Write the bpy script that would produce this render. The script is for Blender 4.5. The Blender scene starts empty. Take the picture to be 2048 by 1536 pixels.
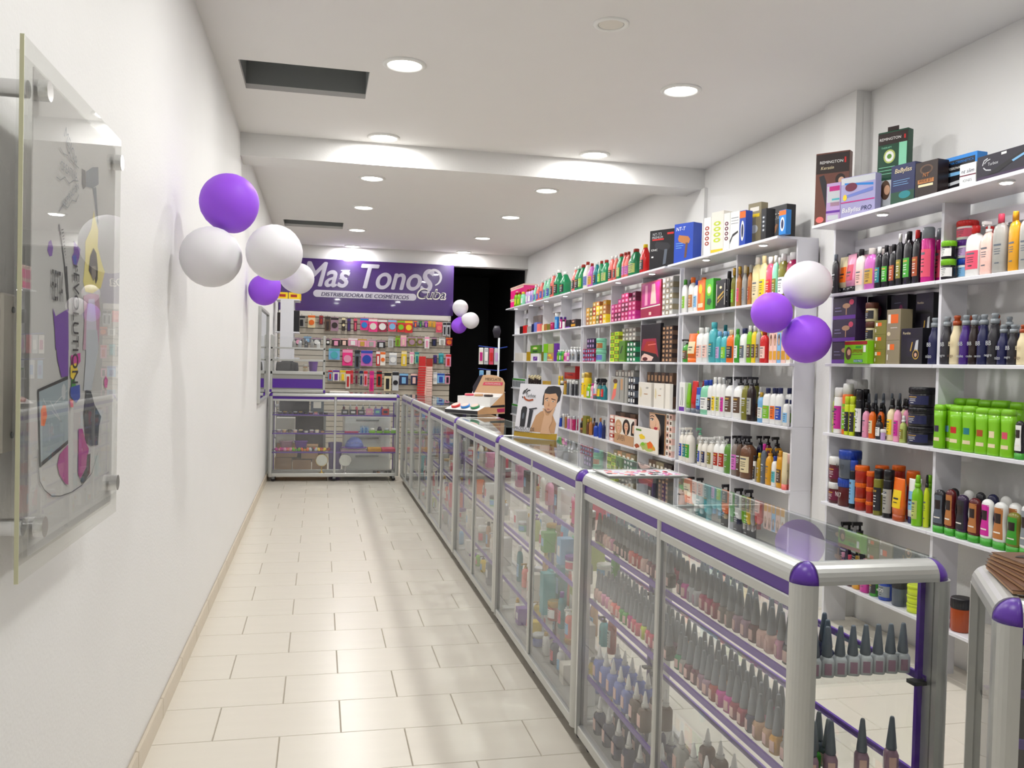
import bpy, math, random
from mathutils import Vector, Matrix
R = random.Random(7)
SC = bpy.context.scene
COL = SC.collection
RAD = math.radians

# ---------------------------------------------------------------- camera, world, exposure, lamps
H_CAM = 1.42
yw, pt, rl = RAD(12.64), RAD(-1.32), RAD(1.42)
fw = Vector((math.sin(yw)*math.cos(pt), math.cos(yw)*math.cos(pt), math.sin(pt)))
r0 = Vector((math.cos(yw), -math.sin(yw), 0)); u0 = r0.cross(fw)
rr = r0*math.cos(rl)+u0*math.sin(rl); uu = u0*math.cos(rl)-r0*math.sin(rl)
cam = bpy.data.cameras.new('camera'); camo = bpy.data.objects.new('camera', cam); COL.objects.link(camo)
cam.sensor_width = 36.0; cam.lens = 1718.0/2048*36; cam.clip_start = .02; cam.clip_end = 60
m3 = Matrix((rr, uu, -fw)).transposed(); camo.matrix_world = Matrix.Translation((0, 0, H_CAM)) @ m3.to_4x4()
SC.camera = camo
W = bpy.data.worlds.new('world'); SC.world = W; W.use_nodes = True
W.node_tree.nodes['Background'].inputs[0].default_value = (1, .98, .95, 1)
W.node_tree.nodes['Background'].inputs[1].default_value = .12
SC.view_settings.view_transform = 'Standard'; SC.view_settings.look = 'None'
SC.view_settings.exposure = 0.0; SC.view_settings.gamma = 1.0; SC.view_settings.use_curve_mapping = False
try:
    SC.cycles.transparent_max_bounces = 28; SC.cycles.max_bounces = 6; SC.cycles.diffuse_bounces = 3
    SC.cycles.glossy_bounces = 2; SC.cycles.use_adaptive_sampling = True; SC.cycles.adaptive_threshold = .1; SC.cycles.adaptive_min_samples = 16; SC.cycles.caustics_reflective = False; SC.cycles.caustics_refractive = False
    SC.cycles.use_denoising = True; SC.cycles.sample_clamp_indirect = 6.0
except Exception: pass
LAMP_W = 12.8
LAMP_COL = (1.0, .995, .975)
LAMP_SPOTS = [(.42, y) for y in (.1, 1.65, 3.2, 4.745, 6.32, 7.75, 9.25, 10.87, 12.44)] + [(2.02, y) for y in (.1, 1.65, 3.2, 4.71, 6.32, 7.75, 9.28, 10.95, 12.44)]  # entrance-end pairs are out of view, added to brighten the near walls

# ---------------------------------------------------------------- colours and materials
PAL = dict(white='f2f2ef', ivory='efeae0', cream='e8d9b0', custard='efe2a8', black='15141a', charcoal='2b2a30', ink='211d2c', slate='5c6470', grey='8f969c', ash='a9a8a2',
 silver='c9ccd0', espresso='2a1c1a', cocoa='6b4034', brown='5f4636', copperbrown='6e4a34', copper='b8763f', tan='c79b74', taupe='8b7f78', khaki='8f8468', olive='7f7c2c', sage='b5c26a', lime='7fc41c', acid='cfe02a', leaf='5c8f34',
 green='3f9f2e', emerald='1f8a58', forest='1f4a36', mint='8ed8b4', teal='1f8088', aqua='4fb4bc', sky='7fb8e4', blue='1f7fd0', royal='2448b0', navy='1c2452', indigo='232650', periwinkle='6f7fc8',
 lavender='a9a4d0', lilac='c3a4d4', violet='6f34a4', purple='43207c', plum='3a2848', orchid='d06fc0', magenta='c01c80', fuchsia='d0289c', hotpink='f03088', pink='f0a0c0', blush='f2c8bc', rose='e0506c', salmon='f07870', raspberry='b41c5c',
 crimson='9c1840', red='d02424', brick='a82c1c', maroon='5a1418', wine='6a1838', rust='a8481c', orange='f0701c', amber='e0a020', gold='c8a040', mustard='b89420', yellow='f4d020', mauve='a88498', skin='e0b090', hair='2c2024')
def lin(h):
    o = []
    for i in (0, 2, 4):
        c = int(h[i:i+2], 16)/255; o.append(c/12.92 if c <= .04045 else ((c+.055)/1.055)**2.4)
    return o
MATS = {}
def mat(col, rough=.38, metal=0.0, trans=0.0, spec=.5, coat=0.0):
    key = (col, rough, metal, trans, spec, coat)
    if key in MATS: return MATS[key]
    m = bpy.data.materials.new('%s_%d' % (col, len(MATS))); m.use_nodes = True; nt = m.node_tree; b = nt.nodes['Principled BSDF']
    c = lin(PAL.get(col, col))
    oi = nt.nodes.new('ShaderNodeObjectInfo'); hs = nt.nodes.new('ShaderNodeHueSaturation'); mr = nt.nodes.new('ShaderNodeMapRange')
    mr.inputs[3].default_value = .93; mr.inputs[4].default_value = 1.07; nt.links.new(oi.outputs['Random'], mr.inputs[0]); nt.links.new(mr.outputs[0], hs.inputs['Value'])
    hs.inputs['Color'].default_value = (*c, 1); nt.links.new(hs.outputs[0], b.inputs['Base Color'])
    b.inputs['Roughness'].default_value = rough; b.inputs['Metallic'].default_value = metal
    b.inputs['Transmission Weight'].default_value = trans; b.inputs['Specular IOR Level'].default_value = spec; b.inputs['Coat Weight'].default_value = coat
    MATS[key] = m; return m
def surf_mat(name, col, rough, bump=.1, scale=60, var=.03, stretch=(1, 1, 1), spec=.5):
    m = bpy.data.materials.new(name); m.use_nodes = True; nt = m.node_tree; b = nt.nodes['Principled BSDF']
    tc = nt.nodes.new('ShaderNodeTexCoord'); mp = nt.nodes.new('ShaderNodeMapping'); mp.inputs['Scale'].default_value = stretch
    n = nt.nodes.new('ShaderNodeTexNoise'); n.inputs['Scale'].default_value = scale; n.inputs['Detail'].default_value = 1.0
    n2 = nt.nodes.new('ShaderNodeTexNoise'); n2.inputs['Scale'].default_value = scale*.06+.7; n2.inputs['Detail'].default_value = 1.0
    nt.links.new(tc.outputs['Object'], mp.inputs[0]); nt.links.new(mp.outputs[0], n.inputs[0]); nt.links.new(mp.outputs[0], n2.inputs[0])
    c = lin(col); mix = nt.nodes.new('ShaderNodeMix'); mix.data_type = 'RGBA'
    mix.inputs[6].default_value = (*[x*(1-var) for x in c], 1); mix.inputs[7].default_value = (*[min(1, x*(1+var)) for x in c], 1)
    nt.links.new(n2.outputs[0], mix.inputs[0]); nt.links.new(mix.outputs[2], b.inputs['Base Color'])
    bp = nt.nodes.new('ShaderNodeBump'); bp.inputs['Strength'].default_value = bump; bp.inputs['Distance'].default_value = .004
    nt.links.new(n.outputs[0], bp.inputs['Height']); nt.links.new(bp.outputs[0], b.inputs['Normal'])
    b.inputs['Roughness'].default_value = rough; b.inputs['Specular IOR Level'].default_value = spec
    return m
def glass_mat(name, tint=(.97, .99, .98), ior=1.5, rough=.0, haze=0.0):
    m = bpy.data.materials.new(name); m.use_nodes = True; nt = m.node_tree; nt.nodes.clear()
    o = nt.nodes.new('ShaderNodeOutputMaterial'); mx = nt.nodes.new('ShaderNodeMixShader'); t = nt.nodes.new('ShaderNodeBsdfTransparent'); g = nt.nodes.new('ShaderNodeBsdfGlossy')
    f = nt.nodes.new('ShaderNodeFresnel'); f.inputs[0].default_value = ior; t.inputs[0].default_value = (*tint, 1); g.inputs['Roughness'].default_value = rough
    ge = nt.nodes.new('ShaderNodeNewGeometry'); iv = nt.nodes.new('ShaderNodeMath'); iv.operation = 'SUBTRACT'; iv.inputs[0].default_value = 1.0; ml = nt.nodes.new('ShaderNodeMath'); ml.operation = 'MULTIPLY'
    nt.links.new(ge.outputs['Backfacing'], iv.inputs[1]); nt.links.new(f.outputs[0], ml.inputs[0]); nt.links.new(iv.outputs[0], ml.inputs[1])
    nt.links.new(ml.outputs[0], mx.inputs[0]); nt.links.new(g.outputs[0], mx.inputs[2])
    if haze > 0:
        d = nt.nodes.new('ShaderNodeBsdfDiffuse'); d.inputs[0].default_value = (.8, .8, .82, 1); m2 = nt.nodes.new('ShaderNodeMixShader'); m2.inputs[0].default_value = haze
        nt.links.new(t.outputs[0], m2.inputs[1]); nt.links.new(d.outputs[0], m2.inputs[2]); nt.links.new(m2.outputs[0], mx.inputs[1])
    else: nt.links.new(t.outputs[0], mx.inputs[1])
    nt.links.new(mx.outputs[0], o.inputs[0]); return m
def emit_mat(name, col, s):
    m = bpy.data.materials.new(name); m.use_nodes = True; nt = m.node_tree; b = nt.nodes['Principled BSDF']
    b.inputs['Emission Color'].default_value = (*col, 1); b.inputs['Emission Strength'].default_value = s; return m
M_WALL = surf_mat('wall_paint', 'edecea', .62, .16, 95, .012)
M_CEIL = surf_mat('ceiling_paint', 'eeecea', .7, .05, 60, .01)
M_TILE = surf_mat('floor_tile_glaze', 'e0d9cc', .27, .05, 30, .035, (1, 6, 1))
M_GROUT = surf_mat('grout', 'b8aea0', .8, .2, 80)
M_SKIRT = surf_mat('skirting_tile', 'd3c7b4', .4, .1, 60, .05)
M_DARK = surf_mat('unlit_dark', '1a1a1d', .75, .1, 50)  # near-black colour stands in for the shade of the unlit storeroom
M_BOARD = surf_mat('white_melamine', 'e4e4ea', .35, .02, 30, .01)
M_SLAT = surf_mat('slatwall_laminate', 'c2b9aa', .4, .05, 25, .05, (1, 1, 8))
M_ALU = mat('c8c9c6', .36, .55); M_ALUD = mat('8d9092', .4, .7); M_CHROME = mat('d8d8d8', .18, 1.0)
M_PURP = mat('5a2f9e', .35); M_BLK = mat('black', .5)
M_GLASS = glass_mat('cabinet_glass', (.985, .99, .99), ior=1.75, haze=.045); M_GLASSC = glass_mat('shelf_glass', (.98, .99, .985), 1.5); M_GLASST = glass_mat('counter_glass', (.94, .97, .96), 1.7); M_ACRYL = glass_mat('acrylic', (.975, .98, .97), 1.49, 0, .03); M_FILM = glass_mat('clear_plastic', (.9, .9, .94), 1.5, .08, .25)  # cabinet glass haze: pale diffuse colour standing in for milky reflections
def paper_mat(name, col):
    m = bpy.data.materials.new(name); m.use_nodes = True; nt = m.node_tree; nt.nodes.clear(); o = nt.nodes.new('ShaderNodeOutputMaterial'); mx = nt.nodes.new('ShaderNodeMixShader'); d = nt.nodes.new('ShaderNodeBsdfDiffuse'); t = nt.nodes.new('ShaderNodeBsdfTranslucent')
    n = nt.nodes.new('ShaderNodeTexNoise'); n.inputs['Scale'].default_value = 40; cr = nt.nodes.new('ShaderNodeMix'); cr.data_type = 'RGBA'; c = lin(col); cr.inputs[6].default_value = (*[x*.97 for x in c], 1); cr.inputs[7].default_value = (*c, 1); nt.links.new(n.outputs[0], cr.inputs[0])
    nt.links.new(cr.outputs[2], d.inputs[0]); nt.links.new(cr.outputs[2], t.inputs[0]); mx.inputs[0].default_value = .5; nt.links.new(d.outputs[0], mx.inputs[1]); nt.links.new(t.outputs[0], mx.inputs[2]); nt.links.new(mx.outputs[0], o.inputs[0]); return m
M_PAPER = paper_mat('poster_film', 'f6f4f4')
M_LENS = emit_mat('lamp_lens', (1, .97, .9), 9.0); M_PUCK = emit_mat('puck_lens', (1, .95, .97), 14.0)

# ---------------------------------------------------------------- mesh helpers
class MB:
    def __init__(s): s.v = []; s.f = []; s.m = []; s.sm = []; s.mats = []
    def mi(s, m):
        if m not in s.mats: s.mats.append(m)
        return s.mats.index(m)
    def face(s, idx, m, sm=False): s.f.append(tuple(idx)); s.m.append(s.mi(m)); s.sm.append(sm)
    def box(s, x0, x1, y0, y1, z0, z1, m):
        b = len(s.v); s.v += [(x, y, z) for z in (z0, z1) for y in (y0, y1) for x in (x0, x1)]
        for q in ((0, 2, 3, 1), (4, 5, 7, 6), (0, 1, 5, 4), (2, 6, 7, 3), (0, 4, 6, 2), (1, 3, 7, 5)): s.face([b+i for i in q], m)
        return s
    def bbox(s, x0, x1, y0, y1, z0, z1, m, c=.003):
        """box with chamfered vertical and top edges"""
        c = min(c, (x1-x0)*.4, (y1-y0)*.4, (z1-z0)*.4)
        def ring(z, i): return [(x0+c+i, y0+i, z), (x1-c-i, y0+i, z), (x1-i, y0+c+i, z), (x1-i, y1-c-i, z), (x1-c-i, y1-i, z), (x0+c+i, y1-i, z), (x0+i, y1-c-i, z), (x0+i, y0+c+i, z)]
        rs = [ring(z0, 0), ring(z1-c, 0), ring(z1, c*.7)]; b = len(s.v)
        for r_ in rs: s.v += r_
        for k in (0, 1):
            for i in range(8): j = (i+1) % 8; s.face((b+k*8+i, b+k*8+j, b+k*8+8+j, b+k*8+8+i), m)
        s.face([b+7-i for i in range(8)], m); s.face([b+16+i for i in range(8)], m); return s
    def ring(s, z, rx, ry, e, n, cx=0, cy=0, a0=0, a1=2*math.pi, closed=True):
        b = len(s.v); k = n if closed else n+1
        for i in range(k):
            t = a0+(a1-a0)*i/n; c, q = math.cos(t), math.sin(t)
            s.v.append((cx+rx*math.copysign(abs(c)**(2/e), c), cy+ry*math.copysign(abs(q)**(2/e), q), z))
        return b
    def loft(s, strips, m, n=18, e=2.0, cap=True, cx=0, cy=0):
        """strips: lists of (z, rx, ry[, cx, cy]); a new strip starts a sharp edge"""
        first = last = None
        for st in strips:
            prev = None
            for q in st:
                z, rx, ry = q[:3]; ox, oy = (q[3], q[4]) if len(q) > 3 else (0, 0)
                b = s.ring(z, max(rx, 1e-5), max(ry, 1e-5), e, n, cx+ox, cy+oy)
                if first is None: first = b
                if prev is not None:
                    for i in range(n): j = (i+1) % n; s.face((prev+i, prev+j, b+j, b+i), m, True)
                prev = last = b
        if cap:
            s.face([first+n-1-i for i in range(n)], m); s.face([last+i for i in range(n)], m)
        return s
    def patch(s, secs, m, a0, a1, n=8, e=2.0):
        prev = None
        for z, rx, ry in secs:
            b = s.ring(z, rx, ry, e, n, 0, 0, a0, a1, False)
            if prev is not None:
                for i in range(n): s.face((prev+i, prev+i+1, b+i+1, b+i), m, True)
            prev = b
        return s
    def tube(s, pts, r, m, n=8, r1=None):
        pts = [Vector(p) for p in pts]; prev = None; L = len(pts)
        for k, p in enumerate(pts):
            d = (pts[min(k+1, L-1)]-pts[max(k-1, 0)]).normalized(); a = d.cross(Vector((0, 0, 1)) if abs(d.z) < .9 else Vector((1, 0, 0))).normalized(); c = d.cross(a)
            rad = r if r1 is None else r+(r1-r)*k/(L-1); b = len(s.v)
            for i in range(n): t = 2*math.pi*i/n; s.v.append(tuple(p+a*rad*math.cos(t)+c*rad*math.sin(t)))
            if prev is None: s.face([b+i for i in range(n)], m)
            else:
                for i in range(n): j = (i+1) % n; s.face((prev+i, prev+j, b+j, b+i), m, True)
            prev = b
        s.face([prev+n-1-i for i in range(n)], m); return s
    def prism(s, poly, axis, a, b_, m, sm=False):
        """extrude a 2D polygon along an axis: 'x' -> (y,z), 'y' -> (x,z), 'z' -> (x,y)"""
        f3 = {'x': lambda p, t: (t, p[0], p[1]), 'y': lambda p, t: (p[0], t, p[1]), 'z': lambda p, t: (p[0], p[1], t)}[axis]
        n = len(poly); b = len(s.v); s.v += [f3(p, a) for p in poly]+[f3(p, b_) for p in poly]
        for i in range(n): j = (i+1) % n; s.face((b+i, b+j, b+n+j, b+n+i), m, sm)
        c = len(s.v); s.v += [f3(p, a) for p in poly]+[f3(p, b_) for p in poly]
        s.face([c+n-1-i for i in range(n)], m); s.face([c+n+i for i in range(n)], m); return s
    def mesh(s, name='mesh'):
        me = bpy.data.meshes.new(name); me.from_pydata(s.v, [], s.f)
        for m in s.mats: me.materials.append(m)
        me.polygons.foreach_set('material_index', s.m); me.polygons.foreach_set('use_smooth', s.sm); me.update()
        return me
def fixn(me):
    import bmesh
    bm = bmesh.new(); bm.from_mesh(me); bmesh.ops.recalc_face_normals(bm, faces=bm.faces); bm.to_mesh(me); bm.free(); return me
def link(o, parent=None, loc=None, rz=0.0):
    COL.objects.link(o)
    if parent is not None: o.parent = parent
    if loc is not None: o.location = loc
    if rz: o.rotation_euler = (0, 0, rz)
    return o
def ob(name, mb, parent=None, loc=None, rz=0.0):
    me = mb if isinstance(mb, bpy.types.Mesh) else fixn(mb.mesh(name)); return link(bpy.data.objects.new(name, me), parent, loc, rz)
def emp(name, loc, rz=0.0): return link(bpy.data.objects.new(name, None), None, loc, rz)
THINGS = []
def tag(o, label, cat, group=None, share=False):
    o['label'] = label; o['category'] = cat
    if group: o['group'] = group
    THINGS.append((o, share)); return o
def struct(name, mb, label=None):
    o = ob(name, mb); o['kind'] = 'structure'
    if label: o['label'] = label
    return o

# text: placeholder meshes filled in one go at the end
TXT = []
def text(s, parent, col, loc, width, height=None, rot=(math.pi/2, 0, 0), shear=0.0, bold=0.0, name='lettering', spacing=1.0, mt=None):
    o = bpy.data.objects.new(name, bpy.data.meshes.new('lettering')); link(o, parent, loc); o.rotation_euler = rot
    TXT.append((o, s, width, height, shear, bold, spacing, mt or mat(col, .45))); return o
def flush_text():
    tmp = []
    for o, s, w, h, sh, bo, sp, mt in TXT:
        cu = bpy.data.curves.new('t', 'FONT'); cu.body = s; cu.shear = sh; cu.offset = bo; cu.align_x = 'CENTER'; cu.align_y = 'CENTER'; cu.space_character = sp; cu.resolution_u = 8 if w > .15 else 3
        t = bpy.data.objects.new('t', cu); COL.objects.link(t); tmp.append(t)
    dg = bpy.context.evaluated_depsgraph_get(); dg.update()
    for (o, s, w, h, sh, bo, sp, mt), t in zip(TXT, tmp):
        me = bpy.data.meshes.new_from_object(t.evaluated_get(dg)); me.materials.clear(); me.materials.append(mt)
        xs = [v.co.x for v in me.vertices]; ys = [v.co.y for v in me.vertices]
        if xs:
            cx, cy = (min(xs)+max(xs))/2, (min(ys)+max(ys))/2; kx = w/max(1e-6, max(xs)-min(xs)); ky = kx if h is None else h/max(1e-6, max(ys)-min(ys))
            for v in me.vertices: v.co = ((v.co.x-cx)*kx, (v.co.y-cy)*ky, 0)
        old = o.data; o.data = me; bpy.data.meshes.remove(old)
    for t in tmp: cu = t.data; bpy.data.objects.remove(t); bpy.data.curves.remove(cu)

# flat print: shapes in 0..1 over a w x h face lying in local y = y0, facing -y
def art(parent, shapes, w, h, y0, x0=None, z0=0.0, name='printed_picture', step=.00012, loc=None, rz=0.0, rough=.42):
    mb = MB(); x0 = -w/2 if x0 is None else x0; k = 0
    for sh in shapes:
        if sh[0] == 't':
            _, s, cu, cv, wu, col = sh[:6]; shear = sh[6] if len(sh) > 6 else 0; hv = sh[7] if len(sh) > 7 else None; bo = sh[8] if len(sh) > 8 else 0.0
            text(s, parent, col, (x0+cu*w, y0-.0005-step*(len(shapes)+1), z0+cv*h), wu*w, hv*h if hv else None, shear=shear, bold=bo); continue
        k += 1; y = y0-.0003-step*k; m = mat(sh[-1], rough)
        if sh[0] == 'r': P = [(sh[1], sh[2]), (sh[3], sh[2]), (sh[3], sh[4]), (sh[1], sh[4])]
        elif sh[0] == 'e':
            a0, a1 = (sh[5], sh[6]) if len(sh) > 7 else (0, 360); n = 20
            P = [(sh[1]+sh[3]*math.cos(RAD(a0+(a1-a0)*i/n)), sh[2]+sh[4]*math.sin(RAD(a0+(a1-a0)*i/n))) for i in range(n + (1 if len(sh) > 7 else 0))]
        elif sh[0] == 'l':   # polyline stroke: pts, width
            pts, wd = sh[1], sh[2]
            for (ax, ay), (bx, by) in zip(pts, pts[1:]):
                dx, dy = (bx-ax)*w, (by-ay)*h; L = math.hypot(dx, dy) or 1; nx, ny = -dy/L*wd/2, dx/L*wd/2; b = len(mb.v)
                mb.v += [(x0+ax*w+nx, y, z0+ay*h+ny), (x0+bx*w+nx, y, z0+by*h+ny), (x0+bx*w-nx, y, z0+by*h-ny), (x0+ax*w-nx, y, z0+ay*h-ny)]; mb.face((b+3, b+2, b+1, b), m)
            continue
        else: P = sh[1]
        b = len(mb.v); mb.v += [(x0+u*w, y, z0+v*h) for u, v in P]; mb.face(range(b, b+len(P)), m)
    if mb.v:
        me = mb.mesh(name); o = link(bpy.data.objects.new(name, me), parent, loc, rz); return o
def splat(cx, cy, r, ry, n=14, seed=1, jag=.45):
    q = random.Random(seed); return [(cx+r*(1-jag*q.random())*math.cos(2*math.pi*i/n), cy+ry*(1-jag*q.random())*math.sin(2*math.pi*i/n)) for i in range(n)]
ORD = ['first', 'second', 'third', 'fourth', 'fifth', 'sixth', 'seventh', 'eighth', 'ninth', 'tenth', 'eleventh', 'twelfth', 'thirteenth', 'fourteenth', 'fifteenth', 'sixteenth', 'seventeenth', 'eighteenth', 'nineteenth', 'twentieth']
ORD += [p_+'-'+q_ if q_ else z_ for p_, z_ in (('twenty', 'twentieth'), ('thirty', 'thirtieth')) for q_ in ORD[:9]]
ORD = ORD[:29]+['thirtieth']+ORD[29:]
def ordn(i): return ORD[i] if i < len(ORD) else 'last'
# ---------------------------------------------------------------- the setting
XL, XR, ZC = -.587, 3.02, 3.04
YF, YB, YD = -2.0, 12.56, 15.6
struct('wall_left', MB().box(XL-.12, XL, YF, YB+.2, -.02, ZC+.3, M_WALL))
struct('wall_right', MB().box(XR, XR+.2, 4.60, YB+.2, -.02, ZC+.3, M_WALL).box(3.07, 3.22, YF, 4.60, -.02, ZC+.3, M_WALL))
struct('wall_front', MB().box(XL, 3.2, YF-.1, YF, -.02, ZC+.3, M_WALL))
struct('pillar_right', MB().box(2.975, XR+.001, 4.42, 4.74, 0, ZC, M_WALL).box(XR, 3.07, 4.42, 4.60, 0, ZC, M_WALL))
struct('pillar_right_far', MB().box(2.99, XR, 6.44, 6.78, 0, 2.875, M_WALL))
struct('wall_back', MB().box(XL, 1.86, YB, YB+.1, 0, 2.85, M_WALL))
struct('wall_back_bulkhead', MB().box(XL, XR, YB, YB+.2, 2.85, ZC, M_WALL))
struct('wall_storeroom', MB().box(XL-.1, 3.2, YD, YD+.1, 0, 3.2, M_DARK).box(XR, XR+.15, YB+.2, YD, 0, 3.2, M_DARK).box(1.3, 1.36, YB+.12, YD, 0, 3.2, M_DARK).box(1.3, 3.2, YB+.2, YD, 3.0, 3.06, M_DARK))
struct('ceiling_beam', MB().box(XL, XR, 6.50, 6.82, 2.875, ZC, M_WALL))
# ceiling with two open hatches
hat = [(-.465, .244, 4.93, 5.44), (-.450, .245, 10.39, 10.89)]
cb = MB(); ys = [YF, 4.93, 5.44, 10.39, 10.89, YB+.2]
for a, b in zip(ys, ys[1:]):
    hs = [h for h in hat if abs(h[2]-a) < .01]
    if hs: cb.box(XL, hs[0][0], a, b, ZC, ZC+.03, M_CEIL); cb.box(hs[0][1], 3.2, a, b, ZC, ZC+.03, M_CEIL)
    else: cb.box(XL, 3.2, a, b, ZC, ZC+.03, M_CEIL)
ceil = struct('ceiling', cb)
M_HATCH = surf_mat('hatch_metal', '8d908f', .6, .05); M_HATCHD = surf_mat('hatch_panel', '6f7573', .6, .05)
for x0, x1, y0, y1 in hat:
    hb = MB().box(x0-.02, x0, y0, y1, ZC+.03, ZC+.2, M_HATCH).box(x1, x1+.02, y0, y1, ZC+.03, ZC+.2, M_HATCH).box(x0-.02, x1+.02, y0-.02, y0, ZC+.03, ZC+.2, M_HATCH).box(x0-.02, x1+.02, y1, y1+.02, ZC+.03, ZC+.2, M_HATCH)
    ho = ob('hatch_frame', hb, ceil); ob('hatch_panel', MB().box(x0-.02, x1+.02, y0-.02, y1+.02, ZC+.2, ZC+.215, M_HATCHD), ceil)
# floor: slab plus single tiles laid in running bond
floor = struct('floor', MB().box(XL-.1, 3.25, YF, YD, -.08, -.006, M_GROUT))
PX, PY, G = .468, .3165, .0028
def tile_mesh(w, d):
    mb = MB(); c = .002; mb.v = [(c, c, 0), (w-c, c, 0), (w-c, d-c, 0), (c, d-c, 0), (0, 0, -.003), (w, 0, -.003), (w, d, -.003), (0, d, -.003), (0, 0, -.006), (w, 0, -.006), (w, d, -.006), (0, d, -.006)]
    mb.face((0, 1, 2, 3), M_TILE)
    for k in (0, 4):
        for i in range(4): j = (i+1) % 4; mb.face((k+4+i, k+4+j, k+j, k+i), M_TILE)
    return mb.mesh('tile')
TM = {}
r_i = 0; rest = MB()
k0 = -17
for k in range(k0, 30):
    y0 = 3.302+k*PY
    if y0 > YB-.02: break
    y1 = min(y0+PY, YB)
    off = .106 if k % 2 == 0 else .347
    j0 = math.floor((XL-off)/PX)
    for j in range(j0, 9):
        xa = max(off+j*PX, XL); xb = min(off+(j+1)*PX, XR+.04)
        if xb-xa < .02: continue
        w, d = round(xb-xa-G, 3), round(y1-y0-G, 3)
        if y0 < 1.0 or (xa > 1.4 and y0 > 8.6):
            rest.box(xa+G/2, xb-G/2, y0+G/2, y1-G/2, -.006, 0, M_TILE); continue
        if (w, d) not in TM: TM[(w, d)] = tile_mesh(w, d)
        link(bpy.data.objects.new('floor_tile', TM[(w, d)]), floor, (xa+G/2, y0+G/2, 0))
ro = ob('floor_tile_field', rest, floor); ro['kind'] = 'stuff'
# skirting along the aisle wall, one tile after the other
sk = struct('baseboard_left', MB().box(XL, XL+.004, YF, YB, 0, .078, M_GROUT))
ms = MB().bbox(0, .012, 0, .464, 0, .082, M_SKIRT, .003).mesh('skirting_tile')
y = 1.2
while y < YB-.47:
    link(bpy.data.objects.new('skirting_tile', ms), sk, (XL+.004, y, 0)); y += .468

# recessed ceiling lamps
def lamp(x, y, i, lit=True):
    t = emp('ceiling_downlight', (x, y, ZC)); r = .092
    rg = MB(); rg.loft([[(0, r+.026, r+.026), (-.006, r+.026, r+.026), (-.011, r+.02, r+.02), (-.012, r+.004, r+.004), (-.006, r, r)]], mat('white', .45), 32, cap=False); ob('trim_ring', rg, t)
    if lit:
        ob('lens', MB().loft([[(-.004, r, r), (-.007, r*.98, r*.98)]], M_LENS, 32), t)
        l = bpy.data.lights.new('downlight', 'AREA'); l.shape = 'DISK'; l.size = .15; l.energy = LAMP_W*(.45 if y < .5 else 1.0); l.color = LAMP_COL; lo = bpy.data.objects.new('downlight_source', l); link(lo, t, (0, 0, -.016))  # dimmed pair by the entrance is added fill light
    side = 'aisle wall' if x < 1 else 'shelf wall'
    tag(t, 'lit round ceiling downlight, %s in the row along the %s' % (ordn(i), side), 'ceiling lamp', 'round ceiling downlights')
row_i = {}
for x, y in LAMP_SPOTS:
    row_i[x] = row_i.get(x, -1)+1; lamp(x, y, row_i[x])
t = emp('ceiling_speaker', (1.313, 3.908, ZC))
ob('trim_ring', MB().loft([[(0, .085, .085), (-.006, .085, .085), (-.009, .078, .078), (-.009, .066, .066), (-.004, .062, .062)]], mat('white', .5), 28, cap=False), t)
ob('cover', MB().loft([[(-.003, .062, .062), (-.005, .058, .058)]], mat('ivory', .6), 28), t)
tag(t, 'round white unlit ceiling fitting with thin rim', 'ceiling fitting')
# ---------------------------------------------------------------- white shelf units along the far wall side
ZT = dict(A=2.24, B=1.86, C=1.468, D=1.078, E=.685, F=.262)
TB = .016
UN = {'N': 'entrance unit', 'S3': 'shampoo unit', 'S2': 'hair-dye unit', 'S1': 'doorway unit'}
def shelf_unit(y0, ydiv, y1, label, pucks):
    """y0 near end, y1 far end"""
    t = emp('shelf_unit', (2.89, (y0+y1)/2, 0)); ox, oy = 2.89, (y0+y1)/2
    edges = [y0]+ydiv+[y1]
    for i, ye in enumerate(edges):
        th = .018; a = ye if i == 0 else (ye-th if i == len(edges)-1 else ye-th/2)
        segs = [ZT[k] for k in 'ABCDEF']
        lo = 0
        for zz in reversed(segs):
            ob('divider', MB().box(2.832-ox, 2.972-ox, a-oy, a+th-oy, lo, zz-TB, M_BOARD), t); lo = zz
    for k in 'ABCDEF':
        for i, (a, b) in enumerate(zip(edges, edges[1:])):
            xf = 2.69 if k == 'A' else 2.80
            ob('shelf_board', MB().bbox(xf-ox, 2.972-ox, a+.001-oy, b-.001-oy, ZT[k]-TB, ZT[k], M_BOARD, .002), t)
    for a, b in zip(edges, edges[1:]):
        ob('back_rail', MB().box(2.955-ox, 2.972-ox, a+.02-oy, b-.02-oy, 2.10, 2.17, M_BOARD), t)
    for py in pucks:
        p = ob('puck_light', MB().loft([[(0, .032, .032), (-.008, .032, .032)], [(-.008, .032, .032), (-.009, .026, .026)]], mat('white', .4), 20), t, (2.745-ox, py-oy, ZT['A']-TB))
        ob('lens', MB().loft([[(-.0085, .025, .025), (-.011, .022, .022)]], M_PUCK, 20), p)
        l = bpy.data.lights.new('puck', 'AREA'); l.shape = 'DISK'; l.size = .045; l.energy = .6; l.color = (1, .93, .95); link(bpy.data.objects.new('puck_source', l), p, (0, 0, -.013))
    return tag(t, label, 'shelving')
shelf_unit(1.75, [2.625, 3.502], 4.378, 'white open shelf unit beside the entrance, stocked with shampoos and jars', [2.3, 3.03, 3.83])
shelf_unit(4.752, [5.54], 6.44, 'white open shelf unit full of shampoo bottles behind the balloons', [5.02, 5.85])
shelf_unit(6.50, [7.34, 8.19], 9.11, 'white open shelf unit stacked with hair-dye boxes and posters', [6.9, 7.75, 8.6])
shelf_unit(9.17, [10.03, 10.87, 11.69], 12.55, 'white open shelf unit beside the dark doorway', [9.55, 10.4, 11.2, 12.1])

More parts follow.
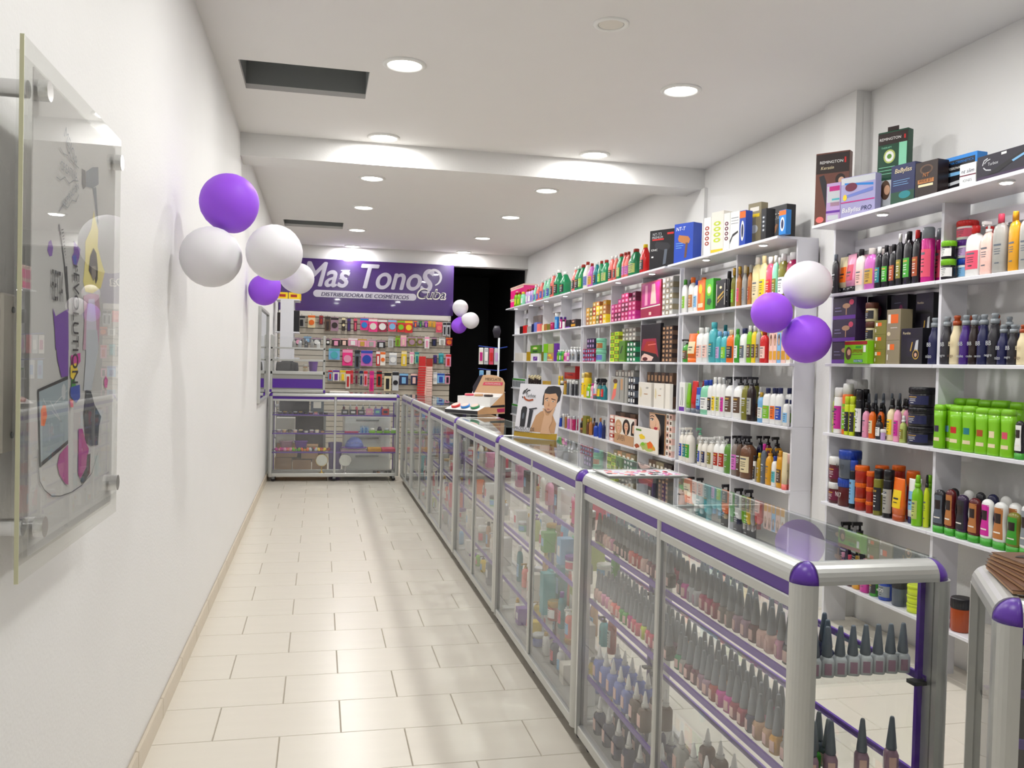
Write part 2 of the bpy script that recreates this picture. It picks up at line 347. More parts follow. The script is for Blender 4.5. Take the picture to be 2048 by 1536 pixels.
# ---------------------------------------------------------------- glass display counters
def cabinet(name, L, D, label, loc, rz, ht=1.03, shelves=(.775, .56, .275), bays=2, end0=True, end1=True, backglass=True, z0=.06, casters=True, top=True, dark=False):
    """front along local +x, front face at local y=0, body towards +y"""
    t = emp(name, loc, rz); p = .042
    def rail(nm, poly, ax, a, b, m=M_ALU): ob(nm, MB().prism(poly, ax, a, b, m), t)
    def quarter(y0, z0_, r, flip=1):   # rounded front-top profile in (y,z)
        pts = [(y0+p, z0_), (y0+p, z0_-p), (y0, z0_-p)]
        pts += [(y0+r-r*math.cos(RAD(q)), z0_-r+r*math.sin(RAD(q))) for q in range(0, 91, 15)]
        return pts
    def mir(P): return [(D-y, z) for y, z in P]
    rail('top_rail', quarter(0, ht, .034), 'x', p, L-p); rail('top_rail', mir(quarter(0, ht, .034)), 'x', p, L-p)
    for xx, fl in ((0, 0), (L, 1)):
        P = quarter(0, ht, .034); P = [(y if not fl else L-y, z) for y, z in P]
        rail('end_rail', P, 'y', p, D-p)
    # corner posts with rounded outer edge
    def post(cx, cy, sx, sy):
        r = .03; pts = [(p, p), (0, p)]+[(r-r*math.cos(RAD(q)), r-r*math.sin(RAD(q))) for q in range(0, 91, 15)]+[(p, 0)]
        P = [(cx+sx*x, cy+sy*y) for x, y in pts]; ob('corner_post', MB().prism(P, 'z', z0, ht-p, M_ALU), t)
        s = MB(); n = 6; r2 = .036; base = None; rings = []
        for i in range(n+1):
            ph = RAD(90*i/n); z = ht-p+p*math.sin(ph); rad = p*math.cos(ph)
            b = len(s.v)
            for j in range(n+1): th = RAD(90*j/n); s.v.append((cx+sx*(p-rad*math.cos(th)), cy+sy*(p-rad*math.sin(th)), z))
            rings.append(b)
        for i in range(n):
            for j in range(n): s.face((rings[i]+j, rings[i]+j+1, rings[i+1]+j+1, rings[i+1]+j), M_PURP, True)
        b = len(s.v); s.v += [(cx+sx*p, cy+sy*p, ht-p)]
        s.face([rings[0]+j for j in range(n+1)]+[b], M_PURP); s.face([rings[i] for i in range(n+1)]+[b], M_PURP); s.face([rings[i]+n for i in range(n+1)]+[b], M_PURP)
        ob('corner_cap', s, t)
    for cx, sx in ((0, 1), (L, -1)):
        for cy, sy in ((0, 1), (D, -1)): post(cx, cy, sx, sy)
    xs = [p]+[L*i/bays for i in range(1, bays)]+[L-p]
    for i in range(1, bays): ob('mid_post', MB().bbox(L*i/bays-.013, L*i/bays+.013, .006, .03, z0+.035, ht-p, M_ALU, .004), t)
    for a, b in zip(xs, xs[1:]):
        a2 = a+(.013 if a > p else 0); b2 = b-(.013 if b < L-p else 0)
        ob('purple_strip', MB().box(a2, b2, .010, .018, ht-p-.032, ht-p, M_PURP), t)
        ob('sub_rail', MB().bbox(a2, b2, .006, .024, ht-p-.055, ht-p-.032, M_ALU, .003), t)
        ob('front_glass', MB().box(a2, b2, .014, .018, z0+.035, ht-p-.055, M_GLASS), t)
        if top: ob('top_glass', MB().box(a2-.01, b2+.01, p*.6, D-p*.6, ht-.004, ht+.001, M_GLASST), t)
        if backglass: ob('back_glass', MB().box(a2, b2, D-.02, D-.016, z0+.035, ht-p, M_GLASSC), t)
    for i in range(1, bays): ob('top_bar', MB().box(L*i/bays-.008, L*i/bays+.008, p, D-p, ht-.012, ht-.004, M_ALU), t)
    ob('bottom_rail', MB().bbox(p, L-p, .004, .03, z0, z0+.035, M_ALU, .004), t); ob('bottom_rail', MB().bbox(p, L-p, D-.03, D-.004, z0, z0+.035, M_ALU, .004), t)
    for xx in (.004, L-.03): ob('bottom_end_rail', MB().bbox(xx, xx+.026, p, D-p, z0, z0+.035, M_ALU, .004), t)
    ob('bottom_panel', MB().box(.03, L-.03, .03, D-.03, z0+.012, z0+.022, mat('charcoal' if dark else 'ash', .4)), t)
    if dark: ob('back_liner', MB().box(.03, L-.03, D-.034, D-.028, .3, ht-.06, mat('espresso', .5)), t); ob('purple_liner', MB().box(.03, L-.03, D-.034, D-.028, z0+.04, .3, M_PURP), t)
    for e, xx in ((end0, .014), (end1, L-.018)):
        if e: ob('end_glass', MB().box(xx, xx+.004, p, D-p, z0+.035, ht-p, M_GLASSC), t)
    for xx in (p, L-p-.01): ob('shelf_track', MB().box(xx, xx+.01, D-p-.012, D-p, z0+.04, ht-p, M_PURP), t)
    for z in shelves:
        g = ob('glass_shelf', MB().box(.03, L-.03, .045, D-.045, z-.006, z, M_GLASSC), t)
        ob('purple_edge', MB().box(.03, L-.03, .038, .045, z-.012, z+.004, M_PURP), g); ob('purple_edge', MB().box(.03, L-.03, D-.045, D-.038, z-.012, z+.004, M_PURP), g)
        for xx in (.024, L-.05): ob('shelf_bracket', MB().box(xx, xx+.026, D-.075, D-.045, z-.014, z-.006, M_BLK), t)
    if casters:
        for xx in (.06, L/2, L-.06):
            for yy in (.05, D-.05):
                c = ob('caster', MB().box(-.016, .016, -.012, .012, .03, .06, M_ALUD), t, (xx, yy, 0))
                w = MB(); pr = [(.024*math.cos(RAD(q)), .024+.024*math.sin(RAD(q))) for q in range(0, 360, 24)]; ob('wheel', w.prism(pr, 'y', -.010, .010, M_BLK, True), c)
    tag(t, label, 'display cabinet'); return t
XC, DC = .948, .365
CY = [1.54, 3.05, 4.565, 6.06, 7.55, 9.05]
CN = ['nail-polish cabinet', 'second cabinet', 'third cabinet', 'fourth cabinet', 'fifth cabinet']
CL = ['glass display cabinet stocked with rows of nail polish', 'second glass display cabinet along the aisle, with pink bottles and cartons', 'third glass display cabinet along the aisle, under the shaver poster', 'fourth glass display cabinet along the aisle, under the makeup stand', 'fifth glass display cabinet along the aisle, before the corner']
# cabinet local x runs along world -y (towards the entrance), local y towards world +x
for i in range(5):
    L = CY[i+1]-CY[i]-.004
    cabinet('display_cabinet', L, DC, CL[i], (XC, CY[i+1]-.002, 0), -math.pi/2, end1=(i == 0), end0=(i == 4), backglass=False)
cabinet('display_cabinet', 1.14, DC, 'short glass display cabinet closing the row at the corner', (XC, 10.19, 0), -math.pi/2, end0=True, end1=False, bays=2, backglass=False)
cabinet('display_cabinet', 1.5, .40, 'glass display cabinet across the end of the aisle', (-.562, 10.20, 0), 0, shelves=(.775, .56, .34))
cabinet('display_cabinet', 1.1, .36, 'glass display cabinet set at an angle by the entrance, holding magazines', (1.155, 1.262, 0), RAD(-34), dark=True)
# small upper showcase on the end cabinet
t = emp('countertop_showcase', (-.555, 10.215, 1.033)); w, d, h = .62, .30, .66
for xx in (0, w-.03):
    for yy in (0, d-.03): ob('corner_post', MB().bbox(xx, xx+.03, yy, yy+.03, .03, h, M_ALU, .006), t)
for z, th in ((0, .03), (.21, .035), (.36, .022), (.50, .02)):
    ob('rail', MB().bbox(0, w, 0, .028, z, z+th, M_ALU, .004), t)
for xx in (-.004, w-.024): ob('corner_cap', MB().bbox(xx, xx+.028, -.004, .024, -.001, .032, M_PURP, .006), t)
ob('purple_panel', MB().box(.03, w-.03, .008, .014, .03, .21, mat('ash', .3)), t); ob('purple_band', MB().box(.03, w-.03, .004, .008, .05, .155, M_PURP), t)
ob('floor_panel', MB().box(.03, w-.03, .03, d, .225, .235, mat('ash', .4)), t)
ob('front_glass', MB().box(.03, w-.03, .012, .016, .245, .64, M_GLASS), t)
ob('glass_shelf', MB().box(.03, w-.03, .03, d, .508, .514, M_GLASS), t)
tag(t, 'small aluminium showcase standing on the end cabinet, with purple band', 'showcase')
# measured stock, metres: unit, shelf, kind, x, y, z, width, depth, height, colours
PRODUCTS = [
 ('N', 'A', 'box', 2.777, 4.315, 2.243, 0.185, 0.05, 0.399, 'cocoa', '', '', {'t': 'rem1', 'rz': -52}),
 ('N', 'A', 'box', 2.737, 4.232, 2.243, 0.082, 0.04, 0.21, 'lilac', '', '', {'t': 'clearbox', 'rz': -62}),
 ('N', 'A', 'box', 2.759, 4.036, 2.243, 0.206, 0.05, 0.211, 'lavender', '', '', {'t': 'babpro', 'rz': -70}),
 ('N', 'A', 'box', 2.896, 3.954, 2.243, 0.164, 0.05, 0.435, 'forest', '', '', {'t': 'rem2', 'rz': -66}),
 ('N', 'A', 'box', 2.754, 3.657, 2.243, 0.139, 0.07, 0.187, 'navy', '', '', {'t': 'bab', 'rz': -78}),
 ('N', 'A', 'box', 2.75, 3.485, 2.243, 0.125, 0.07, 0.162, 'espresso', '', '', {'t': 'wide', 'rz': -80}),
 ('N', 'A', 'box', 2.841, 3.398, 2.243, 0.213, 0.06, 0.174, 'blue', '', '', {'t': 'plancha', 'rz': -84}),
 ('N', 'A', 'box', 2.736, 3.215, 2.243, 0.084, 0.05, 0.092, 'white', '', '', {'t': 'ntslim', 'rz': -82}),
 ('N', 'A', 'box', 2.75, 3.014, 2.243, 0.277, 0.08, 0.101, 'ink', '', '', {'t': 'turbox', 'rz': -88}),
 ('S3', 'A', 'box', 2.805, 6.765, 2.243, 0.261, 0.1, 0.328, 'black', '', '', {'t': 'ntt3', 'rz': -62}),
 ('S3', 'A', 'box', 2.785, 6.273, 2.243, 0.195, 0.1, 0.305, 'royal', '', '', {'t': 'ntt', 'rz': -66}),
 ('S3', 'A', 'box', 2.753, 5.783, 2.243, 0.076, 0.09, 0.269, 'white', '', '', {'t': 'dotsr', 'rz': -75}),
 ('S3', 'A', 'box', 2.755, 5.635, 2.243, 0.126, 0.08, 0.288, 'ivory', '', '', {'t': 'dotsy', 'rz': -75}),
 ('S3', 'A', 'box', 2.746, 5.472, 2.243, 0.06, 0.08, 0.25, 'white', '', '', {'t': 'dotsp', 'rz': -75}),
 ('S3', 'A', 'box', 2.755, 5.364, 2.243, 0.088, 0.09, 0.243, 'white', '', '', {'t': 'hairbox', 'rz': -75}),
 ('S3', 'A', 'box', 2.736, 5.24, 2.243, 0.056, 0.06, 0.229, 'royal', '', '', {'t': 'clip', 'rz': -75}),
 ('S3', 'A', 'box', 2.835, 5.268, 2.243, 0.121, 0.06, 0.29, 'khaki', '', '', {'t': 'clip2', 'rz': -75}),
 ('S3', 'A', 'box', 2.739, 4.956, 2.243, 0.048, 0.07, 0.194, 'black', '', '', {'t': 'dotsk', 'rz': -80}),
 ('S3', 'A', 'box', 2.848, 4.992, 2.243, 0.198, 0.07, 0.223, 'black', '', '', {'t': 'nt70', 'rz': -82}),
 ('S3', 'A', 'box', 2.725, 4.728, 2.243, 0.063, 0.04, 0.147, 'blue', '', '', {'t': 'clip', 'rz': -80}),
 ('N', 'B', 'sh', 2.898, 4.327, 1.861, 0.056, 0.034, 0.227, 'charcoal', 'slate', '', {}),
 ('N', 'B', 'sh', 2.818, 4.328, 1.861, 0.054, 0.032, 0.22, 'charcoal', 'slate', '', {}),
 ('N', 'B', 'inv', 2.857, 4.302, 1.861, 0.076, 0.042, 0.204, 'cream', 'black', 'orange', {}),
 ('N', 'B', 'inv', 2.842, 4.209, 1.861, 0.094, 0.052, 0.208, 'pink', 'black', 'rose', {}),
 ('N', 'B', 'sh', 2.837, 4.122, 1.861, 0.07, 0.042, 0.224, 'ivory', 'black', 'blush', {}),
 ('N', 'B', 'sh', 2.842, 4.039, 1.861, 0.09, 0.054, 0.22, 'orchid', 'ivory', 'gold', {}),
 ('N', 'B', 'sh', 2.831, 3.962, 1.861, 0.053, 0.033, 0.216, 'black', 'white', 'teal', {}),
 ('N', 'B', 'sh', 2.831, 3.905, 1.861, 0.052, 0.032, 0.217, 'black', 'black', 'green', {}),
 ('N', 'B', 'sh', 2.832, 3.848, 1.861, 0.055, 0.033, 0.215, 'black', 'black', 'rust', {}),
 ('N', 'B', 'sh', 2.828, 3.795, 1.861, 0.043, 0.026, 0.26, 'black', 'white', 'olive', {}),
 ('N', 'B', 'sh', 2.835, 3.737, 1.861, 0.066, 0.04, 0.264, 'black', 'black', 'green', {}),
 ('N', 'B', 'sh', 2.832, 3.673, 1.861, 0.054, 0.033, 0.261, 'black', 'red', 'rust', {}),
 ('N', 'B', 'can', 2.845, 3.612, 1.861, 0.06, 0.06, 0.266, 'magenta', 'grey', 'rose', {}),
 ('N', 'B', 'jar', 2.834, 3.458, 1.861, 0.061, 0.061, 0.094, 'black', 'lime', 'white', {}),
 ('N', 'B', 'jar', 2.834, 3.458, 1.956, 0.063, 0.063, 0.083, 'black', 'lime', 'white', {}),
 ('N', 'B', 'jar', 2.906, 3.43, 1.861, 0.074, 0.074, 0.097, 'white', 'royal', 'sky', {}),
 ('N', 'B', 'jar', 2.906, 3.43, 1.959, 0.081, 0.081, 0.083, 'white', 'violet', 'lilac', {}),
 ('N', 'B', 'jar', 2.906, 3.43, 2.043, 0.089, 0.089, 0.089, 'white', 'red', 'rose', {}),
 ('N', 'B', 'sh', 2.842, 3.302, 1.861, 0.089, 0.054, 0.227, 'white', 'red', 'rose', {}),
 ('N', 'B', 'pump', 2.84, 3.223, 1.861, 0.067, 0.05, 0.243, 'blush', 'white', '', {}),
 ('N', 'B', 'sh', 2.835, 3.149, 1.861, 0.067, 0.04, 0.254, 'ash', 'rose', '', {}),
 ('N', 'B', 'sh', 2.833, 3.068, 1.861, 0.06, 0.036, 0.251, 'amber', 'amber', '', {}),
 ('N', 'B', 'sh', 2.832, 3.008, 1.861, 0.056, 0.033, 0.247, 'ash', 'ash', '', {}),
 ('N', 'C', 'box', 2.861, 4.249, 1.469, 0.214, 0.067, 0.12, 'plum', '', '', {'t': 'mush'}),
 ('N', 'C', 'box', 2.861, 4.249, 1.59, 0.215, 0.07, 0.122, 'plum', '', '', {'t': 'mush'}),
 ('N', 'C', 'box', 2.861, 4.249, 1.713, 0.215, 0.07, 0.121, 'plum', '', '', {'t': 'mush'}),
 ('N', 'C', 'box', 2.802, 4.064, 1.469, 0.2, 0.044, 0.121, 'lime', '', '', {'t': 'supreme'}),
 ('N', 'C', 'box', 2.92, 4.319, 1.469, 0.064, 0.04, 0.31, 'violet', '', '', {'t': 'stripbox'}),
 ('N', 'C', 'box', 2.92, 4.245, 1.469, 0.062, 0.04, 0.305, 'violet', '', '', {'t': 'stripbox'}),
 ('N', 'C', 'jar', 2.861, 4.05, 1.469, 0.052, 0.052, 0.117, 'lime', 'lime', '', {}),
 ('N', 'C', 'jar', 2.861, 4.05, 1.587, 0.057, 0.057, 0.105, 'cream', 'cocoa', 'charcoal', {}),
 ('N', 'C', 'jar', 2.861, 4.05, 1.693, 0.063, 0.063, 0.101, 'cream', 'cocoa', 'charcoal', {}),
 ('N', 'C', 'box', 2.845, 3.914, 1.469, 0.094, 0.06, 0.073, 'olive', '', '', {'t': 'olive'}),
 ('N', 'C', 'box', 2.845, 3.914, 1.543, 0.095, 0.06, 0.076, 'olive', '', '', {'t': 'olive'}),
 ('N', 'C', 'box', 2.845, 3.914, 1.62, 0.095, 0.06, 0.073, 'olive', '', '', {'t': 'olive'}),
 ('N', 'C', 'box', 2.85, 3.81, 1.469, 0.106, 0.07, 0.119, 'khaki', '', '', {'t': 'olive'}),
 ('N', 'C', 'box', 2.85, 3.81, 1.589, 0.106, 0.07, 0.155, 'khaki', '', '', {'t': 'olive2'}),
 ('N', 'C', 'box', 2.853, 3.671, 1.469, 0.155, 0.075, 0.175, 'black', '', '', {'t': 'liss'}),
 ('N', 'C', 'box', 2.935, 4.072, 1.469, 0.164, 0.06, 0.365, 'black', '', '', {'t': 'liss0'}),
 ('N', 'C', 'box', 2.935, 3.892, 1.469, 0.129, 0.06, 0.357, 'black', '', '', {'t': 'liss0'}),
 ('N', 'C', 'box', 2.938, 3.708, 1.469, 0.126, 0.055, 0.354, 'black', '', '', {'t': 'liss'}),
 ('N', 'C', 'bb', 2.843, 3.543, 1.469, 0.056, 0.056, 0.22, 'indigo', 'grey', '', {'s': 'nizo'}),
 ('N', 'C', 'bb', 2.844, 3.461, 1.469, 0.056, 0.057, 0.222, 'charcoal', 'grey', '', {'s': 'negro'}),
 ('N', 'C', 'bb', 2.845, 3.4, 1.469, 0.057, 0.058, 0.224, 'cream', 'rust', '', {'s': 'trigo'}),
 ('N', 'C', 'bb', 2.843, 3.341, 1.469, 0.054, 0.055, 0.223, 'purple', 'grey', '', {'s': 'malva'}),
 ('N', 'C', 'bb', 2.84, 3.286, 1.469, 0.048, 0.049, 0.222, 'espresso', 'grey', '', {'s': 'caoba'}),
 ('N', 'C', 'bb', 2.842, 3.232, 1.469, 0.055, 0.055, 0.221, 'indigo', 'grey', '', {'s': 'cenizo'}),
 ('N', 'C', 'bb', 2.844, 3.173, 1.469, 0.058, 0.058, 0.223, 'charcoal', 'grey', '', {'s': 'negro'}),
 ('N', 'C', 'bb', 2.839, 3.117, 1.469, 0.048, 0.048, 0.171, 'indigo', 'grey', '', {'s': 'nizo'}),
 ('N', 'C', 'bb', 2.84, 3.063, 1.469, 0.05, 0.05, 0.169, 'charcoal', 'grey', '', {'s': 'negro'}),
 ('N', 'C', 'bb', 2.84, 3.011, 1.469, 0.049, 0.049, 0.167, 'cream', 'rust', '', {'s': 'trigo'}),
 ('N', 'C', 'bb', 2.924, 3.54, 1.469, 0.049, 0.049, 0.23, 'charcoal', 'grey', '', {}),
 ('N', 'C', 'bb', 2.922, 3.401, 1.469, 0.045, 0.045, 0.226, 'espresso', 'rust', '', {}),
 ('N', 'C', 'bb', 2.923, 3.25, 1.469, 0.045, 0.045, 0.223, 'espresso', 'rust', '', {}),
 ('N', 'C', 'bb', 2.923, 3.179, 1.469, 0.047, 0.047, 0.211, 'charcoal', 'grey', '', {}),
 ('N', 'D', 'can', 2.844, 4.289, 1.079, 0.056, 0.057, 0.256, 'white', 'white', 'fuchsia', {'s': 'SUPER\nJET'}),
 ('N', 'D', 'jar', 2.956, 4.3, 1.079, 0.113, 0.113, 0.304, 'white', 'white', '', {}),
 ('N', 'D', 'spray', 2.853, 4.338, 1.079, 0.036, 0.036, 0.253, 'sage', 'olive', '', {}),
 ('N', 'D', 'can', 2.855, 4.227, 1.079, 0.058, 0.059, 0.28, 'orange', 'white', 'lime', {}),
 ('N', 'D', 'can', 2.821, 4.177, 1.079, 0.032, 0.032, 0.211, 'acid', 'acid', 'charcoal', {'s': '22'}),
 ('N', 'D', 'can', 2.821, 4.131, 1.079, 0.032, 0.032, 0.213, 'acid', 'acid', 'charcoal', {'s': '22'}),
 ('N', 'D', 'can', 2.835, 4.091, 1.079, 0.041, 0.041, 0.25, 'black', 'black', 'white', {'s': '3'}),
 ('N', 'D', 'can', 2.883, 4.176, 1.079, 0.036, 0.036, 0.252, 'black', 'black', '', {}),
 ('N', 'D', 'spray', 2.835, 4.03, 1.079, 0.04, 0.04, 0.186, 'pink', 'black', '', {}),
 ('N', 'D', 'spray', 2.833, 3.975, 1.079, 0.037, 0.037, 0.186, 'orange', 'black', 'cream', {}),
 ('N', 'D', 'spray', 2.833, 3.918, 1.079, 0.036, 0.036, 0.124, 'charcoal', 'black', 'white', {}),
 ('N', 'D', 'jar', 2.814, 3.86, 1.079, 0.024, 0.024, 0.056, 'lilac', 'white', '', {}),
 ('N', 'D', 'spray', 2.853, 3.846, 1.079, 0.048, 0.048, 0.215, 'cream', 'black', 'yellow', {}),
 ('N', 'D', 'spray', 2.834, 3.776, 1.079, 0.038, 0.038, 0.213, 'pink', 'black', 'fuchsia', {}),
 ('N', 'D', 'spray', 2.832, 3.728, 1.079, 0.035, 0.035, 0.134, 'sage', 'white', 'olive', {}),
 ('N', 'D', 'spray', 2.921, 4.136, 1.079, 0.032, 0.032, 0.231, 'black', 'slate', '', {}),
 ('N', 'D', 'spray', 2.921, 4.075, 1.079, 0.032, 0.032, 0.233, 'black', 'slate', '', {}),
 ('N', 'D', 'spray', 2.921, 4.012, 1.079, 0.031, 0.031, 0.236, 'black', 'slate', '', {}),
 ('N', 'D', 'spray', 2.921, 3.943, 1.079, 0.031, 0.031, 0.238, 'black', 'slate', '', {}),
 ('N', 'D', 'spray', 2.92, 3.879, 1.079, 0.031, 0.031, 0.241, 'black', 'slate', '', {}),
 ('N', 'D', 'jar', 2.869, 3.646, 1.079, 0.119, 0.119, 0.087, 'black', 'black', 'indigo', {}),
 ('N', 'D', 'jar', 2.869, 3.646, 1.167, 0.119, 0.119, 0.092, 'black', 'black', 'indigo', {}),
 ('N', 'D', 'jar', 2.869, 3.646, 1.26, 0.119, 0.119, 0.097, 'black', 'black', 'indigo', {}),
 ('N', 'D', 'lime', 2.82, 3.459, 1.079, 0.058, 0.036, 0.203, 'lime', 'lime', 'plum', {}),
 ('N', 'D', 'lime', 2.863, 3.445, 1.079, 0.069, 0.043, 0.205, 'lime', 'lime', 'sky', {}),
 ('N', 'D', 'lime', 2.84, 3.366, 1.079, 0.081, 0.05, 0.204, 'lime', 'lime', 'red', {}),
 ('N', 'D', 'lime', 2.837, 3.287, 1.079, 0.072, 0.045, 0.206, 'lime', 'lime', 'teal', {}),
 ('N', 'D', 'lime', 2.836, 3.208, 1.079, 0.069, 0.043, 0.202, 'lime', 'lime', 'rust', {}),
 ('N', 'D', 'lime', 2.836, 3.138, 1.079, 0.067, 0.042, 0.201, 'lime', 'lime', 'cream', {}),
 ('N', 'D', 'lime', 2.835, 3.067, 1.079, 0.064, 0.04, 0.203, 'lime', 'lime', 'rose', {}),
 ('N', 'D', 'lime', 2.925, 3.45, 1.079, 0.079, 0.049, 0.234, 'lime', 'lime', '', {}),
 ('N', 'D', 'lime', 2.923, 3.369, 1.079, 0.071, 0.045, 0.236, 'lime', 'lime', '', {}),
 ('N', 'D', 'lime', 2.923, 3.293, 1.079, 0.073, 0.045, 0.233, 'lime', 'lime', '', {}),
 ('N', 'D', 'lime', 2.927, 3.209, 1.079, 0.088, 0.055, 0.235, 'lime', 'lime', '', {}),
 ('N', 'D', 'lime', 2.921, 3.112, 1.079, 0.068, 0.042, 0.232, 'lime', 'lime', '', {}),
 ('N', 'D', 'hg', 2.828, 2.998, 1.079, 0.047, 0.026, 0.16, 'black', 'green', 'white', {}),
 ('N', 'E', 'jar', 2.863, 4.308, 0.686, 0.093, 0.095, 0.116, 'maroon', 'white', 'wine', {}),
 ('N', 'E', 'jar', 2.863, 4.308, 0.803, 0.096, 0.096, 0.142, 'maroon', 'white', 'wine', {}),
 ('N', 'E', 'jar', 2.856, 4.202, 0.686, 0.103, 0.104, 0.153, 'maroon', 'royal', '', {'s': 'N17'}),
 ('N', 'E', 'jar', 2.856, 4.19, 0.84, 0.115, 0.115, 0.154, 'slate', 'royal', '', {'s': 'N17'}),
 ('N', 'E', 'can', 2.837, 4.124, 0.686, 0.044, 0.044, 0.26, 'black', 'royal', 'sky', {}),
 ('N', 'E', 'jar', 2.847, 4.067, 0.686, 0.064, 0.064, 0.064, 'brick', 'orange', '', {}),
 ('N', 'E', 'jar', 2.847, 4.067, 0.751, 0.064, 0.064, 0.082, 'brick', 'orange', '', {}),
 ('N', 'E', 'jar', 2.847, 4.067, 0.834, 0.07, 0.07, 0.09, 'brick', 'orange', '', {}),
 ('N', 'E', 'jar', 2.838, 3.976, 0.686, 0.045, 0.045, 0.06, 'brick', 'orange', '', {}),
 ('N', 'E', 'jar', 2.838, 3.976, 0.747, 0.045, 0.045, 0.075, 'brick', 'orange', '', {}),
 ('N', 'E', 'jar', 2.838, 3.976, 0.823, 0.045, 0.045, 0.081, 'brick', 'orange', '', {}),
 ('N', 'E', 'jar', 2.938, 4.027, 0.686, 0.066, 0.066, 0.15, 'brick', 'orange', '', {}),
 ('N', 'E', 'jar', 2.938, 4.027, 0.837, 0.066, 0.066, 0.092, 'brick', 'orange', '', {}),
 ('N', 'E', 'jar', 2.936, 3.889, 0.686, 0.062, 0.062, 0.17, 'brick', 'orange', '', {}),
 ('N', 'E', 'jar', 2.936, 3.889, 0.857, 0.062, 0.062, 0.089, 'brick', 'orange', '', {}),
 ('N', 'E', 'jar', 2.935, 3.776, 0.686, 0.06, 0.06, 0.246, 'brick', 'orange', '', {}),
 ('N', 'E', 'can', 2.84, 3.915, 0.686, 0.05, 0.05, 0.239, 'olive', 'black', 'charcoal', {'s': '331'}),
 ('N', 'E', 'can', 2.843, 3.838, 0.686, 0.055, 0.055, 0.244, 'black', 'black', 'ash', {'s': 'eGo'}),
 ('N', 'E', 'inv', 2.84, 3.752, 0.686, 0.089, 0.049, 0.213, 'orange', 'rust', 'yellow', {}),
 ('N', 'E', 'inv', 2.857, 3.681, 0.686, 0.045, 0.025, 0.22, 'white', 'navy', 'sky', {}),
 ('N', 'E', 'spray', 2.84, 3.618, 0.686, 0.05, 0.05, 0.246, 'lime', 'lime', 'sage', {}),
 ('N', 'E', 'spray', 2.858, 3.578, 0.686, 0.026, 0.026, 0.252, 'acid', 'black', '', {}),
 ('N', 'E', 'hg', 2.834, 3.456, 0.686, 0.066, 0.038, 0.199, 'charcoal', 'green', 'slate', {}),
 ('N', 'E', 'hg', 2.835, 3.386, 0.686, 0.065, 0.037, 0.211, 'maroon', 'green', 'copper', {}),
 ('N', 'E', 'hg', 2.836, 3.313, 0.686, 0.071, 0.04, 0.197, 'plum', 'green', 'charcoal', {}),
 ('N', 'E', 'hg', 2.836, 3.238, 0.686, 0.071, 0.04, 0.194, 'maroon', 'green', 'copper', {}),
 ('N', 'E', 'hg', 2.835, 3.164, 0.686, 0.068, 0.039, 0.201, 'white', 'green', 'fuchsia', {}),
 ('N', 'E', 'hg', 2.835, 3.09, 0.686, 0.071, 0.039, 0.2, 'white', 'green', 'copper', {}),
 ('N', 'E', 'hg', 2.835, 3.016, 0.686, 0.071, 0.039, 0.169, 'olive', 'green', 'green', {}),
 ('N', 'E', 'hg', 2.832, 2.948, 0.686, 0.061, 0.034, 0.212, 'white', 'green', 'grey', {}),
 ('N', 'E', 'hg', 2.912, 3.458, 0.686, 0.061, 0.034, 0.205, 'charcoal', 'green', '', {}),
 ('N', 'E', 'hg', 2.913, 3.366, 0.686, 0.065, 0.036, 0.209, 'white', 'green', '', {}),
 ('N', 'E', 'hg', 2.911, 3.293, 0.686, 0.058, 0.032, 0.211, 'charcoal', 'green', '', {}),
 ('N', 'E', 'hg', 2.912, 3.221, 0.686, 0.062, 0.034, 0.213, 'indigo', 'green', '', {}),
 ('N', 'E', 'hg', 2.912, 3.147, 0.686, 0.06, 0.033, 0.216, 'white', 'green', '', {}),
 ('N', 'F', 'sh', 2.83, 4.186, 0.263, 0.049, 0.029, 0.168, 'plum', 'pink', '', {}),
 ('N', 'F', 'sh', 2.83, 4.126, 0.263, 0.051, 0.031, 0.167, 'maroon', 'rose', '', {}),
 ('N', 'F', 'sh', 2.833, 4.063, 0.263, 0.059, 0.035, 0.176, 'amber', 'gold', '', {}),
 ('N', 'F', 'sh', 2.832, 3.993, 0.263, 0.057, 0.034, 0.176, 'fuchsia', 'pink', '', {}),
 ('N', 'F', 'jar', 2.839, 3.921, 0.263, 0.048, 0.048, 0.108, 'green', 'green', 'charcoal', {}),
 ('N', 'F', 'jar', 2.851, 3.844, 0.263, 0.072, 0.072, 0.127, 'royal', 'slate', 'grey', {'s': 'eGO'}),
 ('N', 'F', 'jar', 2.85, 3.738, 0.263, 0.07, 0.07, 0.128, 'slate', 'charcoal', '', {}),
 ('N', 'F', 'jar', 2.858, 3.621, 0.263, 0.087, 0.087, 0.042, 'acid', 'acid', '', {}),
 ('N', 'F', 'jar', 2.858, 3.621, 0.306, 0.087, 0.087, 0.04, 'acid', 'acid', '', {}),
 ('N', 'F', 'jar', 2.858, 3.621, 0.347, 0.087, 0.087, 0.048, 'acid', 'acid', '', {}),
 ('N', 'F', 'pump', 2.943, 4.306, 0.263, 0.098, 0.075, 0.327, 'black', 'black', '', {}),
 ('N', 'F', 'pump', 2.941, 4.206, 0.263, 0.093, 0.071, 0.345, 'black', 'black', '', {}),
 ('N', 'F', 'sh', 2.829, 3.465, 0.263, 0.048, 0.029, 0.185, 'plum', 'fuchsia', 'blush', {}),
 ('N', 'F', 'sh', 2.832, 3.401, 0.263, 0.056, 0.033, 0.191, 'pink', 'violet', '', {}),
 ('N', 'F', 'jar', 2.858, 3.326, 0.263, 0.086, 0.086, 0.151, 'rust', 'black', '', {}),
 ('S3', 'B', 'sh', 2.873, 6.376, 1.861, 0.078, 0.048, 0.264, 'white', 'navy', 'purple', {}),
 ('S3', 'B', 'sh', 2.824, 6.381, 1.861, 0.072, 0.043, 0.264, 'white', 'green', 'lime', {}),
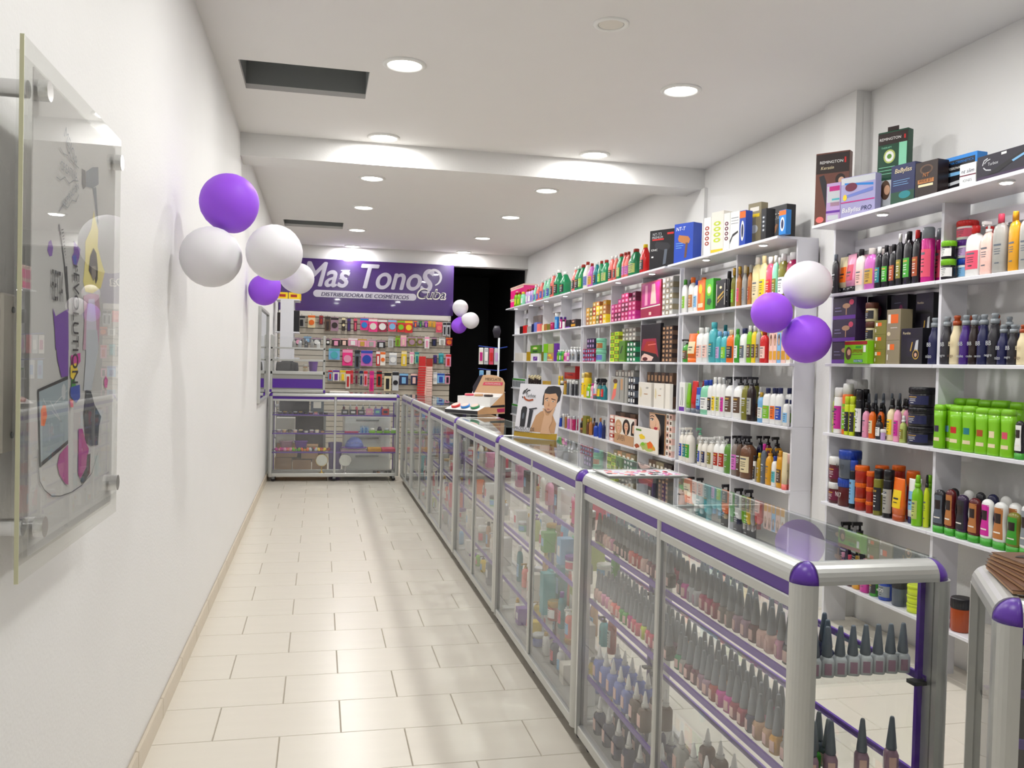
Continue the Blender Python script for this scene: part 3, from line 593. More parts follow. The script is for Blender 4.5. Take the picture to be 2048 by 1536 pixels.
 ('S3', 'B', 'sh', 2.845, 6.284, 1.861, 0.096, 0.058, 0.274, 'white', 'orange', 'copper', {}),
 ('S3', 'B', 'sh', 2.839, 6.192, 1.861, 0.079, 0.047, 0.243, 'white', 'royal', 'sky', {}),
 ('S3', 'B', 'box', 2.845, 6.07, 1.861, 0.12, 0.06, 0.234, 'orange', '', '', {'t': 'fruit'}),
 ('S3', 'B', 'box', 2.845, 5.932, 1.861, 0.131, 0.06, 0.23, 'green', '', '', {'t': 'leafbox'}),
 ('S3', 'B', 'box', 2.845, 5.742, 1.861, 0.162, 0.06, 0.204, 'black', '', '', {'t': 'goldbox'}),
 ('S3', 'B', 'can', 2.83, 5.642, 1.861, 0.031, 0.031, 0.258, 'black', 'black', '', {}),
 ('S3', 'B', 'oil', 2.836, 5.577, 1.861, 0.042, 0.042, 0.275, 'olive', 'gold', 'lime', {}),
 ('S3', 'B', 'oil', 2.836, 5.496, 1.861, 0.041, 0.041, 0.277, 'copper', 'gold', 'rose', {}),
 ('S3', 'B', 'oil', 2.835, 5.416, 1.861, 0.041, 0.041, 0.276, 'ash', 'cream', 'grey', {}),
 ('S3', 'B', 'oil', 2.835, 5.338, 1.861, 0.04, 0.04, 0.271, 'copper', 'ash', 'rust', {}),
 ('S3', 'B', 'sh', 2.84, 5.256, 1.861, 0.084, 0.051, 0.312, 'custard', 'ivory', 'cream', {}),
 ('S3', 'B', 'sh', 2.838, 5.168, 1.861, 0.076, 0.046, 0.312, 'custard', 'custard', 'yellow', {}),
 ('S3', 'B', 'sh', 2.839, 5.084, 1.861, 0.078, 0.047, 0.295, 'rose', 'white', 'red', {}),
 ('S3', 'B', 'sh', 2.835, 5.01, 1.861, 0.063, 0.038, 0.294, 'mint', 'white', 'olive', {}),
 ('S3', 'B', 'sh', 2.843, 4.929, 1.861, 0.089, 0.054, 0.296, 'olive', 'white', 'white', {}),
 ('S3', 'B', 'sh', 2.847, 4.827, 1.861, 0.103, 0.062, 0.293, 'raspberry', 'white', 'charcoal', {}),
 ('S3', 'C', 'pump', 2.859, 6.359, 1.469, 0.118, 0.088, 0.19, 'green', 'black', 'brown', {}),
 ('S3', 'C', 'inv', 2.84, 6.228, 1.469, 0.136, 0.075, 0.225, 'orange', 'orange', 'cream', {}),
 ('S3', 'C', 'sh', 2.899, 6.269, 1.469, 0.059, 0.036, 0.249, 'white', 'lime', '', {}),
 ('S3', 'C', 'sh', 2.846, 6.104, 1.469, 0.103, 0.062, 0.265, 'white', 'white', 'blush', {}),
 ('S3', 'C', 'sh', 2.842, 5.997, 1.469, 0.09, 0.054, 0.264, 'white', 'white', 'blush', {}),
 ('S3', 'C', 'sh', 2.848, 5.893, 1.469, 0.111, 0.067, 0.298, 'aqua', 'aqua', 'teal', {}),
 ('S3', 'C', 'sh', 2.838, 5.781, 1.469, 0.077, 0.046, 0.227, 'aqua', 'sky', 'lilac', {}),
 ('S3', 'C', 'sh', 2.84, 5.693, 1.469, 0.083, 0.05, 0.225, 'aqua', 'sky', 'lime', {}),
 ('S3', 'C', 'sh', 2.916, 5.849, 1.469, 0.069, 0.041, 0.28, 'teal', 'teal', '', {}),
 ('S3', 'C', 'sh', 2.841, 5.601, 1.469, 0.087, 0.052, 0.232, 'orange', 'cream', 'charcoal', {}),
 ('S3', 'C', 'sh', 2.834, 5.496, 1.469, 0.061, 0.037, 0.236, 'green', 'green', 'white', {}),
 ('S3', 'C', 'sh', 2.844, 5.413, 1.469, 0.093, 0.057, 0.237, 'white', 'navy', 'slate', {}),
 ('S3', 'C', 'sh', 2.831, 5.315, 1.469, 0.053, 0.032, 0.25, 'lime', 'white', 'brown', {}),
 ('S3', 'C', 'sh', 2.831, 5.252, 1.469, 0.053, 0.032, 0.247, 'yellow', 'white', 'brown', {}),
 ('S3', 'C', 'sh', 2.83, 5.194, 1.469, 0.051, 0.031, 0.245, 'ash', 'white', 'brown', {}),
 ('S3', 'C', 'sh', 2.837, 5.129, 1.469, 0.075, 0.045, 0.217, 'red', 'brick', 'blush', {}),
 ('S3', 'C', 'box', 2.84, 5.011, 1.469, 0.047, 0.049, 0.19, 'blush', '', '', {'t': 'lady'}),
 ('S3', 'C', 'box', 2.84, 4.961, 1.469, 0.045, 0.049, 0.191, 'blush', '', '', {'t': 'lady'}),
 ('S3', 'C', 'box', 2.84, 4.912, 1.469, 0.045, 0.049, 0.19, 'sky', '', '', {'t': 'lady'}),
 ('S3', 'C', 'box', 2.84, 4.859, 1.469, 0.054, 0.049, 0.191, 'blush', '', '', {'t': 'lady'}),
 ('S3', 'C', 'box', 2.84, 4.801, 1.469, 0.053, 0.049, 0.191, 'ivory', '', '', {'t': 'lady'}),
 ('S3', 'D', 'box', 2.84, 6.368, 1.079, 0.101, 0.049, 0.23, 'white', '', '', {'t': 'hairs'}),
 ('S3', 'D', 'inv', 2.837, 6.275, 1.079, 0.076, 0.043, 0.228, 'lime', 'grey', '', {}),
 ('S3', 'D', 'inv', 2.844, 6.18, 1.079, 0.1, 0.056, 0.246, 'red', 'slate', '', {}),
 ('S3', 'D', 'inv', 2.834, 6.092, 1.079, 0.066, 0.036, 0.199, 'royal', 'slate', 'sky', {}),
 ('S3', 'D', 'sh', 2.852, 5.993, 1.079, 0.125, 0.075, 0.258, 'mint', 'royal', 'white', {}),
 ('S3', 'D', 'sh', 2.834, 5.893, 1.079, 0.061, 0.037, 0.262, 'white', 'royal', 'charcoal', {}),
 ('S3', 'D', 'sh', 2.836, 5.825, 1.079, 0.066, 0.041, 0.282, 'white', 'white', 'yellow', {}),
 ('S3', 'D', 'sh', 2.835, 5.754, 1.079, 0.066, 0.04, 0.283, 'white', 'white', 'sage', {}),
 ('S3', 'D', 'sh', 2.835, 5.686, 1.079, 0.065, 0.039, 0.281, 'white', 'silver', 'fuchsia', {}),
 ('S3', 'D', 'pump', 2.852, 5.602, 1.079, 0.095, 0.073, 0.304, 'white', 'charcoal', 'brown', {}),
 ('S3', 'D', 'pump', 2.856, 5.472, 1.079, 0.11, 0.083, 0.306, 'white', 'charcoal', 'brown', {}),
 ('S3', 'D', 'pump', 2.843, 5.361, 1.079, 0.074, 0.055, 0.308, 'olive', 'charcoal', '', {}),
 ('S3', 'D', 'pump', 2.836, 5.277, 1.079, 0.072, 0.054, 0.31, 'espresso', 'charcoal', 'ash', {}),
 ('S3', 'D', 'spray', 2.893, 5.263, 1.079, 0.044, 0.044, 0.23, 'ivory', 'white', 'red', {}),
 ('S3', 'D', 'sh', 2.834, 5.139, 1.079, 0.062, 0.037, 0.197, 'sky', 'gold', 'ivory', {}),
 ('S3', 'D', 'sh', 2.839, 5.066, 1.079, 0.08, 0.048, 0.229, 'white', 'navy', 'lime', {}),
 ('S3', 'D', 'sh', 2.833, 4.98, 1.079, 0.059, 0.035, 0.232, 'white', 'navy', 'orange', {}),
 ('S3', 'D', 'sh', 2.838, 4.91, 1.079, 0.076, 0.046, 0.234, 'white', 'navy', 'royal', {}),
 ('S3', 'D', 'sh', 2.856, 4.811, 1.079, 0.063, 0.038, 0.163, 'white', 'navy', 'lime', {}),
 ('S3', 'D', 'sh', 2.818, 4.801, 1.079, 0.053, 0.032, 0.166, 'white', 'navy', 'sky', {}),
 ('S3', 'E', 'pump', 2.839, 6.386, 0.686, 0.063, 0.047, 0.273, 'ivory', 'white', 'royal', {}),
 ('S3', 'E', 'pump', 2.842, 6.316, 0.686, 0.07, 0.053, 0.279, 'ivory', 'white', 'teal', {}),
 ('S3', 'E', 'pump', 2.838, 6.233, 0.686, 0.091, 0.069, 0.287, 'ivory', 'ivory', 'green', {}),
 ('S3', 'E', 'pump', 2.915, 6.223, 0.686, 0.067, 0.051, 0.284, 'ivory', 'mint', 'lime', {}),
 ('S3', 'E', 'pump', 2.835, 6.044, 0.686, 0.053, 0.04, 0.225, 'ivory', 'white', 'royal', {}),
 ('S3', 'E', 'pump', 2.843, 5.971, 0.686, 0.075, 0.056, 0.232, 'ivory', 'white', 'navy', {}),
 ('S3', 'E', 'pump', 2.845, 5.87, 0.686, 0.081, 0.061, 0.24, 'ivory', 'white', 'olive', {}),
 ('S3', 'E', 'pump', 2.842, 5.763, 0.686, 0.072, 0.054, 0.257, 'white', 'white', 'brick', {}),
 ('S3', 'E', 'pump', 2.844, 5.677, 0.686, 0.076, 0.058, 0.264, 'white', 'white', 'brick', {}),
 ('S3', 'E', 'pump', 2.847, 5.595, 0.686, 0.081, 0.062, 0.273, 'leaf', 'charcoal', '', {}),
 ('S3', 'E', 'pump', 2.841, 5.483, 0.686, 0.069, 0.052, 0.289, 'taupe', 'black', 'orchid', {}),
 ('S3', 'E', 'pump', 2.838, 5.417, 0.686, 0.061, 0.046, 0.295, 'brown', 'black', '', {}),
 ('S3', 'E', 'pump', 2.849, 5.319, 0.686, 0.121, 0.091, 0.3, 'copperbrown', 'charcoal', 'cream', {}),
 ('S3', 'E', 'can', 2.816, 5.171, 0.686, 0.02, 0.021, 0.17, 'white', 'black', 'charcoal', {}),
 ('S3', 'E', 'sh', 2.83, 5.134, 0.686, 0.048, 0.03, 0.193, 'mustard', 'yellow', '', {}),
 ('S3', 'E', 'sh', 2.832, 5.079, 0.686, 0.056, 0.033, 0.257, 'slate', 'fuchsia', '', {}),
 ('S3', 'E', 'pump', 2.84, 5.016, 0.686, 0.066, 0.05, 0.246, 'amber', 'amber', '', {}),
 ('S3', 'E', 'sh', 2.833, 4.942, 0.686, 0.059, 0.035, 0.191, 'white', 'royal', 'aqua', {}),
 ('S3', 'E', 'sh', 2.834, 4.879, 0.686, 0.062, 0.037, 0.233, 'amber', 'amber', 'brown', {}),
 ('S3', 'E', 'inv', 2.85, 4.81, 0.686, 0.069, 0.038, 0.222, 'blush', 'salmon', 'cream', {}),
 ('S3', 'E', 'inv', 2.816, 4.798, 0.686, 0.048, 0.026, 0.231, 'cream', 'salmon', '', {}),
 ('S3', 'E', 'pump', 2.937, 5.321, 0.686, 0.063, 0.047, 0.302, 'navy', 'black', '', {}),
 ('S3', 'E', 'pump', 2.933, 5.214, 0.686, 0.076, 0.057, 0.311, 'wine', 'black', '', {}),
 ('S3', 'E', 'pump', 2.937, 5.105, 0.686, 0.084, 0.063, 0.314, 'espresso', 'black', '', {}),
 ('S3', 'F', 'pump', 2.851, 6.365, 0.263, 0.096, 0.072, 0.325, 'blush', 'pink', '', {}),
 ('S3', 'F', 'pump', 2.85, 6.194, 0.263, 0.093, 0.07, 0.331, 'white', 'black', '', {}),
 ('S3', 'F', 'pump', 2.849, 6.031, 0.263, 0.091, 0.068, 0.345, 'teal', 'black', '', {}),
 ('S3', 'F', 'pump', 2.854, 5.606, 0.263, 0.105, 0.079, 0.357, 'black', 'black', '', {}),
 ('S3', 'F', 'pump', 2.853, 5.417, 0.263, 0.102, 0.077, 0.357, 'black', 'black', '', {}),
 ('S3', 'F', 'pump', 2.852, 5.274, 0.263, 0.098, 0.073, 0.368, 'charcoal', 'black', '', {}),
 ('S2', 'A', 'jug', 2.748, 9.135, 2.241, 0.123, 0.095, 0.268, 'salmon', 'white', 'black', {}),
 ('S2', 'A', 'jug', 2.742, 9.011, 2.241, 0.11, 0.084, 0.267, 'emerald', 'white', 'black', {}),
 ('S2', 'A', 'jug', 2.75, 8.884, 2.241, 0.134, 0.1, 0.269, 'emerald', 'brick', 'lime', {}),
 ('S2', 'A', 'jug', 2.741, 8.703, 2.241, 0.109, 0.082, 0.278, 'ivory', 'brick', 'periwinkle', {}),
 ('S2', 'A', 'jug', 2.736, 8.541, 2.241, 0.096, 0.072, 0.244, 'orchid', 'brick', 'amber', {}),
 ('S2', 'A', 'jug', 2.735, 8.374, 2.241, 0.094, 0.071, 0.241, 'teal', 'white', 'black', {}),
 ('S2', 'A', 'jug', 2.735, 8.229, 2.241, 0.093, 0.069, 0.235, 'emerald', 'brick', 'lime', {}),
 ('S2', 'A', 'jug', 2.742, 8.095, 2.241, 0.111, 0.084, 0.23, 'emerald', 'brick', 'sage', {}),
 ('S2', 'A', 'jug', 2.733, 7.894, 2.241, 0.089, 0.067, 0.241, 'salmon', 'white', 'black', {}),
 ('S2', 'A', 'jug', 2.729, 7.768, 2.241, 0.078, 0.058, 0.234, 'salmon', 'white', 'black', {}),
 ('S2', 'A', 'jug', 2.743, 7.667, 2.241, 0.115, 0.086, 0.239, 'emerald', 'brick', 'sage', {}),
 ('S2', 'A', 'jug', 2.732, 7.529, 2.241, 0.085, 0.064, 0.235, 'salmon', 'brick', 'orchid', {}),
 ('S2', 'A', 'jug', 2.731, 7.44, 2.241, 0.083, 0.063, 0.23, 'salmon', 'brick', 'orchid', {}),
 ('S2', 'A', 'jug', 2.756, 7.317, 2.241, 0.15, 0.113, 0.242, 'emerald', 'brick', 'sage', {}),
 ('S2', 'A', 'jug', 2.743, 7.06, 2.241, 0.115, 0.086, 0.248, 'red', 'yellow', 'black', {}),
 ('S2', 'B', 'box', 2.84, 7.096, 1.861, 0.461, 0.05, 0.314, 'crimson', '', '', {'t': 'calendar'}),
 ('S2', 'C', 'jar', 2.869, 8.568, 1.469, 0.107, 0.107, 0.124, 'mint', 'mint', 'periwinkle', {}),
 ('S2', 'C', 'jar', 2.869, 8.568, 1.594, 0.107, 0.107, 0.119, 'mint', 'mint', 'copper', {}),
 ('S2', 'C', 'box', 2.84, 7.795, 1.469, 0.163, 0.05, 0.2, 'leaf', '', '', {'t': 'leafdisp'}),
 ('S2', 'C', 'box', 2.83, 7.074, 1.469, 0.452, 0.03, 0.333, 'black', '', '', {'t': 'redhair'}),
 ('S2', 'D', 'can', 2.845, 9.058, 1.079, 0.06, 0.06, 0.263, 'ivory', 'custard', 'yellow', {}),
 ('S2', 'D', 'can', 2.859, 8.963, 1.079, 0.088, 0.088, 0.272, 'yellow', 'gold', '', {}),
 ('S2', 'D', 'sh', 2.833, 8.817, 1.079, 0.093, 0.056, 0.15, 'lime', 'lime', 'white', {}),
 ('S2', 'D', 'sh', 2.839, 8.723, 1.079, 0.079, 0.047, 0.158, 'pink', 'fuchsia', 'white', {}),
 ('S2', 'D', 'spray', 2.838, 8.624, 1.079, 0.045, 0.045, 0.219, 'white', 'white', 'sky', {}),
 ('S2', 'D', 'trig', 2.847, 8.5, 1.079, 0.081, 0.065, 0.216, 'teal', 'black', 'yellow', {}),
 ('S2', 'D', 'trig', 2.847, 8.374, 1.079, 0.08, 0.064, 0.219, 'teal', 'black', 'red', {}),
 ('S2', 'D', 'jar', 2.82, 8.569, 1.079, 0.051, 0.051, 0.053, 'slate', 'salmon', '', {}),
 ('S2', 'D', 'box', 2.825, 7.897, 1.079, 0.361, 0.02, 0.243, 'ash', '', '', {'t': 'parrot'}),
 ('S2', 'D', 'box', 2.83, 7.656, 1.079, 0.052, 0.03, 0.238, 'ash', '', '', {'t': ''}),
 ('S2', 'D', 'box', 2.83, 7.172, 1.079, 0.302, 0.03, 0.209, 'ivory', '', '', {'t': 'catalog'}),
 ('S2', 'D', 'box', 2.83, 6.849, 1.079, 0.213, 0.03, 0.209, 'ivory', '', '', {'t': 'catalog'}),
 ('S2', 'D', 'box', 2.83, 6.659, 1.079, 0.091, 0.03, 0.21, 'ivory', '', '', {'t': ''}),
 ('S2', 'E', 'oil', 2.839, 9.064, 0.686, 0.047, 0.047, 0.16, 'espresso', 'copper', '', {}),
 ('S2', 'E', 'box', 2.84, 8.921, 0.686, 0.117, 0.049, 0.193, 'olive', '', '', {'t': ''}),
 ('S2', 'E', 'oil', 2.835, 8.838, 0.686, 0.04, 0.04, 0.164, 'copperbrown', 'gold', '', {}),
 ('S2', 'E', 'oil', 2.834, 8.741, 0.686, 0.04, 0.04, 0.183, 'copper', 'gold', '', {}),
 ('S2', 'E', 'oil', 2.873, 8.743, 0.686, 0.035, 0.035, 0.183, 'copperbrown', 'espresso', '', {}),
 ('S2', 'E', 'jar', 2.827, 9.011, 0.686, 0.051, 0.052, 0.054, 'copperbrown', 'copper', '', {}),
 ('S2', 'E', 'oil', 2.843, 8.584, 0.686, 0.057, 0.057, 0.146, 'royal', 'navy', '', {}),
 ('S2', 'E', 'oil', 2.834, 8.423, 0.686, 0.039, 0.039, 0.204, 'royal', 'copper', '', {}),
 ('S2', 'E', 'oil', 2.834, 8.309, 0.686, 0.038, 0.038, 0.191, 'navy', 'slate', '', {}),
 ('S2', 'E', 'box', 2.825, 7.669, 0.686, 0.539, 0.02, 0.258, 'blush', '', '', {'t': 'ladies'}),
 ('S2', 'E', 'box', 2.791, 7.048, 0.686, 0.557, 0.012, 0.206, 'ivory', '', '', {'t': 'flowers'}),
 ('S2', 'E', 'box', 2.835, 6.896, 0.686, 0.356, 0.02, 0.344, 'tan', '', '', {'t': 'lips'}),
 ('S1', 'A', 'box', 2.858, 12.122, 2.241, 0.872, 0.192, 0.139, 'hotpink', '', '', {'t': 'pinkbox'}),
 ('S1', 'A', 'box', 2.858, 12.122, 2.381, 0.839, 0.2, 0.169, 'hotpink', '', '', {'t': 'pinkbox'}),
 ('S1', 'A', 'sh', 2.723, 11.975, 2.241, 0.106, 0.064, 0.204, 'lime', 'brick', 'acid', {}),
 ('S1', 'A', 'sh', 2.723, 11.784, 2.241, 0.108, 0.065, 0.197, 'lime', 'brick', 'acid', {}),
 ('S1', 'A', 'sh', 2.734, 11.606, 2.241, 0.113, 0.068, 0.183, 'mint', 'yellow', 'white', {}),
 ('S1', 'A', 'sh', 2.726, 11.326, 2.241, 0.086, 0.052, 0.195, 'lilac', 'brick', 'white', {}),
 ('S1', 'A', 'sh', 2.725, 11.183, 2.241, 0.085, 0.051, 0.191, 'lilac', 'brick', 'white', {}),
 ('S1', 'A', 'sh', 2.73, 11.05, 2.241, 0.101, 0.06, 0.193, 'lilac', 'brick', 'periwinkle', {}),
 ('S1', 'A', 'jug', 2.731, 10.892, 2.241, 0.082, 0.061, 0.213, 'mint', 'white', 'royal', {}),
 ('S1', 'A', 'jug', 2.735, 10.739, 2.241, 0.094, 0.07, 0.207, 'salmon', 'white', 'royal', {}),
 ('S1', 'A', 'jug', 2.735, 10.563, 2.241, 0.092, 0.069, 0.249, 'salmon', 'white', 'royal', {}),
 ('S1', 'A', 'jug', 2.734, 10.39, 2.241, 0.091, 0.068, 0.258, 'mint', 'white', 'royal', {}),
 ('S1', 'A', 'jug', 2.738, 10.228, 2.241, 0.102, 0.077, 0.268, 'mint', 'white', 'royal', {}),
 ('S1', 'A', 'jug', 2.742, 10.049, 2.241, 0.113, 0.085, 0.294, 'salmon', 'white', 'black', {}),
 ('S1', 'A', 'jug', 2.755, 9.864, 2.241, 0.148, 0.111, 0.312, 'emerald', 'white', 'black', {}),
 ('S1', 'A', 'jug', 2.759, 9.604, 2.241, 0.156, 0.117, 0.262, 'emerald', 'white', 'black', {}),
 ('S1', 'B', 'box', 2.911, 12.269, 1.861, 0.519, 0.092, 0.097, 'white', '', '', {'t': ''}),
 ('S1', 'B', 'box', 2.831, 12.008, 1.861, 0.152, 0.056, 0.104, 'espresso', '', '', {'t': ''}),
 ('S1', 'B', 'box', 2.845, 11.839, 1.861, 0.178, 0.06, 0.111, 'red', '', '', {'t': ''}),
 ('S1', 'B', 'box', 2.845, 11.59, 1.861, 0.173, 0.06, 0.09, 'ash', '', '', {'t': ''}),
 ('S1', 'B', 'box', 2.845, 11.357, 1.861, 0.137, 0.06, 0.113, 'navy', '', '', {'t': ''}),
 ('S1', 'B', 'box', 2.845, 11.205, 1.861, 0.16, 0.06, 0.127, 'periwinkle', '', '', {'t': ''}),
 ('S1', 'B', 'box', 2.845, 11.04, 1.861, 0.155, 0.06, 0.101, 'salmon', '', '', {'t': ''}),
 ('S1', 'B', 'box', 2.925, 11.471, 1.861, 0.412, 0.05, 0.234, 'taupe', '', '', {'t': 'hairs'}),
 ('S1', 'B', 'box', 2.845, 10.807, 1.861, 0.1, 0.06, 0.079, 'custard', '', '', {'t': ''}),
 ('S1', 'B', 'box', 2.845, 10.689, 1.861, 0.122, 0.06, 0.086, 'copper', '', '', {'t': ''}),
 ('S1', 'B', 'box', 2.845, 10.534, 1.861, 0.143, 0.06, 0.08, 'olive', '', '', {'t': ''}),
 ('S1', 'B', 'can', 2.842, 10.432, 1.861, 0.054, 0.054, 0.096, 'raspberry', 'raspberry', '', {}),
 ('S1', 'B', 'can', 2.842, 10.235, 1.861, 0.053, 0.053, 0.199, 'blue', 'white', 'sky', {}),
 ('S1', 'B', 'can', 2.831, 10.0, 1.861, 0.033, 0.033, 0.145, 'magenta', 'purple', 'white', {}),
 ('S1', 'B', 'can', 2.831, 9.889, 1.861, 0.032, 0.032, 0.103, 'white', 'black', '', {}),
 ('S1', 'B', 'box', 2.85, 9.664, 1.861, 0.182, 0.07, 0.092, 'black', '', '', {'t': 'hairs'}),
 ('S1', 'B', 'box', 2.85, 9.44, 1.861, 0.212, 0.07, 0.088, 'espresso', '', '', {'t': 'lady'}),
 ('S1', 'C', 'box', 2.919, 12.378, 1.469, 0.299, 0.08, 0.105, 'white', '', '', {'t': ''}),
 ('S1', 'C', 'box', 2.84, 12.098, 1.469, 0.525, 0.073, 0.117, 'ivory', '', '', {'t': ''}),
 ('S1', 'C', 'box', 2.85, 11.561, 1.469, 0.225, 0.069, 0.127, 'mustard', '', '', {'t': ''}),
 ('S1', 'C', 'box', 2.85, 11.196, 1.469, 0.468, 0.069, 0.103, 'white', '', '', {'t': 'violetbox'}),
 ('S1', 'C', 'box', 2.85, 11.196, 1.573, 0.514, 0.07, 0.108, 'leaf', '', '', {'t': 'leafbox'}),
 ('S1', 'C', 'box', 2.85, 10.798, 1.469, 0.119, 0.068, 0.121, 'olive', '', '', {'t': ''}),
 ('S1', 'C', 'box', 2.85, 10.653, 1.469, 0.157, 0.067, 0.107, 'mint', '', '', {'t': ''}),
 ('S1', 'C', 'box', 2.85, 10.653, 1.577, 0.181, 0.07, 0.114, 'lime', '', '', {'t': ''}),
 ('S1', 'C', 'box', 2.85, 10.408, 1.469, 0.309, 0.068, 0.105, 'tan', '', '', {'t': 'fruit'}),
 ('S1', 'C', 'box', 2.85, 10.408, 1.575, 0.233, 0.07, 0.111, 'sage', '', '', {'t': ''}),
 ('S1', 'C', 'box', 2.845, 10.183, 1.469, 0.123, 0.057, 0.22, 'violet', '', '', {'t': ''}),
 ('S1', 'C', 'sh', 2.838, 10.079, 1.469, 0.072, 0.045, 0.139, 'green', 'white', 'lime', {}),
 ('S1', 'C', 'sh', 2.838, 9.979, 1.469, 0.076, 0.045, 0.138, 'emerald', 'white', 'white', {}),
 ('S1', 'C', 'sh', 2.837, 9.877, 1.469, 0.075, 0.045, 0.137, 'green', 'white', 'lime', {}),
 ('S1', 'C', 'sh', 2.838, 9.773, 1.469, 0.077, 0.046, 0.124, 'pink', 'white', 'fuchsia', {}),
 ('S1', 'C', 'sh', 2.837, 9.642, 1.469, 0.073, 0.044, 0.122, 'orchid', 'white', 'white', {}),
 ('S1', 'C', 'sh', 2.841, 9.548, 1.469, 0.086, 0.052, 0.168, 'silver', 'white', 'slate', {}),
 ('S1', 'C', 'sh', 2.841, 9.427, 1.469, 0.085, 0.051, 0.166, 'silver', 'white', 'slate', {}),
 ('S1', 'D', 'box', 2.875, 12.119, 1.079, 0.818, 0.12, 0.135, 'silver', '', '', {'t': 'basket'}),
 ('S1', 'D', 'can', 2.828, 10.0, 1.079, 0.026, 0.026, 0.214, 'yellow', 'yellow', '', {}),
 ('S1', 'D', 'can', 2.838, 9.907, 1.079, 0.045, 0.045, 0.156, 'black', 'white', '', {}),
 ('S1', 'D', 'can', 2.834, 9.756, 1.079, 0.038, 0.038, 0.159, 'gold', 'copper', '', {}),
 ('S1', 'D', 'can', 2.831, 9.631, 1.079, 0.031, 0.031, 0.174, 'slate', 'white', '', {}),
 ('S1', 'D', 'can', 2.831, 9.528, 1.079, 0.031, 0.031, 0.176, 'silver', 'white', '', {}),
 ('S1', 'D', 'can', 2.83, 9.427, 1.079, 0.031, 0.031, 0.167, 'charcoal', 'white', '', {}),
 ('S1', 'D', 'box', 2.925, 9.795, 1.079, 0.444, 0.06, 0.184, 'ash', '', '', {'t': ''}),
 ('S1', 'D', 'box', 2.925, 9.795, 1.264, 0.445, 0.06, 0.151, 'red', '', '', {'t': 'redwhite'}),
 ('S1', 'D', 'box', 2.845, 10.654, 1.079, 0.194, 0.06, 0.137, 'gold', '', '', {'t': ''}),
 ('S1', 'D', 'can', 2.83, 11.528, 1.079, 0.03, 0.03, 0.199, 'espresso', 'cream', '', {}),
 ('S1', 'D', 'can', 2.83, 11.412, 1.079, 0.03, 0.03, 0.187, 'espresso', 'cream', '', {}),
 ('S1', 'D', 'can', 2.83, 11.297, 1.079, 0.029, 0.029, 0.176, 'espresso', 'cream', '', {}),
 ('S1', 'D', 'can', 2.83, 11.189, 1.079, 0.029, 0.029, 0.205, 'espresso', 'cream', '', {}),
 ('S1', 'D', 'can', 2.829, 11.079, 1.079, 0.029, 0.029, 0.193, 'espresso', 'cream', '', {}),
 ('S1', 'D', 'can', 2.829, 10.97, 1.079, 0.028, 0.028, 0.182, 'espresso', 'cream', '', {}),
 ('S1', 'E', 'box', 2.875, 12.287, 0.686, 0.482, 0.12, 0.149, 'silver', '', '', {'t': 'basket'}),
 ('S1', 'E', 'can', 2.828, 9.998, 0.686, 0.026, 0.026, 0.123, 'royal', 'navy', '', {}),
 ('S1', 'E', 'can', 2.831, 9.911, 0.686, 0.032, 0.032, 0.135, 'royal', 'silver', '', {}),
 ('S1', 'E', 'can', 2.831, 9.783, 0.686, 0.032, 0.032, 0.161, 'silver', 'white', '', {}),
 ('S1', 'E', 'can', 2.828, 9.677, 0.686, 0.025, 0.025, 0.167, 'copper', 'silver', '', {}),
 ('S1', 'E', 'can', 2.831, 9.571, 0.686, 0.031, 0.031, 0.15, 'orchid', 'white', '', {}),
 ('S1', 'E', 'can', 2.831, 9.47, 0.686, 0.031, 0.031, 0.157, 'pink', 'silver', '', {}),
 ('S1', 'E', 'can', 2.837, 9.37, 0.686, 0.043, 0.043, 0.158, 'raspberry', 'silver', '', {}),
 ('N', 'B', 'sh', 2.944, 4.327, 1.861, 0.056, 0.034, 0.227, 'charcoal', 'slate', '', {'b': 1}),
 ('N', 'B', 'inv', 2.911, 4.209, 1.861, 0.094, 0.052, 0.208, 'pink', 'black', 'rose', {'b': 1}),
 ('N', 'B', 'sh', 2.914, 4.039, 1.861, 0.09, 0.054, 0.22, 'orchid', 'ivory', 'gold', {'b': 1}),
 ('N', 'B', 'sh', 2.876, 3.962, 1.861, 0.053, 0.033, 0.216, 'black', 'white', 'teal', {'b': 1}),
 ('N', 'B', 'sh', 2.875, 3.905, 1.861, 0.052, 0.032, 0.217, 'black', 'black', 'green', {'b': 1}),
 ('N', 'B', 'sh', 2.877, 3.848, 1.861, 0.055, 0.033, 0.215, 'black', 'black', 'rust', {'b': 1}),
 ('N', 'B', 'sh', 2.864, 3.795, 1.861, 0.043, 0.026, 0.26, 'black', 'white', 'olive', {'b': 1}),
 ('N', 'B', 'sh', 2.889, 3.737, 1.861, 0.066, 0.04, 0.264, 'black', 'black', 'green', {'b': 1}),
 ('N', 'B', 'sh', 2.877, 3.673, 1.861, 0.054, 0.033, 0.261, 'black', 'red', 'rust', {'b': 1}),
 ('N', 'B', 'can', 2.924, 3.612, 1.861, 0.06, 0.06, 0.266, 'magenta', 'grey', 'rose', {'b': 1}),
 ('N', 'B', 'sh', 2.914, 3.302, 1.861, 0.089, 0.054, 0.227, 'white', 'red', 'rose', {'b': 1}),
 ('N', 'B', 'pump', 2.906, 3.203, 1.861, 0.067, 0.05, 0.243, 'blush', 'white', '', {'b': 1}),
 ('N', 'B', 'sh', 2.889, 3.129, 1.861, 0.067, 0.04, 0.254, 'ash', 'rose', '', {'b': 1}),
 ('N', 'B', 'sh', 2.882, 3.05, 1.861, 0.06, 0.036, 0.251, 'amber', 'amber', '', {'b': 1}),
 ('N', 'C', 'bb', 2.916, 3.341, 1.469, 0.054, 0.055, 0.223, 'purple', 'grey', '', {'b': 1}),
 ('N', 'C', 'bb', 2.903, 3.117, 1.469, 0.048, 0.048, 0.171, 'indigo', 'grey', '', {'b': 1}),
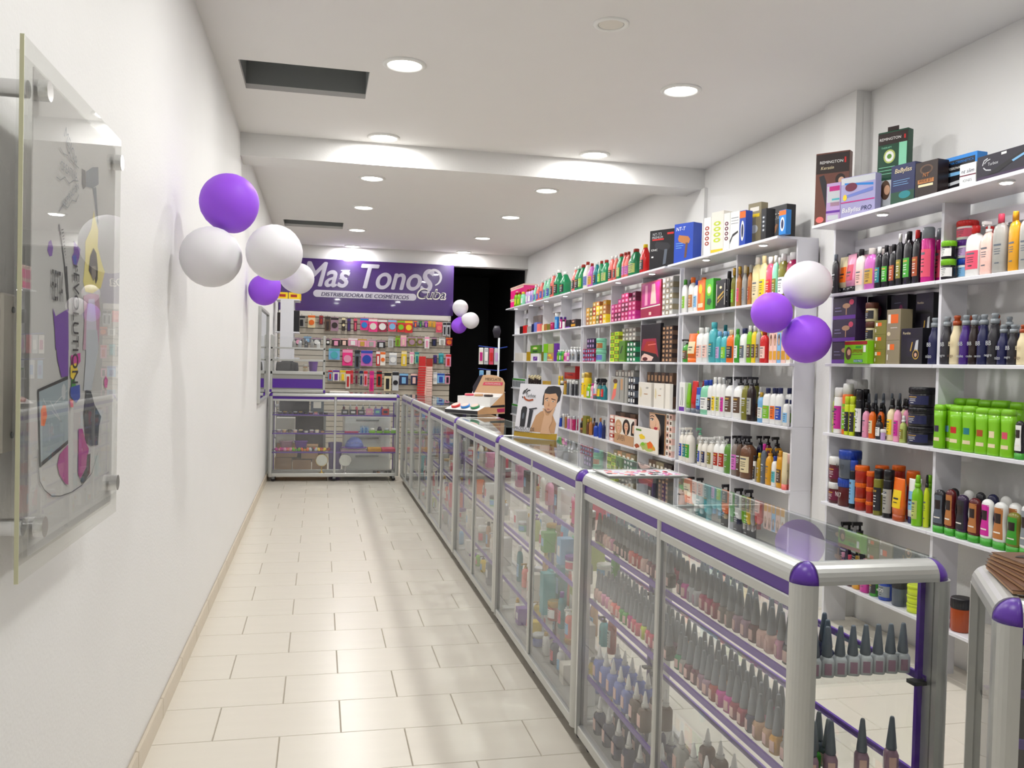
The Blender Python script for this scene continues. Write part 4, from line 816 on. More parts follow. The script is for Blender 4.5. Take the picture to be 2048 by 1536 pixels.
 ('N', 'C', 'bb', 2.906, 3.063, 1.469, 0.05, 0.05, 0.169, 'charcoal', 'grey', '', {'b': 1}),
 ('N', 'C', 'bb', 2.905, 2.996, 1.469, 0.049, 0.049, 0.167, 'cream', 'rust', '', {'b': 1}),
 ('N', 'D', 'can', 2.865, 4.131, 1.079, 0.032, 0.032, 0.213, 'acid', 'acid', 'charcoal', {'b': 1}),
 ('N', 'D', 'can', 2.932, 4.176, 1.079, 0.036, 0.036, 0.252, 'black', 'black', '', {'b': 1}),
 ('N', 'D', 'spray', 2.883, 3.975, 1.079, 0.037, 0.037, 0.186, 'orange', 'black', 'cream', {'b': 1}),
 ('N', 'D', 'spray', 2.882, 3.918, 1.079, 0.036, 0.036, 0.124, 'charcoal', 'black', 'white', {'b': 1}),
 ('N', 'D', 'spray', 2.917, 3.832, 1.079, 0.048, 0.048, 0.215, 'cream', 'black', 'yellow', {'b': 1}),
 ('N', 'D', 'spray', 2.886, 3.776, 1.079, 0.038, 0.038, 0.213, 'pink', 'black', 'fuchsia', {'b': 1}),
 ('N', 'D', 'spray', 2.88, 3.728, 1.079, 0.035, 0.035, 0.134, 'sage', 'white', 'olive', {'b': 1}),
 ('N', 'D', 'hg', 2.864, 2.998, 1.079, 0.047, 0.026, 0.16, 'black', 'green', 'white', {'b': 1}),
 ('N', 'E', 'inv', 2.892, 3.681, 0.686, 0.045, 0.025, 0.22, 'white', 'navy', 'sky', {'b': 1}),
 ('N', 'E', 'spray', 2.906, 3.618, 0.686, 0.05, 0.05, 0.246, 'lime', 'lime', 'sage', {'b': 1}),
 ('N', 'E', 'spray', 2.895, 3.57, 0.686, 0.026, 0.026, 0.252, 'acid', 'black', '', {'b': 1}),
 ('N', 'E', 'hg', 2.888, 3.069, 0.686, 0.071, 0.039, 0.2, 'white', 'green', 'copper', {'b': 1}),
 ('N', 'E', 'hg', 2.878, 2.948, 0.686, 0.061, 0.034, 0.212, 'white', 'green', 'grey', {'b': 1}),
 ('S3', 'B', 'sh', 2.922, 6.255, 1.861, 0.096, 0.058, 0.274, 'white', 'orange', 'copper', {'b': 1}),
 ('S3', 'B', 'can', 2.873, 5.633, 1.861, 0.031, 0.031, 0.258, 'black', 'black', '', {'b': 1}),
 ('S3', 'B', 'oil', 2.892, 5.577, 1.861, 0.042, 0.042, 0.275, 'olive', 'gold', 'lime', {'b': 1}),
 ('S3', 'B', 'oil', 2.891, 5.496, 1.861, 0.041, 0.041, 0.277, 'copper', 'gold', 'rose', {'b': 1}),
 ('S3', 'B', 'oil', 2.89, 5.416, 1.861, 0.041, 0.041, 0.276, 'ash', 'cream', 'grey', {'b': 1}),
 ('S3', 'B', 'oil', 2.889, 5.338, 1.861, 0.04, 0.04, 0.271, 'copper', 'ash', 'rust', {'b': 1}),
 ('S3', 'B', 'sh', 2.908, 5.256, 1.861, 0.084, 0.051, 0.312, 'custard', 'ivory', 'cream', {'b': 1}),
 ('S3', 'B', 'sh', 2.9, 5.168, 1.861, 0.076, 0.046, 0.312, 'custard', 'custard', 'yellow', {'b': 1}),
 ('S3', 'B', 'sh', 2.902, 5.084, 1.861, 0.078, 0.047, 0.295, 'rose', 'white', 'red', {'b': 1}),
 ('S3', 'B', 'sh', 2.914, 4.929, 1.861, 0.089, 0.054, 0.296, 'olive', 'white', 'white', {'b': 1}),
 ('S3', 'C', 'sh', 2.914, 6.024, 1.469, 0.09, 0.054, 0.264, 'white', 'white', 'blush', {'b': 1}),
 ('S3', 'C', 'sh', 2.9, 5.758, 1.469, 0.077, 0.046, 0.227, 'aqua', 'sky', 'lilac', {'b': 1}),
 ('S3', 'C', 'sh', 2.906, 5.668, 1.469, 0.083, 0.05, 0.225, 'aqua', 'sky', 'lime', {'b': 1}),
 ('S3', 'C', 'sh', 2.919, 5.413, 1.469, 0.093, 0.057, 0.237, 'white', 'navy', 'slate', {'b': 1}),
 ('S3', 'C', 'sh', 2.875, 5.315, 1.469, 0.053, 0.032, 0.25, 'lime', 'white', 'brown', {'b': 1}),
 ('S3', 'C', 'sh', 2.875, 5.252, 1.469, 0.053, 0.032, 0.247, 'yellow', 'white', 'brown', {'b': 1}),
 ('S3', 'C', 'sh', 2.897, 5.129, 1.469, 0.075, 0.045, 0.217, 'red', 'brick', 'blush', {'b': 1}),
 ('S3', 'D', 'inv', 2.895, 6.275, 1.079, 0.076, 0.043, 0.228, 'lime', 'grey', '', {'b': 1}),
 ('S3', 'D', 'inv', 2.918, 6.18, 1.079, 0.1, 0.056, 0.246, 'red', 'slate', '', {'b': 1}),
 ('S3', 'D', 'sh', 2.884, 5.893, 1.079, 0.061, 0.037, 0.262, 'white', 'royal', 'charcoal', {'b': 1}),
 ('S3', 'D', 'sh', 2.891, 5.825, 1.079, 0.066, 0.041, 0.282, 'white', 'white', 'yellow', {'b': 1}),
 ('S3', 'D', 'sh', 2.889, 5.754, 1.079, 0.066, 0.04, 0.283, 'white', 'white', 'sage', {'b': 1}),
 ('S3', 'D', 'pump', 2.916, 5.361, 1.079, 0.074, 0.055, 0.308, 'olive', 'charcoal', '', {'b': 1}),
 ('S3', 'D', 'sh', 2.884, 5.158, 1.079, 0.062, 0.037, 0.197, 'sky', 'gold', 'ivory', {'b': 1}),
 ('S3', 'D', 'sh', 2.903, 5.066, 1.079, 0.08, 0.048, 0.229, 'white', 'navy', 'lime', {'b': 1}),
 ('S3', 'D', 'sh', 2.9, 4.91, 1.079, 0.076, 0.046, 0.234, 'white', 'navy', 'royal', {'b': 1}),
 ('S3', 'D', 'sh', 2.907, 4.811, 1.079, 0.063, 0.038, 0.163, 'white', 'navy', 'lime', {'b': 1}),
 ('S3', 'E', 'pump', 2.902, 6.367, 0.686, 0.063, 0.047, 0.273, 'ivory', 'white', 'royal', {'b': 1}),
 ('S3', 'E', 'pump', 2.889, 6.044, 0.686, 0.053, 0.04, 0.225, 'ivory', 'white', 'royal', {'b': 1}),
 ('S3', 'E', 'pump', 2.917, 5.971, 0.686, 0.075, 0.056, 0.232, 'ivory', 'white', 'navy', {'b': 1}),
 ('S3', 'E', 'pump', 2.925, 5.87, 0.686, 0.081, 0.061, 0.24, 'ivory', 'white', 'olive', {'b': 1}),
 ('S3', 'E', 'pump', 2.914, 5.763, 0.686, 0.072, 0.054, 0.257, 'white', 'white', 'brick', {'b': 1}),
 ('S3', 'E', 'pump', 2.92, 5.677, 0.686, 0.076, 0.058, 0.264, 'white', 'white', 'brick', {'b': 1}),
 ('S3', 'E', 'pump', 2.91, 5.483, 0.686, 0.069, 0.052, 0.289, 'taupe', 'black', 'orchid', {'b': 1}),
 ('S3', 'E', 'can', 2.846, 5.171, 0.686, 0.02, 0.021, 0.17, 'white', 'black', 'charcoal', {'b': 1}),
 ('S3', 'E', 'sh', 2.872, 5.134, 0.686, 0.048, 0.03, 0.193, 'mustard', 'yellow', '', {'b': 1}),
 ('S3', 'E', 'pump', 2.906, 5.016, 0.686, 0.066, 0.05, 0.246, 'amber', 'amber', '', {'b': 1}),
 ('S3', 'E', 'sh', 2.881, 4.942, 0.686, 0.059, 0.035, 0.191, 'white', 'royal', 'aqua', {'b': 1}),
 ('S3', 'E', 'inv', 2.902, 4.81, 0.686, 0.069, 0.038, 0.222, 'blush', 'salmon', 'cream', {'b': 1}),
 ('S1', 'B', 'can', 2.914, 10.432, 1.861, 0.054, 0.054, 0.096, 'raspberry', 'raspberry', '', {'b': 1}),
 ('S1', 'B', 'can', 2.912, 10.235, 1.861, 0.053, 0.053, 0.199, 'blue', 'white', 'sky', {'b': 1}),
 ('S1', 'B', 'can', 2.876, 9.99, 1.861, 0.033, 0.033, 0.145, 'magenta', 'purple', 'white', {'b': 1}),
 ('S1', 'B', 'can', 2.875, 9.889, 1.861, 0.032, 0.032, 0.103, 'white', 'black', '', {'b': 1}),
 ('S1', 'C', 'sh', 2.898, 9.956, 1.469, 0.076, 0.045, 0.138, 'emerald', 'white', 'white', {'b': 1}),
 ('S1', 'C', 'sh', 2.897, 9.854, 1.469, 0.075, 0.045, 0.137, 'green', 'white', 'lime', {'b': 1}),
 ('S1', 'C', 'sh', 2.9, 9.773, 1.469, 0.077, 0.046, 0.124, 'pink', 'white', 'fuchsia', {'b': 1}),
 ('S1', 'C', 'sh', 2.896, 9.642, 1.469, 0.073, 0.044, 0.122, 'orchid', 'white', 'white', {'b': 1}),
 ('S1', 'C', 'sh', 2.91, 9.548, 1.469, 0.086, 0.052, 0.168, 'silver', 'white', 'slate', {'b': 1}),
 ('S1', 'C', 'sh', 2.909, 9.427, 1.469, 0.085, 0.051, 0.166, 'silver', 'white', 'slate', {'b': 1}),
 ('S1', 'D', 'can', 2.864, 10.0, 1.079, 0.026, 0.026, 0.214, 'yellow', 'yellow', '', {'b': 1}),
 ('S1', 'D', 'can', 2.874, 9.631, 1.079, 0.031, 0.031, 0.174, 'slate', 'white', '', {'b': 1}),
 ('S1', 'D', 'can', 2.874, 9.528, 1.079, 0.031, 0.031, 0.176, 'silver', 'white', '', {'b': 1}),
 ('S1', 'D', 'can', 2.873, 9.427, 1.079, 0.031, 0.031, 0.167, 'charcoal', 'white', '', {'b': 1}),
 ('S1', 'D', 'can', 2.872, 11.528, 1.079, 0.03, 0.03, 0.199, 'espresso', 'cream', '', {'b': 1}),
 ('S1', 'D', 'can', 2.872, 11.412, 1.079, 0.03, 0.03, 0.187, 'espresso', 'cream', '', {'b': 1}),
 ('S1', 'D', 'can', 2.87, 11.297, 1.079, 0.029, 0.029, 0.176, 'espresso', 'cream', '', {'b': 1}),
 ('S1', 'D', 'can', 2.87, 11.189, 1.079, 0.029, 0.029, 0.205, 'espresso', 'cream', '', {'b': 1}),
 ('S1', 'D', 'can', 2.869, 11.079, 1.079, 0.029, 0.029, 0.193, 'espresso', 'cream', '', {'b': 1}),
 ('S1', 'D', 'can', 2.868, 10.97, 1.079, 0.028, 0.028, 0.182, 'espresso', 'cream', '', {'b': 1}),
 ('S1', 'E', 'can', 2.864, 9.998, 0.686, 0.026, 0.026, 0.123, 'royal', 'navy', '', {'b': 1}),
 ('S1', 'E', 'can', 2.875, 9.911, 0.686, 0.032, 0.032, 0.135, 'royal', 'silver', '', {'b': 1}),
 ('S1', 'E', 'can', 2.875, 9.783, 0.686, 0.032, 0.032, 0.161, 'silver', 'white', '', {'b': 1}),
 ('S1', 'E', 'can', 2.863, 9.677, 0.686, 0.025, 0.025, 0.167, 'copper', 'silver', '', {'b': 1}),
 ('S1', 'E', 'can', 2.874, 9.571, 0.686, 0.031, 0.031, 0.15, 'orchid', 'white', '', {'b': 1}),
 ('S1', 'E', 'can', 2.874, 9.47, 0.686, 0.031, 0.031, 0.157, 'pink', 'silver', '', {'b': 1}),
 ('S1', 'E', 'can', 2.895, 9.37, 0.686, 0.043, 0.043, 0.158, 'raspberry', 'silver', '', {'b': 1})]
STACKS = [
 ('S2', 'B', 9.002, 8.327, 1.86, 0.237, 6, 5, 2.83, ['copper', 'amber', 'brick', 'mustard', 'olive', 'yellow'], 'cream', [4, 4, 5, 5, 4, 5], 'amber hair-dye carton in the mixed stack'),
 ('S2', 'B', 8.177, 7.494, 1.86, 0.261, 7, 6, 2.83, ['raspberry', 'magenta', 'raspberry', 'wine'], 'pink', [4, 4, 5, 6, 6, 5, 6], 'magenta hair-dye carton in the stepped stack'),
 ('S2', 'B', 6.874, 6.639, 1.86, 0.322, 3, 7, 2.83, ['ash', 'khaki'], 'ivory', [7, 7, 7], 'pale grey hair-dye carton beside the crimson calendar'),
 ('S2', 'C', 9.085, 8.677, 1.468, 0.137, 5, 3, 2.83, ['raspberry', 'wine'], 'sky', [3, 3, 3, 3, 3], 'crimson hair-dye carton in the low stack'),
 ('S2', 'C', 8.949, 8.687, 1.609, 0.107, 3, 2, 2.83, ['indigo', 'plum'], 'lilac', [2, 2, 2], 'dark violet hair-dye carton over the crimson stack'),
 ('S2', 'C', 8.177, 7.928, 1.468, 0.294, 2, 8, 2.83, ['acid', 'olive'], 'lime', [8, 8], 'lime hair-dye carton in the tall stack'),
 ('S2', 'C', 7.957, 7.575, 1.669, 0.124, 4, 3, 2.87, ['ash', 'taupe'], 'ivory', [3, 3, 3, 3], 'pale taupe hair-dye carton above the green stack'),
 ('S2', 'C', 7.697, 7.459, 1.468, 0.187, 3, 4, 2.83, ['emerald', 'forest'], 'white', [4, 4, 4], 'dark green hair-dye carton beside the leaf display'),
 ('S2', 'C', 6.843, 6.62, 1.468, 0.303, 3, 8, 2.83, ['brown', 'espresso'], 'tan', [8, 8, 8], 'brown hair-dye carton beside the red-fringe panel'),
 ('S2', 'D', 8.177, 7.663, 1.078, 0.312, 6, 4, 2.895, ['ash', 'taupe'], 'ivory', [4, 4, 4, 4, 4, 4], 'grey hair-dye carton behind the parrot catalogue'),
 ('S2', 'D', 7.63, 7.447, 1.078, 0.251, 3, 4, 2.83, ['black', 'slate'], 'white', [4, 4, 4], 'black hair-dye carton beside the parrot catalogue'),
 ('S2', 'D', 7.327, 6.744, 1.078, 0.301, 7, 3, 2.895, ['brown', 'espresso'], 'tan', [3, 3, 3, 3, 3, 3, 3], 'brown hair-dye carton behind the white catalogues'),
 ('S2', 'E', 8.125, 8.006, 0.685, 0.257, 1, 7, 2.83, ['blush', 'brick'], 'white', [7], 'pink hair-dye carton beside the three-ladies panel'),
 ('S2', 'E', 8.077, 7.526, 0.685, 0.293, 4, 2, 2.87, ['brown', 'espresso'], 'copper', [2, 2, 2, 2], 'brown hair-dye carton behind the three-ladies panel'),
 ('S2', 'E', 6.703, 6.578, 0.685, 0.355, 2, 7, 2.83, ['ivory', 'blush'], 'brown', [7, 7], 'cream hair-dye carton beside the red-lips panel'),
 ('S2', 'F', 7.071, 6.56, 0.262, 0.356, 6, 3, 2.83, ['espresso', 'brown', 'khaki'], 'ivory', [3, 3, 3, 3, 3, 3], 'dark brown hair-dye carton on the lowest shelf'),
 ('S2', 'F', 7.991, 7.406, 0.262, 0.347, 5, 3, 2.83, ['khaki', 'tan'], 'ivory', [3, 3, 3, 3, 3], 'tan hair-dye carton on the lowest shelf')]
PACKS = [
 (-0.26, 2.027, 0.091, 0.162, 'ash', 'black', 'b'),
 (-0.124, 2.04, 0.099, 0.178, 'cream', 'orange', 'c'),
 (0.007, 2.038, 0.054, 0.127, 'wine', 'brick', 'b'),
 (-0.3, 1.717, 0.119, 0.101, 'black', 'pink', 'c'),
 (-0.175, 1.737, 0.104, 0.083, 'slate', 'sky', 'b'),
 (-0.05, 1.725, 0.12, 0.102, 'black', 'white', 'c'),
 (0.097, 2.028, 0.072, 0.204, 'brown', 'espresso', 'b'),
 (0.194, 2.022, 0.107, 0.195, 'mauve', 'espresso', 'c'),
 (0.318, 2.024, 0.049, 0.189, 'espresso', 'cream', 'c'),
 (0.392, 2.01, 0.049, 0.181, 'plum', 'purple', 'b'),
 (0.483, 2.017, 0.049, 0.185, 'wine', 'rose', 'b'),
 (0.608, 2.025, 0.111, 0.172, 'hotpink', 'blue', 'c'),
 (0.732, 2.017, 0.125, 0.184, 'hotpink', 'ivory', 'c'),
 (0.864, 2.013, 0.129, 0.176, 'crimson', 'white', 'c'),
 (1.004, 2.014, 0.116, 0.168, 'rose', 'sky', 'c'),
 (0.107, 1.719, 0.048, 0.094, 'black', 'white', 'c'),
 (0.218, 1.725, 0.112, 0.113, 'espresso', 'pink', 'b'),
 (0.332, 1.729, 0.097, 0.109, 'espresso', 'blush', 'b'),
 (0.453, 1.732, 0.132, 0.108, 'pink', 'white', 'b'),
 (0.586, 1.728, 0.125, 0.113, 'pink', 'gold', 'b'),
 (0.713, 1.728, 0.124, 0.114, 'pink', 'ash', 'b'),
 (0.852, 1.715, 0.115, 0.109, 'black', 'silver', 'b'),
 (0.988, 1.775, 0.074, 0.158, 'silver', 'ash', 'b'),
 (1.087, 1.786, 0.064, 0.149, 'lime', 'olive', 'b'),
 (0.197, 1.579, 0.154, 0.158, 'sky', 'aqua', 'c'),
 (0.382, 1.572, 0.142, 0.229, 'hotpink', 'pink', 'c'),
 (0.518, 1.568, 0.073, 0.265, 'slate', 'black', 'b'),
 (0.652, 1.567, 0.163, 0.222, 'orchid', 'royal', 'c'),
 (0.812, 1.56, 0.054, 0.208, 'red', 'white', 'b'),
 (0.88, 1.553, 0.073, 0.195, 'ivory', 'orange', 'c'),
 (1.024, 1.544, 0.109, 0.178, 'silver', 'white', 'c'),
 (0.147, 1.273, 0.054, 0.144, 'sky', 'red', 'b'),
 (0.229, 1.278, 0.09, 0.16, 'ivory', 'violet', 'b'),
 (0.322, 1.276, 0.079, 0.16, 'cream', 'yellow', 'b'),
 (0.395, 1.278, 0.062, 0.261, 'ivory', 'red', 'b'),
 (0.447, 1.275, 0.042, 0.191, 'rose', 'red', 'b'),
 (0.514, 1.277, 0.05, 0.208, 'taupe', 'wine', 'b'),
 (0.581, 1.278, 0.048, 0.224, 'ash', 'navy', 'b'),
 (0.643, 1.275, 0.052, 0.22, 'pink', 'red', 'b'),
 (0.728, 1.273, 0.062, 0.292, 'hotpink', 'magenta', 'b'),
 (0.834, 1.275, 0.075, 0.225, 'red', 'black', 'b'),
 (0.954, 1.261, 0.098, 0.268, 'cream', 'black', 'b'),
 (1.067, 1.272, 0.09, 0.272, 'silver', 'black', 'c'),
 (1.128, 2.01, 0.103, 0.169, 'red', 'lime', 'c'),
 (1.24, 2.01, 0.111, 0.174, 'red', 'yellow', 'c'),
 (1.336, 2.01, 0.047, 0.096, 'purple', 'orange', 'b'),
 (1.408, 2.008, 0.049, 0.091, 'purple', 'green', 'b'),
 (1.49, 2.011, 0.053, 0.091, 'purple', 'orchid', 'b'),
 (1.546, 2.013, 0.053, 0.083, 'gold', 'amber', 'b'),
 (1.604, 2.011, 0.05, 0.088, 'gold', 'amber', 'b'),
 (1.68, 2.004, 0.091, 0.15, 'rose', 'salmon', 'c'),
 (1.76, 2.004, 0.047, 0.195, 'silver', 'black', 'b'),
 (1.817, 2.005, 0.052, 0.194, 'silver', 'black', 'b'),
 (1.168, 1.797, 0.082, 0.158, 'pink', 'blush', 'b'),
 (1.29, 1.784, 0.105, 0.141, 'olive', 'mauve', 'c'),
 (1.406, 1.784, 0.078, 0.129, 'olive', 'mauve', 'c'),
 (1.508, 1.787, 0.069, 0.168, 'white', 'pink', 'b'),
 (1.613, 1.782, 0.074, 0.13, 'black', 'navy', 'b'),
 (1.728, 1.785, 0.089, 0.112, 'white', 'ash', 'b'),
 (1.831, 1.784, 0.092, 0.117, 'crimson', 'orange', 'c'),
 (1.182, 1.57, 0.077, 0.213, 'yellow', 'cream', 'b'),
 (1.293, 1.561, 0.061, 0.172, 'ivory', 'pink', 'b'),
 (1.368, 1.563, 0.059, 0.168, 'mint', 'teal', 'b'),
 (1.632, 1.523, 0.057, 0.122, 'plum', 'purple', 'b'),
 (1.72, 1.555, 0.072, 0.151, 'teal', 'aqua', 'b'),
 (1.826, 1.541, 0.078, 0.178, 'pink', 'red', 'b'),
 (1.185, 1.249, 0.126, 0.162, 'navy', 'sky', 'b'),
 (1.333, 1.252, 0.094, 0.163, 'navy', 'blush', 'b'),
 (1.638, 1.277, 0.057, 0.174, 'white', 'silver', 'c'),
 (1.723, 1.261, 0.107, 0.143, 'sky', 'royal', 'b'),
 (1.82, 1.259, 0.069, 0.148, 'pink', 'black', 'b')]
# ---------------------------------------------------------------- products
KW = dict(sh='shampoo bottle', inv='squeeze tube', pump='pump bottle', can='spray can', spray='spray bottle', jar='jar', oil='oil bottle', jug='jug', bb='tint bottle', trig='trigger sprayer', lime='conditioner bottle', hg='hourglass bottle', box='carton')
NM = dict(sh='shampoo_bottle', inv='squeeze_tube', pump='pump_bottle', can='spray_can', spray='spray_bottle', jar='cosmetic_jar', oil='oil_bottle', jug='plastic_jug', bb='tint_bottle', trig='trigger_sprayer', lime='conditioner_bottle', hg='hourglass_bottle', box='carton')
CW = dict(copperbrown='copper brown', hotpink='hot pink', acid='acid yellow', leaf='leaf green', forest='dark green', ink='inky black', royal='royal blue', aqua='aqua blue', sky='sky blue', sage='sage green', mint='mint green', lime='lime green', olive='olive green', blush='blush pink', rose='rose red', ash='ash grey', slate='slate grey', tan='tan', amber='amber yellow', custard='custard yellow', mustard='mustard yellow')
def cw(c): return CW.get(c, c)
ROWW = dict(A='top board', B='first shelf', C='second shelf', D='third shelf', E='fourth shelf', F='lowest shelf')
def interp(prof, z):
    for a, b in zip(prof, prof[1:]):
        if a[0] <= z <= b[0]:
            t = (z-a[0])/max(1e-9, b[0]-a[0]); return a[1]+(b[1]-a[1])*t
    return prof[-1][1] if z > prof[-1][0] else prof[0][1]
# body profiles: (height fraction, radius fraction); exponent; cap strips
PROF = dict(
 sh=([(0, .9), (.02, 1), (.64, 1), (.74, .93), (.80, .74), (.83, .5), (.845, .45)], 2.5, [[(.84, .56), (.985, .56), (1, .5)]], True),
 pump=([(0, .92), (.02, 1), (.57, 1), (.67, .88), (.73, .58), (.755, .42), (.765, .4)], 2.6, [[(.76, .46), (.82, .46)], [(.82, .18), (.91, .16)]], True),
 can=([(0, .96), (.015, 1), (.76, 1), (.80, .9)], 2, [[(.79, .93), (.97, .93), (1, .8)]], True),
 spray=([(0, .95), (.02, 1), (.6, 1), (.68, .85), (.74, .45), (.77, .42)], 2, [[(.76, .5), (.84, .5)], [(.84, .42), (.97, .36), (1, .26)]], True),
 jar=([(0, .93), (.03, 1), (.66, 1), (.70, .96)], 2, [[(.69, 1.03), (.96, 1.03), (1, .97)]], True),
 oil=([(0, .95), (.02, 1), (.60, 1), (.69, .84), (.75, .5), (.81, .4)], 2, [[(.805, .5), (.98, .48), (1, .4)]], True),
 jug=([(0, .95), (.02, 1), (.5, 1), (.56, .98), (.82, .48), (.88, .36)], 3.4, [[(.87, .4), (.985, .4), (1, .36)]], True),
 bb=([(0, .92), (.02, 1), (.3, .96), (.45, 1), (.58, .92), (.68, .66), (.76, .56), (.80, .58)], 2, [[(.795, .64), (.89, .64)], [(.89, .46), (.93, .40), (.945, .5), (.985, .5), (1, .4)]], True),
 trig=([(0, .95), (.02, 1), (.5, 1), (.6, .7), (.66, .4), (.7, .38)], 2.4, [[(.69, .44), (.80, .44)]], True),
)
PM = {}
def prod_meshes(kind, w, d, h, body, cap, lab):
    key = (kind, w, d, h, body, cap, lab)
    if key in PM: return PM[key]
    a, b = w/2, d/2; out = []
    gl = .22 if kind not in ('box',) else .4
    mbod = mat(body, .26 if body not in ('silver',) else .3, .0 if body != 'silver' else .7); mcap = mat(cap or body, .35, .6 if cap in ('gold', 'silver') else 0)
    n = 20
    if kind in PROF:
        pr, e, caps, _ = PROF[kind]
        mb = MB().loft([[(z*h, a*r, b*r) for z, r in pr]], mbod, n, e); out.append(('body', fixn(mb.mesh('body'))))
        mc = MB(); rc = min(a, b) if kind in ('sh', 'pump', 'jug', 'trig', 'oil', 'spray') else None
        for st in caps:
            if rc: mc.loft([[(z*h, max(rc*r*1.15, .004), max(rc*r*1.15, .004)) for z, r in st]], mcap, 16)
            else: mc.loft([[(z*h, a*r, b*r) for z, r in st]], mcap, 20)
        if kind == 'pump':
            q = min(a, b); mc.box(-q*.28, q*.28, -q*1.25, q*.3, .90*h, .955*h, mcap); mc.box(-q*.13, q*.13, -q*1.25, -q*1.05, .87*h, .91*h, mcap)
        if kind == 'trig':
            q = min(a, b); mc.prism([(-q*1.5, .88*h), (-q*1.2, .82*h), (q*.6, .80*h), (q*.9, .90*h), (q*.4, .99*h), (-q*1.1, h)], 'x', -q*.3, q*.3, mcap); mc.prism([(-q*1.0, .85*h), (-q*1.35, .72*h), (-q*1.1, .70*h), (-q*.6, .83*h)], 'x', -q*.2, q*.2, mcap)
        if kind == 'jar':
            for i in range(24):
                tt = 2*math.pi*i/24; mc.box(a*1.03*math.cos(tt)-.0006, a*1.03*math.cos(tt)+.0006, b*1.03*math.sin(tt)-.0006, b*1.03*math.sin(tt)+.0006, .72*h, .95*h, mcap)
        out.append(('cap' if kind != 'jar' else 'lid', fixn(mc.mesh('cap'))))
        if lab:
            z0, z1 = {'jar': (.14, .58), 'can': (.1, .6), 'jug': (.1, .44), 'bb': (.2, .5), 'oil': (.12, .45)}.get(kind, (.14, .5))
            secs = [(z*h, a*interp(pr, z)*1.012+.0004, b*interp(pr, z)*1.012+.0004) for z in [z0+(z1-z0)*i/4 for i in range(5)]]
            full = kind in ('jar', 'can'); ml = MB().patch(secs, mat(lab, .4), RAD(-165 if full else -140), RAD(-15 if full else -40), 10, e)
            dk = sum(lin(PAL.get(lab, lab))) < .9; pc = mat('white' if dk else 'charcoal', .4)
            for q, (zz, th, wd) in enumerate(((.80, .09, 24), (.62, .035, 20), (.5, .03, 17), (.38, .03, 20), (.16, .06, 10))):
                za, zb = z0+(z1-z0)*zz, z0+(z1-z0)*(zz+th)
                ml.patch([(z*h, a*interp(pr, z)*1.02+.0007, b*interp(pr, z)*1.02+.0007) for z in (za, zb)], pc if q else mat('charcoal' if dk and q else ('gold' if dk else 'slate'), .4), RAD(-90-wd), RAD(-90+wd), 4, e)
            out.append(('product_label', ml.mesh('label')))
        elif kind in ('sh', 'pump', 'spray', 'can'):
            dk = sum(lin(PAL.get(body, body))) < .9; pc = mat('silver' if dk else 'slate', .4); ml = MB()
            for zz, th, wd in ((.46, .03, 26), (.40, .012, 20), (.36, .012, 22), (.32, .012, 16), (.16, .02, 14)):
                ml.patch([(z*h, a*interp(pr, z)*1.012+.0004, b*interp(pr, z)*1.012+.0004) for z in (zz, zz+th)], pc, RAD(-90-wd), RAD(-90+wd), 4, e)
            out.append(('printed_text', ml.mesh('print')))
    elif kind == 'inv':      # tube standing on its cap
        out.append(('body', fixn(MB().loft([[(.15*h, a*.9, b*.95), (.4*h, a, b*.9), (.8*h, a, b*.45), (.97*h, a, b*.12), (h, a, b*.1)]], mbod, n, 2.3).mesh('body'))))
        out.append(('cap', fixn(MB().loft([[(0, a*.8, b*.9), (.01*h, a*.86, b*.95), (.15*h, a*.88, b*.93)]], mcap, n, 2.3).mesh('cap'))))
        if lab: out.append(('product_label', MB().patch([(z*h, a*1.01, b*r*1.02+.0006) for z, r in ((.3, .92), (.45, .86), (.6, .68), (.72, .53))], mat(lab, .4), RAD(-135), RAD(-45), 8, 2.3).patch([(.5*h, a*1.02, b*.84+.0012), (.54*h, a*1.02, b*.79+.0012)], mat('charcoal', .4), RAD(-112), RAD(-68), 5, 2.3).patch([(.42*h, a*1.02, b*.92+.0012), (.44*h, a*1.02, b*.91+.0012)], mat('charcoal', .4), RAD(-106), RAD(-74), 5, 2.3).mesh('label')))
    elif kind == 'lime':
        out.append(('body', fixn(MB().loft([[(0, a*.95, b*.9), (.02*h, a, b), (.2*h, a*.98, b), (.45*h, a*.86, b*.92), (.7*h, a*.95, b), (.86*h, a, b)]], mbod, n, 3).mesh('body'))))
        out.append(('cap', fixn(MB().loft([[(.862*h, a, b), (.95*h, a*.98, b*.98), (1.0*h, a*.8, b*.75)]], mcap, n, 3).mesh('cap'))))
        if lab:
            out.append(('product_label', MB().patch([(z*h, a*r*1.01, b*r2*1.012+.0005) for z, r, r2 in ((.38, .88, .93), (.45, .86, .92), (.52, .88, .94))], mat(lab, .4), RAD(-118), RAD(-72), 6, 3).mesh('label')))
            out.append(('price_sticker', MB().patch([(z*h, a*r*1.01, b*r2*1.012+.0005) for z, r, r2 in ((.17, .985, 1), (.25, .96, .985))], mat('cream', .5), RAD(-115), RAD(-62), 6, 3).mesh('label')))
    elif kind == 'hg':
        pr = [(.16, .95), (.2, 1), (.35, .98), (.58, .74), (.75, .82), (.86, .9), (.94, .78), (.985, .45), (1, .15)]
        out.append(('body', fixn(MB().loft([[(z*h, a*r, b*min(1, r+.1)) for z, r in pr]], mbod, n, 2.3).mesh('body'))))
        out.append(('cap', fixn(MB().loft([[(0, a*.9, b*.95), (.01*h, a*.95, b), (.16*h, a*.97, b)]], mcap, n, 2.6).mesh('cap'))))
